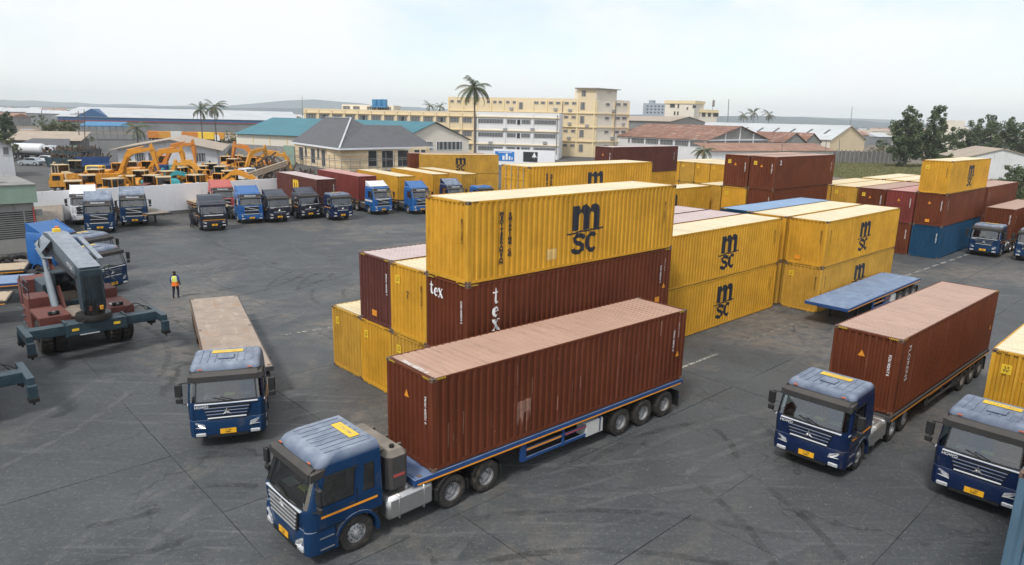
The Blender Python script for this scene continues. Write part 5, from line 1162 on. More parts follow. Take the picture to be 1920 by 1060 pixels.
EXL = [(216, 106, 82, .62, -1.35, -.6, 'ex_yellow', 1.12, 'bright yellow excavator with raised boom, leftmost behind the wall'), (272, 112, 80, .55, -1.45, -.5, 'ex_yellow', 1.1, 'yellow excavator, boom raised, right of the leftmost one'),
       (300, 124, 78, .60, -1.5, -.4, 'ex_orange', 1.15, 'orange excavator with its arm hanging before the white shed'), (294, 100, 60, .15, -1.1, -.5, 'ex_teal', .75, 'small teal excavator among the yellow ones'), (392, 103, -75, .32, -1.2, -.5, 'ex_amber', 1.0, 'amber excavator with curled arm, left of the backhoes'),
       (402, 98, 95, .12, -.75, -.3, 'ex_yellow', .95, 'yellow excavator reaching low to the right along the wall'), (470, 128, 88, .30, -1.15, -.5, 'ex_amber', 1.1, 'amber excavator at the right end, boom over the scrap'), (486, 136, -70, .55, -1.3, -.6, 'ex_orange', 1.05, 'orange excavator behind the scrap heap'), (455, 122, 40, .7, -1.5, -.5, 'ex_amber', .95, 'amber excavator facing away beside the white cab')]
for (px, Y, yw, ba, aa, bka, cl, s, lb_) in EXL: excavator(lb_, gpx(px, Y), yw, ba, aa, bka, cl, s)
BHL = [(135, 84, 150, 'ex_amber', 'backhoe left of the white lorry cab'), (165, 92, 140, 'ex_orange', 'orange backhoe above the white lorry cab'), (205, 88, 200, 'ex_yellow', 'backhoe against the wall left of centre'), (236, 92, 160, 'ex_amber', 'backhoe between the two yellow booms'), (262, 101, 170, 'ex_yellow', 'backhoe under the second yellow boom'),
       (306, 92, 150, 'ex_amber', 'cream-roofed backhoe close to the wall before the shed'), (334, 108, 190, 'ex_yellow', 'backhoe before the shed windows'), (352, 118, 140, 'ex_amber', 'backhoe at the shed corner'), (378, 112, 165, 'ex_yellow', 'backhoe right of the shed corner'), (430, 104, 150, 'ex_yellow', 'cream-roofed backhoe right of the red lorry cab'),
       (425, 138, 170, 'ex_amber', 'backhoe in the back rank, left one'), (437, 131, 190, 'ex_orange', 'backhoe in the back rank, second from left'), (450, 142, 160, 'ex_amber', 'backhoe in the back rank, third from left'), (463, 139, 200, 'ex_yellow', 'backhoe in the back rank, rightmost')]
for (px, Y, yw, cl, lb_) in BHL: backhoe(lb_, gpx(px, Y), yw, cl)
def tipper(label, px, Y, yaw, cabc, bodyc, s=1.):
    t = thing('tipper_lorry', label, 'lorry', gpx(px, Y), rz_of(yaw), 'construction machines behind the wall'); t.scale = (s, s, s)
    b = MB(); b.prism([(-4.2, 1.2), (-4.4, 2.5), (.2, 2.5), (.2, 1.2)], -1.25, -1.17, 'Y'); b.prism([(-4.2, 1.2), (-4.4, 2.5), (.2, 2.5), (.2, 1.2)], 1.17, 1.25, 'Y'); b.box(-4.2, .2, -1.2, 1.2, 1.15, 1.25); b.box(.12, .2, -1.2, 1.2, 1.2, 2.6); b.box(-4.45, -4.35, -1.2, 1.2, 1.2, 2.5)
    for k in range(6): b.box(-4.0+k*.8, -3.9+k*.8, -1.30, 1.30, 1.2, 2.5)
    b.obj('tipper_body', bodyc, t)
    c = MB(); c.prism([(.5, .9), (.5, 2.6), (1.9, 2.6), (2.25, 1.75), (2.3, .9)], -1.2, 1.2, 'Y'); co = c.obj('cab', cabc, t)
    w_ = MB(); w_.add([(2.27, -1.0, 1.78), (2.27, 1.0, 1.78), (1.95, 1.0, 2.5), (1.95, -1.0, 2.5)], [(0, 1, 2, 3)]); w_.obj('windscreen', 'dark_glass', co, recalc=False)
    for sg in (-1, 1): w_ = MB().box(.9, 1.8, sg*1.205-.005, sg*1.205+.005, 1.75, 2.4).obj('window', 'dark_glass', co)
    f = MB().box(-4.2, 2.2, -.45, .45, .65, .95).obj('chassis', 'chassis', t)
    for x in (1.3, -2.4, -3.6):
        for y in (-1.0, 1.0): wheel(t, x, y)
    return t
tipper('tipper lorry with orange body nearest the concrete building', 100, 74, 250, 'truck_cobalt', 'ex_orange', .95); tipper('tipper lorry with amber body behind the orange one', 128, 96, 240, 'ex_amber', 'ex_amber'); tipper('yellow-cabbed tipper with blue body behind the wall', 187, 112, 170, 'ink_yellow', 'trailer_blue')
tipper('blue tipper body before the shed windows', 322, 116, 100, 'ex_teal', 'trailer_blue'); tipper('white-cabbed lorry among the scrap', 452, 113, 110, 'truck_white', 'trailer_dark')
for k, (px, Y, yw, cl, lb_) in enumerate(((118, 108, 120, 'ex_cream', 'cream-cabbed digger at the left end of the machine yard'), (150, 118, 60, 'trailer_dark', 'dark stripped digger left of the blue tipper'), (178, 101, 170, 'ex_orange', 'orange digger beside the yellow-cabbed tipper'), (248, 118, 150, 'trailer_dark', 'dark stripped digger between the yellow booms'), (282, 94, 190, 'rs_red', 'dull red digger close to the wall'), (318, 101, 130, 'ex_teal', 'teal digger before the shed'), (362, 96, 200, 'ex_amber', 'amber digger just left of the red lorry cab'), (398, 118, 150, 'trailer_dark', 'dark stripped digger right of the shed'), (414, 112, 170, 'ex_cream', 'cream digger beside the white cab'))): backhoe(lb_, gpx(px, Y), yw, cl)

def skip(label, px, Y, yaw, col, w_, h_):
    t = thing('scrap_skip', label, 'skip', gpx(px, Y), rz_of(yaw), 'skips and hulks beside the tanker'); b = MB(); b.prism([(-w_/2, 0), (-w_/2-.5, h_), (-w_/2-.4, h_), (-w_/2+.1, .1), (w_/2-.1, .1), (w_/2+.4, h_), (w_/2+.5, h_), (w_/2, 0)], -1.1, 1.1, 'Y')
    for s_ in (-1, 1): b.prism([(-w_/2, 0), (w_/2, 0), (w_/2+.5, h_), (-w_/2-.5, h_)], min(s_*1.1, s_*1.2), max(s_*1.1, s_*1.2), 'Y')
    for k in range(5): x = -w_/2+w_*k/4; b.box(x-.06, x+.06, -1.27, 1.27, .2, h_)
    b.obj('body', col, t); j = MB(); rj = random.Random(px)
    for k in range(26): x, y = rj.uniform(-w_/2, w_/2), rj.uniform(-.9, .9); j.bar((x, y, h_*.7), (x+rj.uniform(-1, 1), y+rj.uniform(-.4, .4), h_+rj.uniform(0, 1.0)), rj.uniform(.08, .5), rj.uniform(.06, .3))
    stuff(j.obj('load', 'scrap', t))
for k, (px, Y, yw, cl, w_, h_, lb_) in enumerate(((112, 150, 80, 'trailer_dark', 5, 2.0, 'dark skip of scrap right of the silver car'), (138, 146, 100, 'rs_teal', 6, 2.6, 'teal-black skip of scrap, largest beside the shed'), (160, 152, 70, 'trailer_dark', 6, 2.8, 'dark skip of scrap against the white shed'), (122, 138, 95, 'rs_teal', 5, 1.8, 'teal-black skip nearest the wall'), (178, 140, 60, 'trailer_blue', 5, 2.0, 'blue skip before the white shed'), (100, 158, 85, 'concrete_dark' if 'concrete_dark' in M else 'trailer_dark', 5, 2.2, 'grey skip beside the tanker cab'))): skip(lb_, px, Y, yw, cl, w_, h_)
# ================================================================== walls and buildings
mat('wall_white', (.78, .79, .81), rough=.8, var=.05, vs=.4, streak=[((.42, .41, .40), .5, (1.5, 1.5, .25), .62), ((.30, .28, .26), .6, (.9, .9, .6), .70)])
mat('shed_white', (.60, .61, .63), rough=.85, var=.08, vs=.4, streak=((.36, .34, .33), .6, (2, 2, .3), .56))
mat('cream', (.68, .56, .37), rough=.8, var=.05, vs=.2, streak=((.60, .48, .32), .5, (.6, .6, .1), .6))
mat('cream_pale', (.70, .645, .55), rough=.8, var=.05, vs=.2)
mat('cream_trim', (.74, .60, .36), rough=.8, var=.06, vs=.3)
mat('factory_white', (.70, .70, .70), rough=.8, var=.04, vs=.2)
mat('stone_band', (.70, .52, .31), rough=.85, var=.12, vs=1)
mat('stone_band2', (.78, .64, .43), rough=.85, var=.12, vs=1)
mat('roof_grey', (.095, .097, .105), rough=.7, var=.15, vs=.6, streak=((.14, .14, .15), .5, (.5, 5, 2), .55))
mat('roof_teal', (.055, .18, .22), rough=.55, var=.1, vs=.2, streak=((.08, .22, .26), .5, (.3, 3, .3), .55))
mat('roof_rust', (.24, .12, .08), rough=.9, var=.3, vs=.25, streak=[((.55, .50, .46), .8, (.35, .9, .9), .56), ((.14, .07, .05), .6, (.2, .8, .8), .55)])
mat('roof_rust2', (.30, .17, .12), rough=.9, var=.3, vs=.25, streak=((.50, .45, .42), .7, (.3, .9, .9), .60))
mat('roof_pale', (.50, .52, .53), rough=.6, var=.08, vs=.1, streak=((.31, .31, .30), .6, (.1, .8, .1), .55))
mat('roof_tan', (.40, .33, .26), rough=.9, var=.14, vs=.3, streak=((.25, .20, .16), .6, (.3, 1.2, .3), .55))
mat('green_trim', (.24, .33, .26), rough=.7, var=.1)
mat('concrete', (.26, .255, .24), rough=.9, var=.15, vs=.6, streak=[((.15, .145, .14), .7, (.9, .9, .35), .55), ((.36, .35, .33), .6, (.7, .7, .7), .6)])
mat('concrete_dark', (.15, .145, .14), rough=.95, var=.25, vs=.5, streak=((.08, .08, .075), .7, (.8, .8, .3), .55))
mat('void', (.022, .022, .024), rough=.7, var=.3)
mat('window_grey', (.055, .06, .065), rough=.35, var=.25, vs=3)
mat('louvre', (.30, .30, .30), rough=.7)
mat('blue_fascia', (.03, .10, .23), rough=.6, var=.12)
mat('blue_roof', (.05, .20, .38), rough=.6, var=.1, vs=.2)
mat('poster_blue', (.02, .19, .55), rough=.5, var=.1)
mat('pole', (.20, .19, .18), rough=.8, var=.2)
mat('wood_pole', (.12, .10, .085), rough=.9, var=.2)
mat('far_wall', (.20, .21, .22), rough=.9, var=.2, vs=.1)
mat('bark', (.10, .085, .07), rough=.95, var=.3, vs=4, bump=.4, bs=20)
mat('palm_bark', (.14, .12, .10), rough=.95, var=.25, vs=5)
mat('leaf_dark', (.050, .080, .030), rough=.6, var=.35, vs=3)
mat('leaf_mid', (.095, .125, .050), rough=.6, var=.3, vs=3)
mat('leaf_olive', (.125, .125, .045), rough=.65, var=.3, vs=3)
mat('leaf_dry', (.15, .12, .055), rough=.7, var=.3, vs=3)
mat('frond', (.075, .095, .04), rough=.55, var=.3, vs=2)
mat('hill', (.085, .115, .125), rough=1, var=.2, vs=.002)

def root_at(name, label, cat, group=None): return thing(name, label, cat, (0, 0, 0), 0, group)
class Face:                                   # a facade from ground point a to b (seen left to right); s along, z up, o outwards
    def __init__(s, a, b, d=None):
        s.a = Vector((a[0], a[1], 0)); s.b = Vector((b[0], b[1], 0)); s.t = (s.b-s.a); s.len = s.t.length; s.t.normalize(); s.n = Vector((s.t.y, -s.t.x, 0))
    def p(s, u, z, o=0.): q = s.a+s.t*u+s.n*o; return (q.x, q.y, z)
    def box(s, mb, u0, u1, z0, z1, o0, o1, mi=0): mb.add([s.p(u, z, o) for z in (z0, z1) for o in (o0, o1) for u in (u0, u1)], [(0, 2, 3, 1), (4, 5, 7, 6), (0, 1, 5, 4), (2, 6, 7, 3), (0, 4, 6, 2), (1, 3, 7, 5)], mi)
    def upx(s, px):                           # distance along the facade where the ray through column px meets it
        d = ray(px, 260); d = Vector((d.x, d.y)); A = Vector((s.a.x, s.a.y)); T = Vector((s.t.x, s.t.y)); den = d.x*T.y-d.y*T.x; return (A.x*d.y-A.y*d.x)/den
    def zpx(s, px, py): u = s.upx(px); q = s.a+s.t*u; return aty(px, py, q.y).z
    def window(s, root, u0, u1, z0, z1, mt='window_grey', bars=0, frame='cream_trim', bm_='louvre', sill=True):
        w_ = MB(); s.box(w_, u0, u1, z0, z1, -.05, .03); o = w_.obj('window', mt, root)
        f = MB(); t_ = .10
        for (a, b, c, d) in ((u0-t_, u1+t_, z1, z1+t_), (u0-t_, u1+t_, z0-t_, z0), (u0-t_, u0, z0, z1), (u1, u1+t_, z0, z1)): s.box(f, a, b, c, d, -.02, .10)
        f.obj('window_frame', frame, o)
        if bars:
            f = MB()
            for k in range(bars): u = u0+(u1-u0)*(k+.5)/bars; s.box(f, u-.12*(u1-u0)/bars*1.6, u+.12*(u1-u0)/bars*1.6, z0, z1, .03, .08)
            stuff(f.obj('louvre_bars', bm_, o))
        return o
def block(root, name, face, depth, z0, z1, mt, u0=0., u1=None):
    u1 = face.len if u1 is None else u1; mb = MB(); face.box(mb, u0, u1, z0, z1, -depth, 0); return mb.obj(name, mt, root)
def roof_sheet(root, name, pts, mt, th=.12):
    vs = [Vector(p) for p in pts]; n = len(vs); nn = (vs[1]-vs[0]).cross(vs[2]-vs[0]).normalized()
    if nn.z < 0: nn = -nn
    mb = MB(); mb.add([tuple(v) for v in vs]+[tuple(v-nn*th) for v in vs], [tuple(range(n)), tuple(range(n, 2*n))[::-1]]+[(i, (i+1) % n, n+(i+1) % n, n+i) for i in range(n)]); return mb.obj(name, mt, root)

# ---- white yard wall
wa, wb_, wc = atz(60, 361, 3.3), atz(300, 345, 3.3), atz(518, 335, 3.3)
wdir = (wc-wa).normalized(); Wf = Face(wa-wdir*2, wc+wdir*16)
rw = root_at('boundary_wall', 'long white boundary wall behind the parked lorries', 'wall'); n_ = 12
for k in range(n_):
    mb = MB(); u0, u1 = Wf.len*k/n_, Wf.len*(k+1)/n_; Wf.box(mb, u0+.012, u1-.012, -.1, 3.3+rnd.uniform(-.02, .02), -.22, 0); mb.obj('panel', 'wall_white', rw)
for k in range(n_+1): mb = MB(); u = Wf.len*k/n_; Wf.box(mb, u-.16, u+.16, -.1, 3.34, -.28, .004 if k % 3 else .03); mb.obj('pier', 'wall_white', rw)
mb = MB(); Wf.box(mb, 0, Wf.len, -.1, .35, .0, .035); mb.obj('plinth', 'concrete_dark', rw)

# ---- concrete building at the left edge
La = atz(75, 470); Lf_ = Face(Vector((La.x, La.y, 0))-Vector((9, -6.5, 0))-Vector((0, 0, 0)), La)
dirL = Vector((-.72, -.70, 0)); La2 = Vector((La.x, La.y, 0)); Fl = Face(La2+dirL*16, La2); ez = aty(40, 352, La.y).z
rb = root_at('concrete_building', 'grey concrete building with green fascia at the left edge', 'building')
block(rb, 'wall', Fl, 9, -.1, ez-.1, 'concrete')
fb_ = MB(); Fl.box(fb_, -.5, Fl.len+.25, ez-1.15, ez+.25, -9.3, .35); fb_.obj('fascia', 'green_trim', rb); rf_ = MB(); Fl.box(rf_, -.5, Fl.len+.3, ez+.25, ez+.33, -9.4, .42); rf_.obj('roof', 'concrete', rb)
gu = Fl.upx(2), Fl.upx(47)
for k in range(13):
    z = 1.15+k*.17
    for (a, b) in ((gu[0]-1.4, (gu[0]+gu[1])/2-.05), ((gu[0]+gu[1])/2+.05, gu[1])): mb = MB(); Fl.box(mb, a, b, z, z+.09, -.1, .012); mb.obj('vent_slot', 'void', rb)
mb = MB(); Fl.box(mb, Fl.len-.12, Fl.len-.02, .2, 3.6, .0, .08); mb.obj('drain_pipe', 'truck_red', rb); mb = MB(); Fl.box(mb, Fl.len-.05, Fl.len+.55, ez-2.3, ez-1.8, -.6, -.05); mb.obj('lamp_box', 'concrete', rb)
ac = MB(); c0 = Vector(Fl.p(Fl.len-3.3, ez+.35, -2.0)); ac.box(-1.5, 1.5, -.6, .6, 0, .75, 0, Matrix.Translation(c0) @ Matrix.Rotation(rz_of(45), 4, 'Z'), b=.05); tag(ac.obj('air_conditioner', 'shed_white'), 'white air-conditioning box on the green-fascia roof', 'air conditioner')
# tyre pile beside it
def torus_tyre(loc, rot, label):
    t = MB(); t.lathe([(.30, -.10), (.36, -.14), (.48, -.13), (.53, -.08), (.53, .08), (.48, .13), (.36, .14), (.30, .10), (.30, -.10)], 20); o = t.obj('old_tyre', 'tyre', smooth=True); o.location = loc; o.rotation_euler = rot
    tag(o, label, 'tyre', 'old tyres by the concrete building')
tp = atz(20, 482, 1.2); rt = random.Random(5)
torus_tyre((tp.x+.3, tp.y-.9, .95), (R(8), 0, R(35)), 'old lorry tyre leaning upright on the tyre heap')
for k in range(12):
    torus_tyre((tp.x+rt.uniform(-2.0, 1.9), tp.y+rt.uniform(-.3, 2.4), .13+(k % 3)*.27), (PI/2+rt.uniform(-.1, .1), rt.uniform(-.1, .1), 0), 'old lorry tyre lying flat in the heap by the concrete wall')
# flatbeds and cab poking in from the left edge
trailer('flat', 'tan-decked flatbed end at the left edge below the tyres', Vector((*atz(52, 499, 1.3).xy, 0)), rz_of(62), GT, paint='trailer_dark', deck='deck_tan', legs=True, zt=1.35)
trailer('flat', 'blue-decked flatbed end at the left edge, next to the tan one', Vector((*atz(60, 522, 1.3).xy, 0)), rz_of(62), GT, paint='trailer_blue', deck='deck_blue', legs=True, zt=1.35)
trailer('flat', 'pale-decked flatbed end at the left edge, lowest of three', Vector((*atz(20, 556, 1.3).xy, 0)), rz_of(62), GT, paint='trailer_dark', deck='deck_tan', legs=True, zt=1.35)
pq = atz(135, 520)
place_volvo('royal blue lorry behind the reach stacker boom, half hidden', Vector((*atz(95, 428, 3.4).xy, 0)), 108, {'truck_blue': 'truck_cobalt'}); place_howo('blue lorry behind the reach stacker, roof showing', Vector((*atz(158, 437, 2.93).xy, 0)), rz_of(108), None, GP); place_howo('blue lorry behind the reach stacker, nearest its boom', Vector((*atz(172, 462, 2.93).xy, 0)), rz_of(108), None, GP)

# ---- white shed in the machine yard
def gable(root, Fr, depth, zb, ze, zr, wallm, roofm, ov=.5, ridge=.5, back=None):
    """house with the gable on facade Fr; ridge runs backwards"""
    L2 = Fr.len; w_ = MB(); a = [Fr.p(0, zb), Fr.p(L2, zb), Fr.p(L2, ze), Fr.p(L2*ridge, zr), Fr.p(0, ze)]; b = [Fr.p(0, zb, -depth), Fr.p(L2, zb, -depth), Fr.p(L2, ze, -depth), Fr.p(L2*ridge, zr, -depth), Fr.p(0, ze, -depth)]
    w_.add(a+b, [(0, 1, 2, 3, 4), (9, 8, 7, 6, 5), (0, 5, 6, 1), (1, 6, 7, 2), (4, 3, 8, 9), (2, 7, 8, 3)]); w_.obj('wall', wallm, root)
    sl = (zr-ze)/(L2*ridge); sr = (zr-ze)/(L2*(1-ridge)); e = .10
    roof_sheet(root, 'roof', [Fr.p(-ov, ze-ov*sl+e, ov), Fr.p(L2*ridge, zr+e, ov), Fr.p(L2*ridge, zr+e, -depth-ov), Fr.p(-ov, ze-ov*sl+e, -depth-ov)], roofm)
    roof_sheet(root, 'roof', [Fr.p(L2*ridge, zr+e, ov), Fr.p(L2+ov, ze-ov*sr+e, ov), Fr.p(L2+ov, ze-ov*sr+e, -depth-ov), Fr.p(L2*ridge, zr+e, -depth-ov)], roofm)
sa, sb_ = aty(222, 300, 136), aty(408, 300, 142); Fs = Face(sa, sb_)
rs_ = root_at('white_shed', 'white shed with tan low-pitched roof behind the excavators', 'shed')
gable(rs_, Fs, 26, -.1, Fs.zpx(222, 279), Fs.zpx(318, 262), 'shed_white', 'roof_tan', 1.2, (Fs.upx(318))/Fs.len)
for a, b in ((250, 268), (275, 282), (287, 300), (362, 382)): Fs.window(rs_, Fs.upx(a), Fs.upx(b), Fs.zpx(300, 303), Fs.zpx(300, 287), 'window_grey', 4, 'shed_white')
mb = MB(); Fs.box(mb, -1.3, Fs.len*.55, Fs.zpx(222, 279)-.1, Fs.zpx(222, 279)+.2, .9, 1.25)
# ---- grey-roofed house
hc, hl_, hr_ = aty(640, 300, 143), aty(553, 300, 165), aty(806, 300, 158); ze_ = aty(636, 278, 143).z
rh = root_at('grey_roofed_house', 'single-storey striped stone house with dark grey hipped roof', 'house')
for (F_, wins) in ((Face(hl_, hc), ((560, 568, 276, 300), (571, 575, 276, 294), (582, 590, 279, 306), (594, 598, 279, 298), (602, 609, 281, 312), (615, 624, 282, 306), (628, 634, 283, 302))), (Face(hc, hr_), ((684, 705, 283, 312), (715, 736, 283, 318), (745, 765, 282, 312), (776, 786, 281, 292), (789, 797, 281, 290)))):
    nb = 9; z0_ = -.1
    for k in range(nb): block(rh, 'stone_course', F_, 6, z0_+(ze_-z0_)*k/nb+.02, z0_+(ze_-z0_)*(k+1)/nb, 'stone_band' if k % 2 else 'stone_band2')
    for (a, b, y0, y1) in wins: F_.window(rh, F_.upx(a), F_.upx(b), max(.4, F_.zpx((a+b)/2, y1)), min(ze_-.25, F_.zpx((a+b)/2, y0)), 'void' if b-a > 15 else 'window_grey', 0, 'cream_pale')
e1, ec, e2 = aty(545, 268, 167), aty(636, 278, 140.5), aty(815, 273, 160)
e1.z = e2.z = ec.z = ze_; eb = e1+(e2-ec); 
R1, R2, R3, R4 = aty(609, 221, 172), aty(658, 222, 160), aty(692, 231, 162), aty(752, 233, 165)
zr_ = R2.z; R1.z = zr_; R3.z = R4.z = zr_-1.4; Rj = R2+(R3-R2)*.75; Rj.z = R3.z
def up(v): return (v.x, v.y, v.z)
roof_sheet(rh, 'roof', [up(e1), up(ec), up(R2), up(R1)], 'roof_grey', .15)
jm = ec+(e2-ec)*.45
mbr = MB(); mbr.add([up(ec), up(jm), up(e2), up(R4), up(R3), up(Rj), up(R2), up(eb), up(R1), up(e1)], [(0, 1, 5, 6), (1, 2, 3, 4, 5), (2, 7, 3), (3, 7, 4), (4, 7, 8, 6, 5), (7, 9, 8)]); mbr.obj('roof', 'roof_grey', rh, recalc=False)
fm = MB()
for a, b in ((e1, ec), (ec, e2)): fm.bar(a-Vector((0, 0, .12)), b-Vector((0, 0, .12)), .15, .35)
fm.obj('fascia', 'wall_white', rh); rd = MB(); rd.bar(ec+Vector((0, 0, .1)), R2+Vector((0, 0, .12)), .35, .12); rd.bar(R1+Vector((0, 0, .1)), R2+Vector((0, 0, .1)), .35, .12); rd.obj('ridge_cap', 'roof_pale', rh)
# pole fence round the house
rf2 = root_at('pole_fence', 'rough fence of poles round the grey-roofed house', 'fence'); fp = [aty(542, 300, 138), aty(640, 300, 128), aty(770, 300, 138)]
for a, b, n in ((fp[0], fp[1], 9), (fp[1], fp[2], 8)):
    for k in range(n): p = a.lerp(b, k/n); MB().cyl((p.x, p.y, -.1), (p.x+rnd.uniform(-.1, .1), p.y, 3.6+rnd.uniform(-.3, 1.0)), .06, 6).obj('post', 'pole', rf2)
    for z in (1.6, 3.0, 3.3): MB().cyl((a.x, a.y, z), (b.x, b.y, z+.1), .05, 5).obj('rail', 'pole', rf2)
# ---- teal-roofed warehouse
ta, tb_, td = aty(443, 260, 186), aty(748, 260, 168), aty(879, 260, 180); ze2 = aty(575, 254, 178.5).z; F2 = Face(tb_, td); F1 = Face(ta, tb_)
rt_ = root_at('teal_roofed_warehouse', 'cream warehouse with a teal metal roof behind the grey-roofed house', 'warehouse')
back = Vector(F1.a)-Vector(F1.b); zap = aty(797, 229, 174).z
wl = MB(); mid = (tb_+td)/2; far_ = td+back
wl.add([(tb_.x, tb_.y, -.1), (td.x, td.y, -.1), (td.x, td.y, ze2), (mid.x, mid.y, zap), (tb_.x, tb_.y, ze2), (ta.x, ta.y, -.1), (ta.x, ta.y, ze2), (far_.x, far_.y, -.1), (far_.x, far_.y, ze2)], [(0, 1, 2, 3, 4), (5, 0, 4, 6), (1, 7, 8, 2), (5, 7, 8, 6)]); wl.obj('wall', 'cream_pale', rt_)
m2 = mid+back; o1 = Vector(F1.n)*.8; o2 = Vector(F2.n)*.7
roof_sheet(rt_, 'roof', [(tb_.x+o1.x+o2.x, tb_.y+o1.y+o2.y, ze2-.2), (mid.x+o2.x, mid.y+o2.y, zap+.12), (m2.x, m2.y, zap+.12), (ta.x+o1.x, ta.y+o1.y, ze2-.2)], 'roof_teal'); roof_sheet(rt_, 'roof', [(mid.x+o2.x, mid.y+o2.y, zap+.12), (td.x+o2.x-o1.x, td.y+o2.y-o1.y, ze2-.2), (far_.x, far_.y, ze2-.2), (m2.x, m2.y, zap+.12)], 'roof_grey')
for k in range(1, 9): mb = MB(); u = F1.len*k/9; F1.box(mb, u-.15, u+.15, 0, ze2-.25, 0, .12); mb.obj('pilaster', 'cream_trim', rt_)
for a, b in ((799, 811), (819, 866)): F2.window(rt_, F2.upx(a), F2.upx(b), F2.zpx(840, 281), F2.zpx(840, 266), 'window_grey', 6 if b-a > 20 else 3, 'wall_white')
# ---- long factory
fa_, fbb = aty(572, 260, 214), aty(1048, 260, 204); Ff = Face(fa_, fbb)
rf3 = root_at('factory', 'long three-storey cream and white factory with rows of louvred windows', 'factory')
ztop = Ff.zpx(1000, 213); uw = Ff.upx(893)
block(rf3, 'wall', Ff, 14, -.1, ztop, 'cream', 0, uw); block(rf3, 'wall', Ff, 14.2, -.1, ztop+.15, 'factory_white', uw+.01, Ff.len)
rows = [(225.5, 233.5), (251, 259), (277, 284.5)]
for k, (y0, y1) in enumerate(rows):
    zz0, zz1 = Ff.zpx(1000, y1), Ff.zpx(1000, y0)
    for a, b in ((896, 943), (950, 994), (1001, 1042)):
        if b != 994: Ff.window(rf3, Ff.upx(a), Ff.upx(b), zz0, zz1, 'window_grey', 16, 'factory_white')
        else: Ff.window(rf3, Ff.upx(950), Ff.upx(967), zz0, zz1, 'window_grey', 6, 'factory_white'); Ff.window(rf3, Ff.upx(969), Ff.upx(975), zz0-.2, zz1, 'void', 0, 'factory_white'); Ff.window(rf3, Ff.upx(977), Ff.upx(994), zz0, zz1, 'window_grey', 6, 'factory_white')
    for j in range(13):
        a = 577+j*24.2; Ff.window(rf3, Ff.upx(a), Ff.upx(a+17), zz0, zz1+.2, 'window_grey', 6, 'cream'); 
        if j % 3 == 1: mb = MB(); Ff.box(mb, Ff.upx(a+7), Ff.upx(a+11), zz0, zz1+.1, .05, .12); mb.obj('open_pane', 'void', rf3)
    mb = MB(); zc_ = Ff.zpx(1000, y0-4.5); Ff.box(mb, 0, Ff.len, zc_-.12, zc_+.12, .0, .5); mb.obj('cornice', 'cream_trim', rf3)
for j in range(14): mb = MB(); u = Ff.upx(574.5+j*24.2); Ff.box(mb, u-.35, u+.35, -.1, ztop-.3, 0, .35); mb.obj('pilaster', 'cream', rf3)
for px in (895, 946.5, 998, 1045): mb = MB(); u = Ff.upx(px); Ff.box(mb, u-.2, u+.2, -.1, ztop-.1, 0, .25); mb.obj('pilaster', 'factory_white', rf3)
Fp = Face(aty(642, 230, 226), aty(738, 230, 224)); block(rf3, 'roof_house', Fp, 8, ztop-2, Fp.zpx(690, 197), 'cream_pale')
for a, b in ((645, 658), (664, 676), (690, 706), (710, 734)): Fp.window(rf3, Fp.upx(a), Fp.upx(b), Fp.zpx(690, 206), Fp.zpx(690, 200), 'window_grey', 5, 'cream')
wt_ = MB()
for k in range(3): c = aty(703+k*9, 194, 224); wt_.cyl((c.x, c.y, c.z-1), (c.x, c.y, c.z+1.2), .9, 12)
wt_.box(aty(697, 190, 224).x, aty(726, 190, 224).x, 222, 226, aty(697, 194, 224).z-1.2, aty(697, 194, 224).z-.8); tag(wt_.obj('water_tanks', 'blue_roof'), 'blue water tanks standing on the factory roof', 'water tank')
# ---- cream tower block
ca_, cc_, cr_ = aty(840, 260, 236), aty(1114, 260, 222), aty(1177, 260, 234); FA, FB = Face(ca_, cc_), Face(cc_, cr_)
rt2 = root_at('tower_block', 'cream four-storey block with a raised stair tower right of the palm', 'building')
zt2 = FA.zpx(1000, 184); zt3 = FA.zpx(1098, 166.5)
q4 = [ca_, cc_, cr_, cr_+(ca_-cc_)]
bw = MB(); bw.add([(p.x, p.y, z) for z in (-.1, zt2) for p in q4], [(0, 1, 5, 4), (3, 7, 6, 2), (4, 5, 6, 7), (0, 4, 7, 3)], 0); bw.add([(p.x, p.y, z) for z in (-.1, zt2) for p in q4], [(1, 2, 6, 5)], 1); bw.obj('wall', ['cream', 'cream_pale'], rt2)
us = FA.upx(1081); st_ = MB(); FA.box(st_, us, FA.len+.02, zt2-.01, zt3, -9, .02); st_.obj('stair_tower', 'cream', rt2); st_ = MB(); FB.box(st_, -.02, FB.upx(1152), zt2-.01, zt3-.02, -9, .05); st_.obj('stair_tower', 'cream_pale', rt2)
cp = MB(); FA.box(cp, us-1, FA.len+1, zt3, zt3+.25, -9.5, 1); FB.box(cp, -.9, FB.upx(1152)+1, zt3+.01, zt3+.24, -8, .9); cp.obj('roof_slab', 'concrete', rt2)
floors = [192, 218, 244, 271]
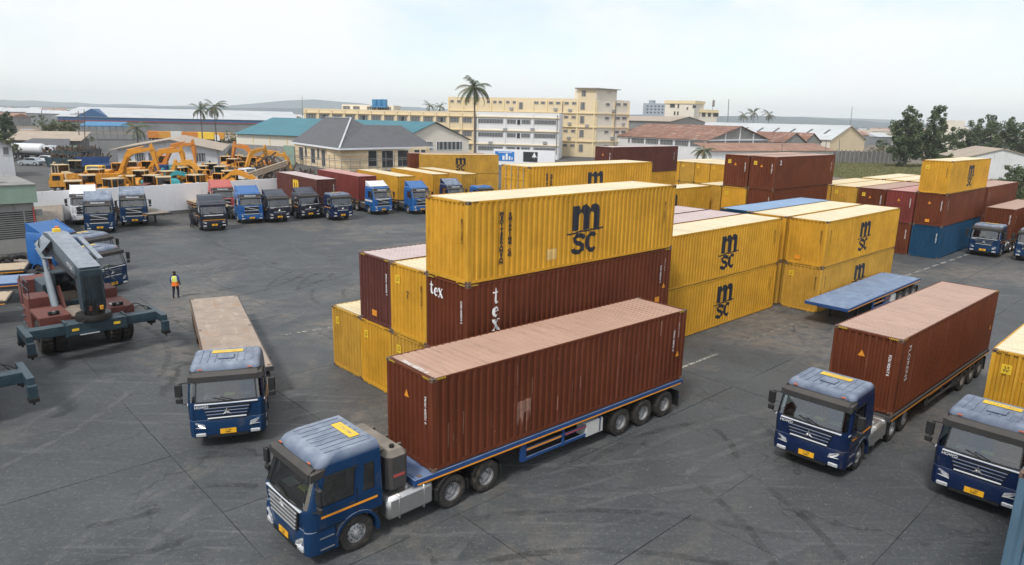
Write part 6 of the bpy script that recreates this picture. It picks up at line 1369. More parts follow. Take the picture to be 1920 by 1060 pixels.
for k, y in enumerate(floors):
    if k: mb = MB(); z = FA.zpx(1098, y-5.5); FA.box(mb, 0, FA.len+.4, z-.15, z+.15, 0, .45); FB.box(mb, 0, FB.len, z-.15, z+.15, 0, .45); mb.obj('cornice', 'cream_trim', rt2)
    z0_, z1_ = FA.zpx(1070, y+4.5), FA.zpx(1070, y-.5)
    for a, b in ([(845, 851), (857, 863), (912, 918), (924, 930), (934, 940), (948, 954), (960, 966), (1000, 1008), (1012, 1020), (1027, 1035), (1040, 1048)] if k == 0 else [])+[(1056, 1064), (1070, 1078)]: FA.window(rt2, FA.upx(a), FA.upx(b), z0_, z1_, 'window_grey', 3, 'cream')
    FA.window(rt2, FA.upx(1086), FA.upx(1094), FA.zpx(1090, y+14), FA.zpx(1090, y), 'window_grey', 3, 'cream')
    for a, b in ((1132, 1140), (1152, 1160), (1164, 1172)): FB.window(rt2, FB.upx(a), FB.upx(b), FB.zpx(a, y+6.5), FB.zpx(a, y+1.5), 'window_grey', 3, 'cream_pale')
FA.window(rt2, FA.upx(1087), FA.upx(1095), FA.zpx(1090, 181), FA.zpx(1090, 170), 'window_grey', 3, 'cream'); FB.window(rt2, FB.upx(1134), FB.upx(1142), FB.zpx(1138, 176), FB.zpx(1138, 171), 'window_grey', 3, 'cream_pale'); FA.window(rt2, FA.upx(972), FA.upx(979), FA.zpx(975, 205), FA.zpx(975, 192), 'window_grey', 3, 'cream')
for px in (842, 868, 894, 920, 943, 968, 998, 1023, 1052, 1081, 1112): mb = MB(); u = FA.upx(px); FA.box(mb, u-.25, u+.25, -.1, zt2-.6, 0, .3); mb.obj('pilaster', 'cream_trim', rt2)
for px in (1116, 1148, 1175.5): mb = MB(); u = FB.upx(px); FB.box(mb, u-.2, u+.2, -.1, zt2-.6, 0, .25); mb.obj('pilaster', 'cream_trim', rt2)
def ac_units(root, F_, spots):
    for (px, py) in spots: mb = MB(); u = F_.upx(px); z = F_.zpx(px, py); F_.box(mb, u-.55, u+.55, z-.4, z+.4, .05, .6); mb.obj('air_conditioner', 'louvre', root)
ac_units(rt2, FA, ((1067, 207), (1040, 205), (958, 204), (1067, 232), (1100, 236), (1067, 259))); ac_units(rt2, FB, ((1146, 208), (1166, 233), (1146, 259))); ac_units(rf3, Ff, ((947, 243), (998, 243), (920, 268), (1022, 268), (760, 243), (833, 243)))
for F_, px, y0, y1, rr0 in ((FA, 1053, 190, 280, rt2), (FB, 1149.5, 190, 280, rt2), (Ff, 1044, 216, 290, rf3), (Ff, 893, 216, 290, rf3)): mb = MB(); u = F_.upx(px); F_.box(mb, u-.09, u+.09, F_.zpx(px, y1), F_.zpx(px, y0), .36, .5); mb.obj('drain_pipe', 'concrete_dark', rr0)
# ---- rusty warehouse and its neighbours
ra, rb2, rc = aty(1150, 260, 232), aty(1326, 260, 200), aty(1440, 260, 226)
def long_gable(root, A, B, C, ze, zr, wallm, roofm, gablem, ov=.6):
    A, B, C = (Vector((p.x, p.y, 0)) for p in (A, B, C)); bk = A-B; mid = (B+C)/2; Dv = C+bk; w_ = MB(); P = lambda v, z: (v.x, v.y, z)
    w_.add([P(B, -.1), P(C, -.1), P(C, ze), P(mid, zr), P(B, ze)], [(0, 1, 2, 3, 4)], 1); w_.add([P(A, -.1), P(B, -.1), P(B, ze), P(A, ze), P(C, -.1), P(Dv, -.1), P(Dv, ze), P(C, ze)], [(0, 1, 2, 3), (4, 5, 6, 7)], 0); w_.obj('wall', [wallm, gablem], root)
    n1_ = (A-B).normalized(); o2 = -n1_*ov; o1 = (B-C).normalized()*ov; sl = (zr-ze)/((C-B).length/2)*ov; e = Vector((0, 0, .12))
    roof_sheet(root, 'roof', [P(B+o1+o2, ze-sl+.12), P(mid+o2, zr+.12), P(mid+bk, zr+.12), P(A+o1, ze-sl+.12)], roofm); roof_sheet(root, 'roof', [P(mid+o2, zr+.12), P(C-o1+o2, ze-sl+.12), P(Dv-o1, ze-sl+.12), P(mid+bk, zr+.12)], roofm)
    return Face(A, B), Face(B, C), mid
rr = root_at('rusty_warehouse', 'large warehouse with patched rust-brown sheet roof', 'warehouse'); ze3, zr3 = aty(1326, 263, 200).z, aty(1371, 237, 211).z
Fx, Fy, _ = long_gable(rr, ra, rb2, rc, ze3, zr3, 'factory_white', 'roof_rust', 'concrete')
for a, b in ((1178, 1182), (1184.5, 1208.5), (1211, 1235.5), (1238, 1263), (1266, 1292), (1295, 1322)): Fx.window(rr, Fx.upx(a), Fx.upx(b), ze3-2.0, ze3-.5, 'window_grey', 9, 'wall_white')
for u in (.27, .5, .73): mb = MB(); zt_ = ze3+(zr3-ze3)*(1-abs(u-.5)*2)-.2; Fy.box(mb, Fy.len*u-.2, Fy.len*u+.2, 0, zt_, 0, .2); mb.obj('gable_post', 'wall_white', rr)
mb = MB(); Fy.box(mb, 0, Fy.len, ze3-.25, ze3+.15, 0, .22); mb.obj('gable_beam', 'wall_white', rr)
lt = root_at('lean_to', 'lean-to with brown sheet roof before the rusty warehouse', 'shed'); Fl2 = Face(aty(1335, 260, 192), aty(1565, 260, 214)); zl = aty(1340, 283, 192).z
block(lt, 'wall', Fl2, 5, -.1, zl-.1, 'wall_white'); roof_sheet(lt, 'roof', [Fl2.p(-.5, zl, .8), Fl2.p(Fl2.len+.5, zl, .8), Fl2.p(Fl2.len+.5, zl+1.9, -7), Fl2.p(-.5, zl+1.9, -7)], 'roof_rust2')
for i, (A, B, C, ap, lb_) in enumerate((((1400, 245), (1470, 222), (1512, 228), 250, 'small rusty-roofed shed, left of the twin gables'), ((1440, 252), (1508, 234), (1540, 240), 250.5, 'small rusty-roofed shed, right of the twin gables'))):
    r_ = root_at('small_shed', lb_, 'shed'); a, b, c = (aty(p[0], 262, p[1]) for p in (A, B, C)); zz = aty(B[0], 267, B[1]).z; long_gable(r_, a, b, c, zz, aty((B[0]+C[0])/2, ap, (B[1]+C[1])/2).z, 'shed_white', 'roof_rust', 'concrete', .4)
rp2 = root_at('pale_roofed_shed', 'long shed with pale metal roof and cream gable', 'warehouse'); pa_, pb_, pc_ = aty(1265, 255, 300), aty(1558, 255, 252), aty(1623, 255, 268)
zp1, zp2 = aty(1558, 262, 252).z, aty(1593, 236, 260).z; Fpa, Fpb, _ = long_gable(rp2, pa_, pb_, pc_, zp1, zp2, 'cream_pale', 'roof_pale', 'cream')
for k in range(6):
    u = Fpa.len*(.42+k*.10); d = Vector((Fpa.n.x, Fpa.n.y, 0)); hw_ = (Vector((pc_.x, pc_.y, 0))-Vector((pb_.x, pb_.y, 0))).length/2
    bdir = (Vector((pc_.x, pc_.y, 0))-Vector((pb_.x, pb_.y, 0))).normalized(); P0 = Vector(Fpa.p(u, 0)); a0, a1 = .35, .65
    c0, c1 = P0+bdir*hw_*a0, P0+bdir*hw_*a1; z0_, z1_ = zp1+(zp2-zp1)*a0+.16, zp1+(zp2-zp1)*a1+.16; tt = Fpa.t*.9
    mb = MB(); mb.add([(c0.x, c0.y, z0_), (c0.x+tt.x, c0.y+tt.y, z0_), (c1.x+tt.x, c1.y+tt.y, z1_+.06), (c1.x, c1.y, z1_+.06)], [(0, 1, 2, 3)]); mb.obj('roof_light', 'window_grey', rp2, recalc=False)
# back hip roof between tower and rusty warehouse
r_ = root_at('brown_roofed_hall', 'hall with plain light brown roof behind the rusty warehouse', 'warehouse'); long_gable(r_, aty(1120, 250, 330), aty(1255, 250, 270), aty(1320, 250, 290), aty(1255, 228, 270).z, aty(1275, 219, 285).z, 'concrete', 'roof_tan', 'concrete')
# far cream building and blue-grey block
r_ = root_at('far_cream_building', 'far cream building with ochre parapet above the rusty roof', 'building'); Fc1 = Face(aty(1247, 200, 330), aty(1302, 200, 322)); Fc2 = Face(aty(1302, 200, 326), aty(1346, 200, 334))
block(r_, 'wall', Fc1, 12, -.1, Fc1.zpx(1275, 190), 'cream_pale'); block(r_, 'wall', Fc2, 12, -.1, Fc2.zpx(1320, 206), 'cream_pale')
for F_, y in ((Fc1, 190), (Fc2, 206)): mb = MB(); z = F_.zpx(1300, y); F_.box(mb, -.4, F_.len+.4, z-1.1, z+.25, -12.4, .4); mb.obj('parapet', 'cream_trim', r_)
for a, b, y0, y1 in ((1252, 1261, 195, 202), (1266, 1269, 195, 203), (1283, 1286, 201, 206), (1260, 1263, 209, 216), (1266, 1269, 209, 216), (1260, 1263, 222, 229), (1266, 1269, 222, 229), (1294, 1301, 197, 203)): Fc1.window(r_, Fc1.upx(a), Fc1.upx(b), Fc1.zpx(a, y1), Fc1.zpx(a, y0), 'window_grey', 0, 'cream_pale')
for a, b in ((1303, 1308), (1312, 1319), (1323, 1329), (1333, 1343)): Fc2.window(r_, Fc2.upx(a), Fc2.upx(b), Fc2.zpx(a, 219), Fc2.zpx(a, 211), 'window_grey', 0, 'cream_trim')
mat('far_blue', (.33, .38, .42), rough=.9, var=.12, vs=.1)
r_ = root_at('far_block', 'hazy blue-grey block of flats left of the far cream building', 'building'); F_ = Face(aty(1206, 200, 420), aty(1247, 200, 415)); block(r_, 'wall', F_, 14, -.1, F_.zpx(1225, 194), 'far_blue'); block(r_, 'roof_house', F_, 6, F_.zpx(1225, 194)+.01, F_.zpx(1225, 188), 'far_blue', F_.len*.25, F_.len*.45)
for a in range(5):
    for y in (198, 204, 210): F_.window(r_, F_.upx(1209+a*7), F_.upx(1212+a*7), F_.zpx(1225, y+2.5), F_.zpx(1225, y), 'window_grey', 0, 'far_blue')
# ---- right: concrete fence, grey gable, far white house
rf4 = root_at('concrete_fence', 'grey concrete panel fence at the far side of the grass', 'fence'); Fq = Face(aty(1560, 300, 222), aty(1690, 300, 224))
for k in range(16): mb = MB(); Fq.box(mb, Fq.len*k/16+.03, Fq.len*(k+1)/16-.03, -.1, 3.7+rnd.uniform(-.1, .1), -.2, 0); mb.obj('panel', 'concrete_dark', rf4); mb = MB(); Fq.box(mb, Fq.len*k/16-.12, Fq.len*k/16+.12, -.1, 4.1, -.25, .08); mb.obj('post', 'concrete', rf4)
rg = root_at('grey_gable_shed', 'grey sheet-metal shed gable behind the right-hand stack', 'shed'); Fg = Face(aty(1800, 320, 166), aty(1965, 320, 160)); gable(rg, Fg, 25, -.1, Fg.zpx(1815, 297), Fg.zpx(1885, 280), 'shed_white', 'roof_tan', .4, Fg.upx(1885)/Fg.len)
r_ = root_at('far_white_house', 'far white flat-roofed building left of the dark spreading tree', 'building'); F_ = Face(aty(1770, 250, 330), aty(1815, 250, 330)); block(r_, 'wall', F_, 12, -.1, F_.zpx(1790, 238), 'cream_pale'); block(r_, 'upper_floor', F_, 8, F_.zpx(1790, 238)+.01, F_.zpx(1790, 226), 'cream_pale', F_.len*.38, F_.len*.8)
# ---- left background
r_ = root_at('blue_fascia_depot', 'very long depot with pale roof and deep blue fascia on the far left', 'warehouse'); Fd = Face(aty(108, 220, 345), aty(560, 220, 390)); zf = Fd.zpx(300, 222)
block(r_, 'wall', Fd, 60, -.1, zf-1.6, 'far_wall'); mb = MB(); Fd.box(mb, 0, Fd.len, zf-1.6, zf, -.3, .6); mb.obj('fascia', 'blue_fascia', r_); mb = MB(); Fd.box(mb, 0, Fd.len, zf-2.0, zf-1.6, -.2, .5); mb.obj('red_band', 'truck_red', r_)
roof_sheet(r_, 'roof', [Fd.p(-1, zf+.05, 1), Fd.p(Fd.len, zf+.05, 1), Fd.p(Fd.len, zf+4.8, -32), Fd.p(5, zf+4.8, -32)], 'roof_pale'); roof_sheet(r_, 'roof', [Fd.p(5, zf+4.8, -32), Fd.p(Fd.len, zf+4.8, -32), Fd.p(Fd.len, zf, -64), Fd.p(-1, zf, -64)], 'roof_pale')
mb = MB(); u = Fd.upx(178); mb.add([Fd.p(u-7, zf+.1, .8), Fd.p(u+7, zf+.1, .8), Fd.p(u, zf+4.0, .8), Fd.p(u, zf+4.0, -26)], [(0, 1, 2), (0, 2, 3), (1, 3, 2)]); mb.obj('dormer', ['blue_fascia'], r_)
r_ = root_at('blue_canopy', 'low light blue canopy before the blue-fascia depot', 'canopy'); Fe = Face(aty(150, 235, 255), aty(242, 235, 262)); ze5 = Fe.zpx(200, 236); roof_sheet(r_, 'roof', [Fe.p(0, ze5, 0), Fe.p(Fe.len, ze5, 0), Fe.p(Fe.len*.93, ze5+1.3, -10), Fe.p(Fe.len*.08, ze5+1.3, -10)], 'blue_roof', .3)
for k in range(7): q5 = Fe.p(Fe.len*(k+.3)/7.3, 0, -.6); MB().cyl((q5[0], q5[1], -.1), (q5[0], q5[1], ze5), .15, 6).obj('post', 'pole', r_)
r_ = root_at('tan_roofed_hut', 'row of huts with striped tan sheet roof at the left', 'hut'); Fh = Face(aty(22, 260, 182), aty(150, 260, 186)); zh = Fh.zpx(80, 263); block(r_, 'wall', Fh, 7, -.1, zh, 'concrete_dark'); roof_sheet(r_, 'roof', [Fh.p(-1, zh, .8), Fh.p(Fh.len+.5, zh, .8), Fh.p(Fh.len+.5, zh+2.1, -8), Fh.p(-1, zh+2.1, -8)], 'roof_tan')
r_ = root_at('dark_roofed_hut', 'hut with dark grey roof above the white tanker', 'hut'); Fh = Face(aty(30, 270, 170), aty(128, 270, 172)); zh = Fh.zpx(80, 275); block(r_, 'wall', Fh, 7, -.1, zh, 'green_trim'); roof_sheet(r_, 'roof', [Fh.p(-.5, zh, .9), Fh.p(Fh.len+.5, zh, .9), Fh.p(Fh.len-2, zh+1.7, -6), Fh.p(1, zh+1.7, -6)], 'roof_grey')
r_ = root_at('white_cabin', 'white cabin with pitched roof at the left picture edge', 'hut'); Fh = Face(aty(-60, 290, 112), aty(24, 290, 116)); gable(r_, Fh, 8, -.1, Fh.zpx(20, 274), Fh.zpx(-40, 258), 'shed_white', 'concrete_dark', .6); Fh.window(r_, Fh.upx(2), Fh.upx(13), Fh.zpx(8, 290), Fh.zpx(8, 276), 'window_grey', 4, 'shed_white')
r_ = root_at('old_wall', 'stained concrete wall between the shed and the teal-roofed warehouse', 'wall'); Fh = Face(aty(395, 290, 172), aty(552, 290, 158)); 
for k in range(8): mb = MB(); Fh.box(mb, Fh.len*k/8+.02, Fh.len*(k+1)/8-.02, -.1, Fh.zpx(480, 272), -.3, 0); mb.obj('panel', 'concrete', r_)
mb = MB(); Fh.box(mb, Fh.upx(532), Fh.upx(551), 0, Fh.zpx(540, 273), .05, .15); mb.obj('green_sheet', 'green_trim', r_)
# posters behind the factory forecourt
r_ = root_at('white_screen_wall', 'white wall with posters at the factory foot', 'wall'); Fh = Face(aty(925, 300, 176), aty(1040, 300, 172)); block(r_, 'wall', Fh, .3, -.1, Fh.zpx(980, 281), 'wall_white')
mb = MB(); Fh.box(mb, Fh.upx(929), Fh.upx(965), 1, Fh.zpx(940, 284), .02, .10); po = mb.obj('blue_poster', 'poster_blue', r_); mb = MB()
for k, (a, b, y0, y1) in enumerate(((943, 947, 292, 300), (949, 953, 288, 300), (955, 958, 293, 300), (960, 962, 295, 300), (935, 961, 285.2, 286.2))): Fh.box(mb, Fh.upx(a), Fh.upx(b), Fh.zpx(a, y1), Fh.zpx(a, y0), .11, .13)
mb.obj('white_print', 'ink_white', po); mb = MB(); Fh.box(mb, Fh.upx(982), Fh.upx(1009), 1, Fh.zpx(990, 285), .02, .10); pb2 = mb.obj('black_poster', 'void', r_)
mb = MB(); mb.add([Fh.p(Fh.upx(a), Fh.zpx(a, y), .12) for a, y in ((998, 296), (1001, 290), (1003, 285.5), (1004.5, 290), (1008, 296), (1004, 294.5), (1003, 298), (1001.5, 294.5))], [(0, 1, 7), (1, 2, 3), (1, 3, 5, 7), (3, 4, 5), (5, 6, 7)]); mb.obj('white_print', 'ink_white', pb2, recalc=False)

# ================================================================== vehicles far left
def small_car(label, loc, yaw, body):
    t = thing('car', label, 'car', loc, rz_of(yaw)); b = MB(); b.prism([(-2.2, .35), (-2.25, .85), (-1.9, 1.02), (1.0, 1.02), (2.1, .85), (2.2, .35)], -.88, .88, 'Y'); b.prism([(-1.8, 1.0), (-1.35, 1.5), (.25, 1.52), (1.05, 1.0)], -.78, .78, 'Y'); b.obj('body', body, t)
    for s in (-1, 1): MB().prism([(-1.5, 1.06), (-1.25, 1.44), (.2, 1.45), (.8, 1.06)], min(s*.785, s*.79), max(s*.785, s*.79), 'Y').obj('window', 'dark_glass', t)
    for x in (-1.4, 1.35):
        for y in (-.8, .8): w_ = MB(); w_.lathe([(0, -.1), (.33, -.11), (.35, .0), (.33, .11), (.2, .11), (.18, .05), (0, .05)], 16, mis=[0, 0, 0, 0, 1, 1]); o = w_.obj('wheel', ['tyre', 'rim'], t, loc=(x, y, .35)); o.rotation_euler = (0, 0, 0 if y > 0 else PI)
    return t
mat('silver', (.42, .46, .50), rough=.3, metal=.4, var=.05)
small_car('silver car parked beside the white tanker', Vector((*aty(58, 305, 140).xy, 0)), -88, 'silver'); small_car('white car behind the silver one', Vector((*aty(84, 300, 147).xy, 0)), -88, 'truck_white')
tk = thing('tanker_lorry', 'white tanker lorry parked before the dark-roofed hut', 'lorry', Vector((*aty(70, 297, 157).xy, 0)), rz_of(92)); q_ = MB(); q_.lathe([(0, -5.2), (.9, -5.2), (1.15, -5.0), (1.15, 1.6), (.9, 1.8), (0, 1.8)], 20, axis='X', off=(0, 0, 2.3)); q_.obj('tank', 'truck_white', tk, smooth=True)
MB().box(-5.2, 5.0, -.5, .5, .8, 1.15).obj('chassis', 'chassis', tk); q_ = MB(); q_.prism([(2.4, .9), (2.4, 3.1), (3.9, 3.1), (4.4, 2.0), (4.9, 1.9), (5.0, .9)], -1.2, 1.2, 'Y'); co = q_.obj('cab', 'truck_white', tk)
for s in (-1, 1): MB().box(2.9, 3.9, s*1.205-.005, s*1.205+.005, 2.0, 2.8).obj('window', 'dark_glass', co)
for x in (-4.4, -3.1, 3.6):
    for y in (-1.0, 1.0): wheel(tk, x, y)
def tank_like(label, px, Y, yaw, col):
    t = thing('box_lorry', label, 'lorry', Vector((*aty(px, 240, Y).xy, 0)), rz_of(yaw), 'lorries at the far depot'); MB().box(-4.5, 1.6, -1.25, 1.25, 1.1, 3.7, b=.1).obj('cargo_box', col, t); c = MB(); c.prism([(1.8, .8), (1.8, 2.9), (3.2, 2.9), (3.6, 1.9), (3.6, .8)], -1.2, 1.2, 'Y'); c.obj('cab', 'truck_white', t); MB().box(-4.4, 3.4, -.5, .5, .6, 1.05).obj('chassis', 'chassis', t)
    for x in (-3.4, -2.1, 2.6):
        for y in (-1, 1): wheel(t, x, y)
for k, (px, cl) in enumerate(((302, 'ex_orange'), (322, 'ex_amber'), (345, 'box_white'), (365, 'ex_orange'), (395, 'ink_yellow'), (415, 'ex_amber'), (438, 'deck_tan'))): tank_like('%s lorry in the far depot row, %s from left' % (('orange', 'amber', 'white', 'orange', 'yellow', 'amber', 'tan')[k], ('first', 'second', 'third', 'fourth', 'fifth', 'sixth', 'seventh')[k]), px, 262, 75+k*4, cl)
tank_like('lorry with bright blue box at the far left', 48, 250, 150, 'poster_blue'); tank_like('lorry with brown box at the far left', 62, 248, 100, 'deck_tan')
# scrap heap
hp = MB(); rs3 = random.Random(8); c = aty(505, 320, 124)
for k in range(240):
    a, r2 = rs3.uniform(0, 6.28), rs3.random()**.6*7; x, y = c.x+r2*cos(a)*1.3, c.y+r2*sin(a)*.6; z = max(0, (1-r2/7.5))*4.2*rs3.random()
    hp.bar((x, y, z), (x+rs3.uniform(-1.3, 1.3), y+rs3.uniform(-.8, .8), z+rs3.uniform(-.2, 1.2)), rs3.uniform(.06, .5), rs3.uniform(.05, .35))
stuff(hp.obj('scrap_heap', 'scrap'))
bb = MB(); p0, p1 = aty(455, 336, 99), aty(535, 322, 112); 
for k in range(3): tag(MB().bar((p0.x, p0.y+k*.7, 2.0+k*.35), (p1.x, p1.y+k*.7, 3.2+k*.35), .3, .2).obj('steel_beam', 'deck_tan'), 'long tan steel beam lying over the scrap by the wall, %s' % ('front one', 'middle one', 'rear one')[k], 'beam')

# ================================================================== vegetation
def leaf_cloud(mb, c, rad, n, size, rng, hollow=.35):
    for k in range(n):
        while True:
            v = Vector((rng.uniform(-1, 1), rng.uniform(-1, 1), rng.uniform(-1, 1)))
            if hollow < v.length < 1: break
        p = Vector((c[0]+v.x*rad[0], c[1]+v.y*rad[1], c[2]+v.z*rad[2])); a = Vector((rng.uniform(-1, 1), rng.uniform(-1, 1), rng.uniform(-.6, .6))).normalized(); b = a.cross(Vector((rng.uniform(-1, 1), rng.uniform(-1, 1), rng.uniform(-1, 1)))).normalized(); s = size*rng.uniform(.6, 1.4)
        mb.add([p-a*s, p+b*s*.5, p+a*s, p-b*s*.5], [(0, 1, 2, 3)], rng.randrange(2))
def tree(label, px, Y, top_py, blobs, leaves, mats, size, trunk=.35, seed=1, name='broadleaf_tree', group=None):
    rng = random.Random(seed); b = aty(px, 300, Y); H = aty(px, top_py, Y).z; t = thing(name, label, 'tree', (b.x, Y, 0), 0, group); tr = MB(); cr = MB(); tot = sum(r_**2 for *_, r_ in blobs)
    tr.cyl((0, 0, -.1), (0, 0, H*.35), trunk, 10, r1=trunk*.7)
    for (dx, dy, fz, r_) in blobs:
        z = H*fz; tr.cyl((0, 0, H*.3*min(1, fz)), (dx, dy, z), trunk*.5, 7, r1=trunk*.12); n = int(leaves*r_**2/tot)
        for j in range(18):
            v = Vector([max(-.85, min(.85, rng.gauss(0, .5))) for _ in range(3)]); rr_ = r_*rng.uniform(.16, .36); leaf_cloud(cr, (dx+v.x*r_, dy+v.y*r_, z+v.z*r_), (rr_, rr_, rr_*1.1), n//18, size, rng, .1)
    tr.obj('trunk', 'bark', t, smooth=True); cr.obj('crown', mats, t, recalc=False); return t
tree('tall loose tree on the grass, left of the pair', 1697, 205, 203, [(0, 0, .78, 3.6), (-2.2, 0, .60, 3.2), (2.4, 1, .62, 3.4), (0, -1, .45, 4.0), (-2.8, 0, .36, 3.2), (2.6, 0, .38, 3.4), (-1, 0, .90, 2.2), (0, 0, .22, 3.6)], 15000, ['leaf_mid', 'leaf_dark'], .30, .4, 3)
tree('taller open-topped tree on the grass, right of the pair', 1742, 208, 194, [(0, 0, .90, 2.2), (.5, 0, .76, 2.6), (-1.5, 0, .62, 3.0), (2.4, 0, .52, 3.4), (0, 0, .42, 4.2), (-2.5, 0, .34, 3.6), (3.6, 0, .32, 3.4), (.5, 0, .22, 4)], 14000, ['leaf_mid', 'leaf_dark'], .30, .4, 4)
tree('dark spreading tree at the far right above the sheds', 1850, 240, 226, [(0, 0, .80, 4.6), (-7, 0, .66, 4.4), (7, 0, .74, 4.8), (-12, 0, .55, 3.4), (12, 0, .58, 4.6), (3, 2, .62, 5), (-4, -2, .55, 4.4), (9, 0, .48, 4.2), (-9, 0, .38, 3.4)], 17000, ['leaf_dark', 'leaf_mid'], .34, .6, 5)
tree('bush-like tree at the right edge beside the grey gable', 1925, 118, 300, [(0, 0, .7, 2.4), (-1.8, 0, .5, 2.2), (1.8, 0, .5, 2.4), (0, 0, .3, 2.6)], 6000, ['leaf_dark', 'leaf_mid'], .16, .2, 6)
tree('dark conical tree near the left edge', 20, 205, 210, [(0, 0, .85, 1.6), (0, 0, .65, 2.4), (0, 0, .45, 2.8), (0, 0, .25, 2.8)], 5500, ['leaf_dark', 'leaf_dark'], .26, .3, 7); tree('round olive-green tree behind the tan-roofed huts', 122, 205, 228, [(0, 0, .72, 3.2), (-3.6, 0, .55, 3.0), (3.6, 0, .55, 3.0), (-1.5, 0, .4, 3.2), (2, 0, .35, 3.2), (6, 0, .35, 2.4)], 7000, ['leaf_olive', 'leaf_mid'], .26, .3, 8)
tree('low green tree at the left edge behind the white cabin', -2, 150, 262, [(0, 0, .7, 2.6), (2.5, 0, .5, 2.4), (-2, 0, .5, 2.4), (1, 0, .3, 2.4)], 3500, ['leaf_olive', 'leaf_dark'], .24, .25, 9); tree('low bush by the concrete fence', 1785, 175, 285, [(0, 0, .6, 2.6), (-3, 0, .45, 2.2), (3, 0, .45, 2.2)], 3500, ['leaf_mid', 'leaf_olive'], .24, .2, 10); tree('bush before the pale-roofed shed gable', 1640, 232, 275, [(0, 0, .6, 2.2), (3, 0, .5, 2.0), (-2, 0, .4, 1.8)], 2200, ['leaf_olive', 'leaf_dry'], .22, .15, 12)
tree('thin bare-looking tree left of the teal roof', 437, 200, 243, [(0, 0, .7, 2.0), (1.5, 0, .5, 1.6), (-1.5, 0, .5, 1.6)], 800, ['leaf_dry', 'leaf_olive'], .2, .15, 13)
def palm(label, px, Y, head_py, fl, nf=20, seed=1, lean=0., droop=1.):
    rng = random.Random(seed); b = aty(px, 300, Y); H = aty(px, head_py, Y).z; t = thing('palm_tree', label, 'palm', (b.x, Y, 0), 0, 'palms'); tr = MB(); pts = [(lean*(k/8)**2, 0, H*k/8-.1) for k in range(9)]
    for k in range(8): tr.cyl(pts[k], pts[k+1], .26-.016*k, 10, r1=.245-.016*k)
    tr.obj('trunk', 'palm_bark', t, smooth=True); hd_ = Vector(pts[-1])
    for k in range(nf):
        az = 2*PI*k/nf*2.618+rng.uniform(-.3, .3); el = rng.uniform(-.35, 1.25) if k % 4 else rng.uniform(-.9, -.2); L2 = fl*rng.uniform(.8, 1.1); n = 13; f = MB(); prev = hd_.copy(); dirh = Vector((cos(az), sin(az), 0)); side = Vector((-sin(az), cos(az), 0)); e = el; pp = []
        for j in range(n+1): pp.append(prev.copy()); prev = prev+(dirh*cos(e)+Vector((0, 0, sin(e))))*(L2/n); e -= droop*(.06+.16*(j/n))
        for j in range(n): f.bar(pp[j], pp[j+1], .05*(1-j/n)+.015, .03)
        for j in range(1, n):
            ll = fl*.24*sin(PI*min(1, (j+1.5)/(n+1)))
            for q in range(3):
                base_ = pp[j].lerp(pp[j+1], q/3)
                for s in (-1, 1):
                    tip = base_+side*s*ll*.72+(pp[j+1]-pp[j]).normalized()*ll*.5-Vector((0, 0, ll*rng.uniform(.35, .75))); wv = (pp[j+1]-pp[j]).normalized()*.055; f.add([base_-wv, base_+wv, tip], [(0, 1, 2)])
        f.obj('frond', 'frond' if k % 5 else 'leaf_dry', t, recalc=False)
palm('tall palm standing before the white factory', 890, 150, 163, 5.4, 26, 3, -.2, .95)
palm('palm on the left of the pair above the teal roof', 383, 232, 205, 4.6, 20, 4); palm('palm on the right of the pair above the teal roof', 409, 236, 200, 5.0, 22, 5); palm('low palm behind the white shed', 262, 190, 240, 4.2, 18, 6); palm('low palm before the rusty warehouse', 1318, 172, 282, 3.6, 18, 7)
for k, (px, py, Y) in enumerate(((1387, 216, 420), (1405, 211, 410), (1433, 214, 400), (806, 198, 420), (826, 200, 430))): palm('distant palm on the skyline, %s' % ('left of three by the pale roof', 'tallest of three by the pale roof', 'right of three by the pale roof', 'left of two by the cream block', 'right of two by the cream block')[k], px, Y, py, 5.2, 16, 10+k)
# grass field
mat('grass_blade', (.17, .18, .065), rough=.8, var=.25, vs=1); mat('grass_dry', (.22, .20, .09), rough=.8, var=.25, vs=1)
gf = [atz(1560, 330, -.03), atz(1930, 392, -.03), Vector((210, 150, -.03)), Vector((190, 226, -.03)), aty(1560, 300, 226)]; gm = MB(); gm.add([(p.x, p.y, -.03) for p in gf], [tuple(range(5))]); struct(gm.obj('grass_field', 'grass_soil'))
gr = MB(); rg2 = random.Random(2)
for k in range(26000):
    u, v = rg2.random(), rg2.random(); p = gf[0].lerp(gf[1], u).lerp(gf[4].lerp(gf[3], u), v); a = rg2.uniform(0, 6.28); h = rg2.uniform(.15, .5); w2 = rg2.uniform(.12, .3)
    gr.add([(p.x-w2*cos(a), p.y-w2*sin(a), -.04), (p.x+w2*cos(a), p.y+w2*sin(a), -.04), (p.x+rg2.uniform(-.2, .2), p.y, h)], [(0, 1, 2)], rg2.randrange(3))
stuff(gr.obj('grass', ['grass_blade', 'leaf_olive', 'grass_dry'], recalc=False))
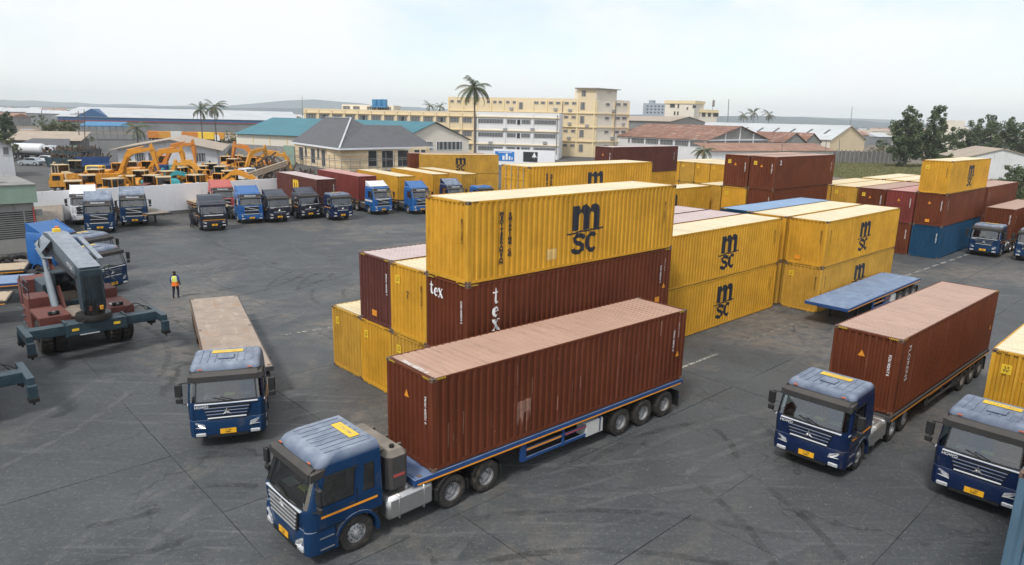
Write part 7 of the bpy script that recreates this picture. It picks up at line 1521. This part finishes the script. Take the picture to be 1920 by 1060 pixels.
# distant town, trees and hills
tw = MB(); rg3 = random.Random(21)
for k in range(520):
    Y = rg3.uniform(420, 1900); px = rg3.uniform(-80, 2000); p = aty(px, 230, Y); w2, d2_, h2 = rg3.uniform(8, 34), rg3.uniform(8, 20), rg3.uniform(3, 7.5); a = rg3.uniform(-.5, .5); T = Matrix.Translation((p.x, Y, 0)) @ Matrix.Rotation(a, 4, 'Z'); m_ = rg3.randrange(3)
    tw.box(-w2/2, w2/2, -d2_/2, d2_/2, -.5, h2, m_, T); tw.prism([(-d2_/2-.5, h2), (d2_/2+.5, h2), (0, h2+d2_*.16)], -w2/2-.4, w2/2+.4, 'X', 3+rg3.randrange(3), T)
stuff(tw.obj('distant_town', ['cream_pale', 'far_wall', 'concrete', 'roof_pale', 'roof_rust2', 'roof_tan']))
tf = MB()
for k in range(260):
    Y = rg3.uniform(330, 1900); px = rg3.uniform(-80, 2000); p = aty(px, 230, Y); h2 = rg3.uniform(5, 11)
    if 560 < px < 1350 and Y < 420: continue
    leaf_cloud(tf, (p.x, Y, h2*.55), (h2*.55, h2*.5, h2*.5), 90, .9, rg3, .2)
stuff(tf.obj('distant_trees', ['leaf_mid', 'leaf_dark'], recalc=False))
def ridge(name, Y, pts, amp, seed):
    rg4 = random.Random(seed); mb = MB(); xs = []; N_ = 90
    for k in range(N_+1):
        px = -300+2500*k/N_
        for (a, ya), (b, yb2) in zip(pts[:-1], pts[1:]):
            if a <= px <= b: py = ya+(yb2-ya)*(px-a)/(b-a)
        q_ = aty(px, py+amp*rg4.uniform(-1, 1), Y); xs.append(q_)
    vs = []
    for q_ in xs: vs += [(q_.x, Y-600, -1), (q_.x, Y, max(2, q_.z)), (q_.x, Y+900, -1)]
    mb.add(vs, [f for k in range(N_) for f in ((3*k, 3*k+3, 3*k+4, 3*k+1), (3*k+1, 3*k+4, 3*k+5, 3*k+2))]); struct(mb.obj(name, 'hill', recalc=False, smooth=True))
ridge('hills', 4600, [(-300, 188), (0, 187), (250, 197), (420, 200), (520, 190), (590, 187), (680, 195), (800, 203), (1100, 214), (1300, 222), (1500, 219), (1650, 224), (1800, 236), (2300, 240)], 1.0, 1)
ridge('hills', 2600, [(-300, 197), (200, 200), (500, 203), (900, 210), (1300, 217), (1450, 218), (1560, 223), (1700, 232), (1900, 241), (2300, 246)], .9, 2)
# poles and masts
for k, (px, y0, y1, Y, mt) in enumerate(((147, 266, 208, 190, 'wood_pole'), (158, 272, 206, 182, 'wood_pole'), (77, 252, 206, 230, 'wood_pole'), (567, 240, 180, 330, 'pole'), (1597, 236, 200, 262, 'pole'), (1467, 284, 258, 200, 'pole'), (1550, 286, 262, 200, 'pole'), (1575, 290, 262, 200, 'pole'), (1337, 205, 186, 340, 'pole'), (1367, 222, 186, 430, 'pole'), (1854, 232, 214, 320, 'pole'))):
    a, b = aty(px, y0, Y), aty(px+rnd.uniform(-1, 1), y1, Y); r_ = thing('utility_pole', '%s pole at the %s of the background' % (('thin wooden', 'taller wooden', 'hazy wooden', 'slim metal', 'ridge-top metal', 'metal', 'metal', 'metal', 'antenna', 'lattice antenna', 'roof antenna')[k], ('left', 'left', 'far left', 'centre left', 'pale shed', 'lean-to', 'lean-to end', 'fence corner', 'cream building', 'skyline right of the cream building', 'dark spreading tree')[k]), 'pole', (a.x, Y, 0)); MB().cyl((0, 0, -.1), (b.x-a.x, 0, b.z), .14 if k < 9 else .35, 6, r1=.09 if k != 9 else .2).obj('shaft', mt, r_)
    if k < 2:
        MB().box(-1.4, 1.4, -.06, .06, b.z-1.0, b.z-.85).obj('crossarm', 'wood_pole', r_)
    if k == 8: MB().box(-.5, .5, -.3, .3, b.z-3.5, b.z-.6).obj('antenna_panel', 'pole', r_)
# ================================================================== hazy air
hz = MB(); hz.box(-5900, 5900, -390, 5900, -2, 135); ho = hz.mesh('haze', []); ho = stuff(ob('haze', ho))
hm = D.materials.new('haze_air'); hm.use_nodes = True; hn = hm.node_tree; hn.nodes.clear(); pv_ = hn.nodes.new('ShaderNodeVolumePrincipled'); om = hn.nodes.new('ShaderNodeOutputMaterial')
pv_.inputs['Color'].default_value = (.90, .96, 1., 1); pv_.inputs['Density'].default_value = .00018; pv_.inputs['Anisotropy'].default_value = .2; hn.links.new(pv_.outputs[0], om.inputs['Volume']); ho.data.materials.append(hm)
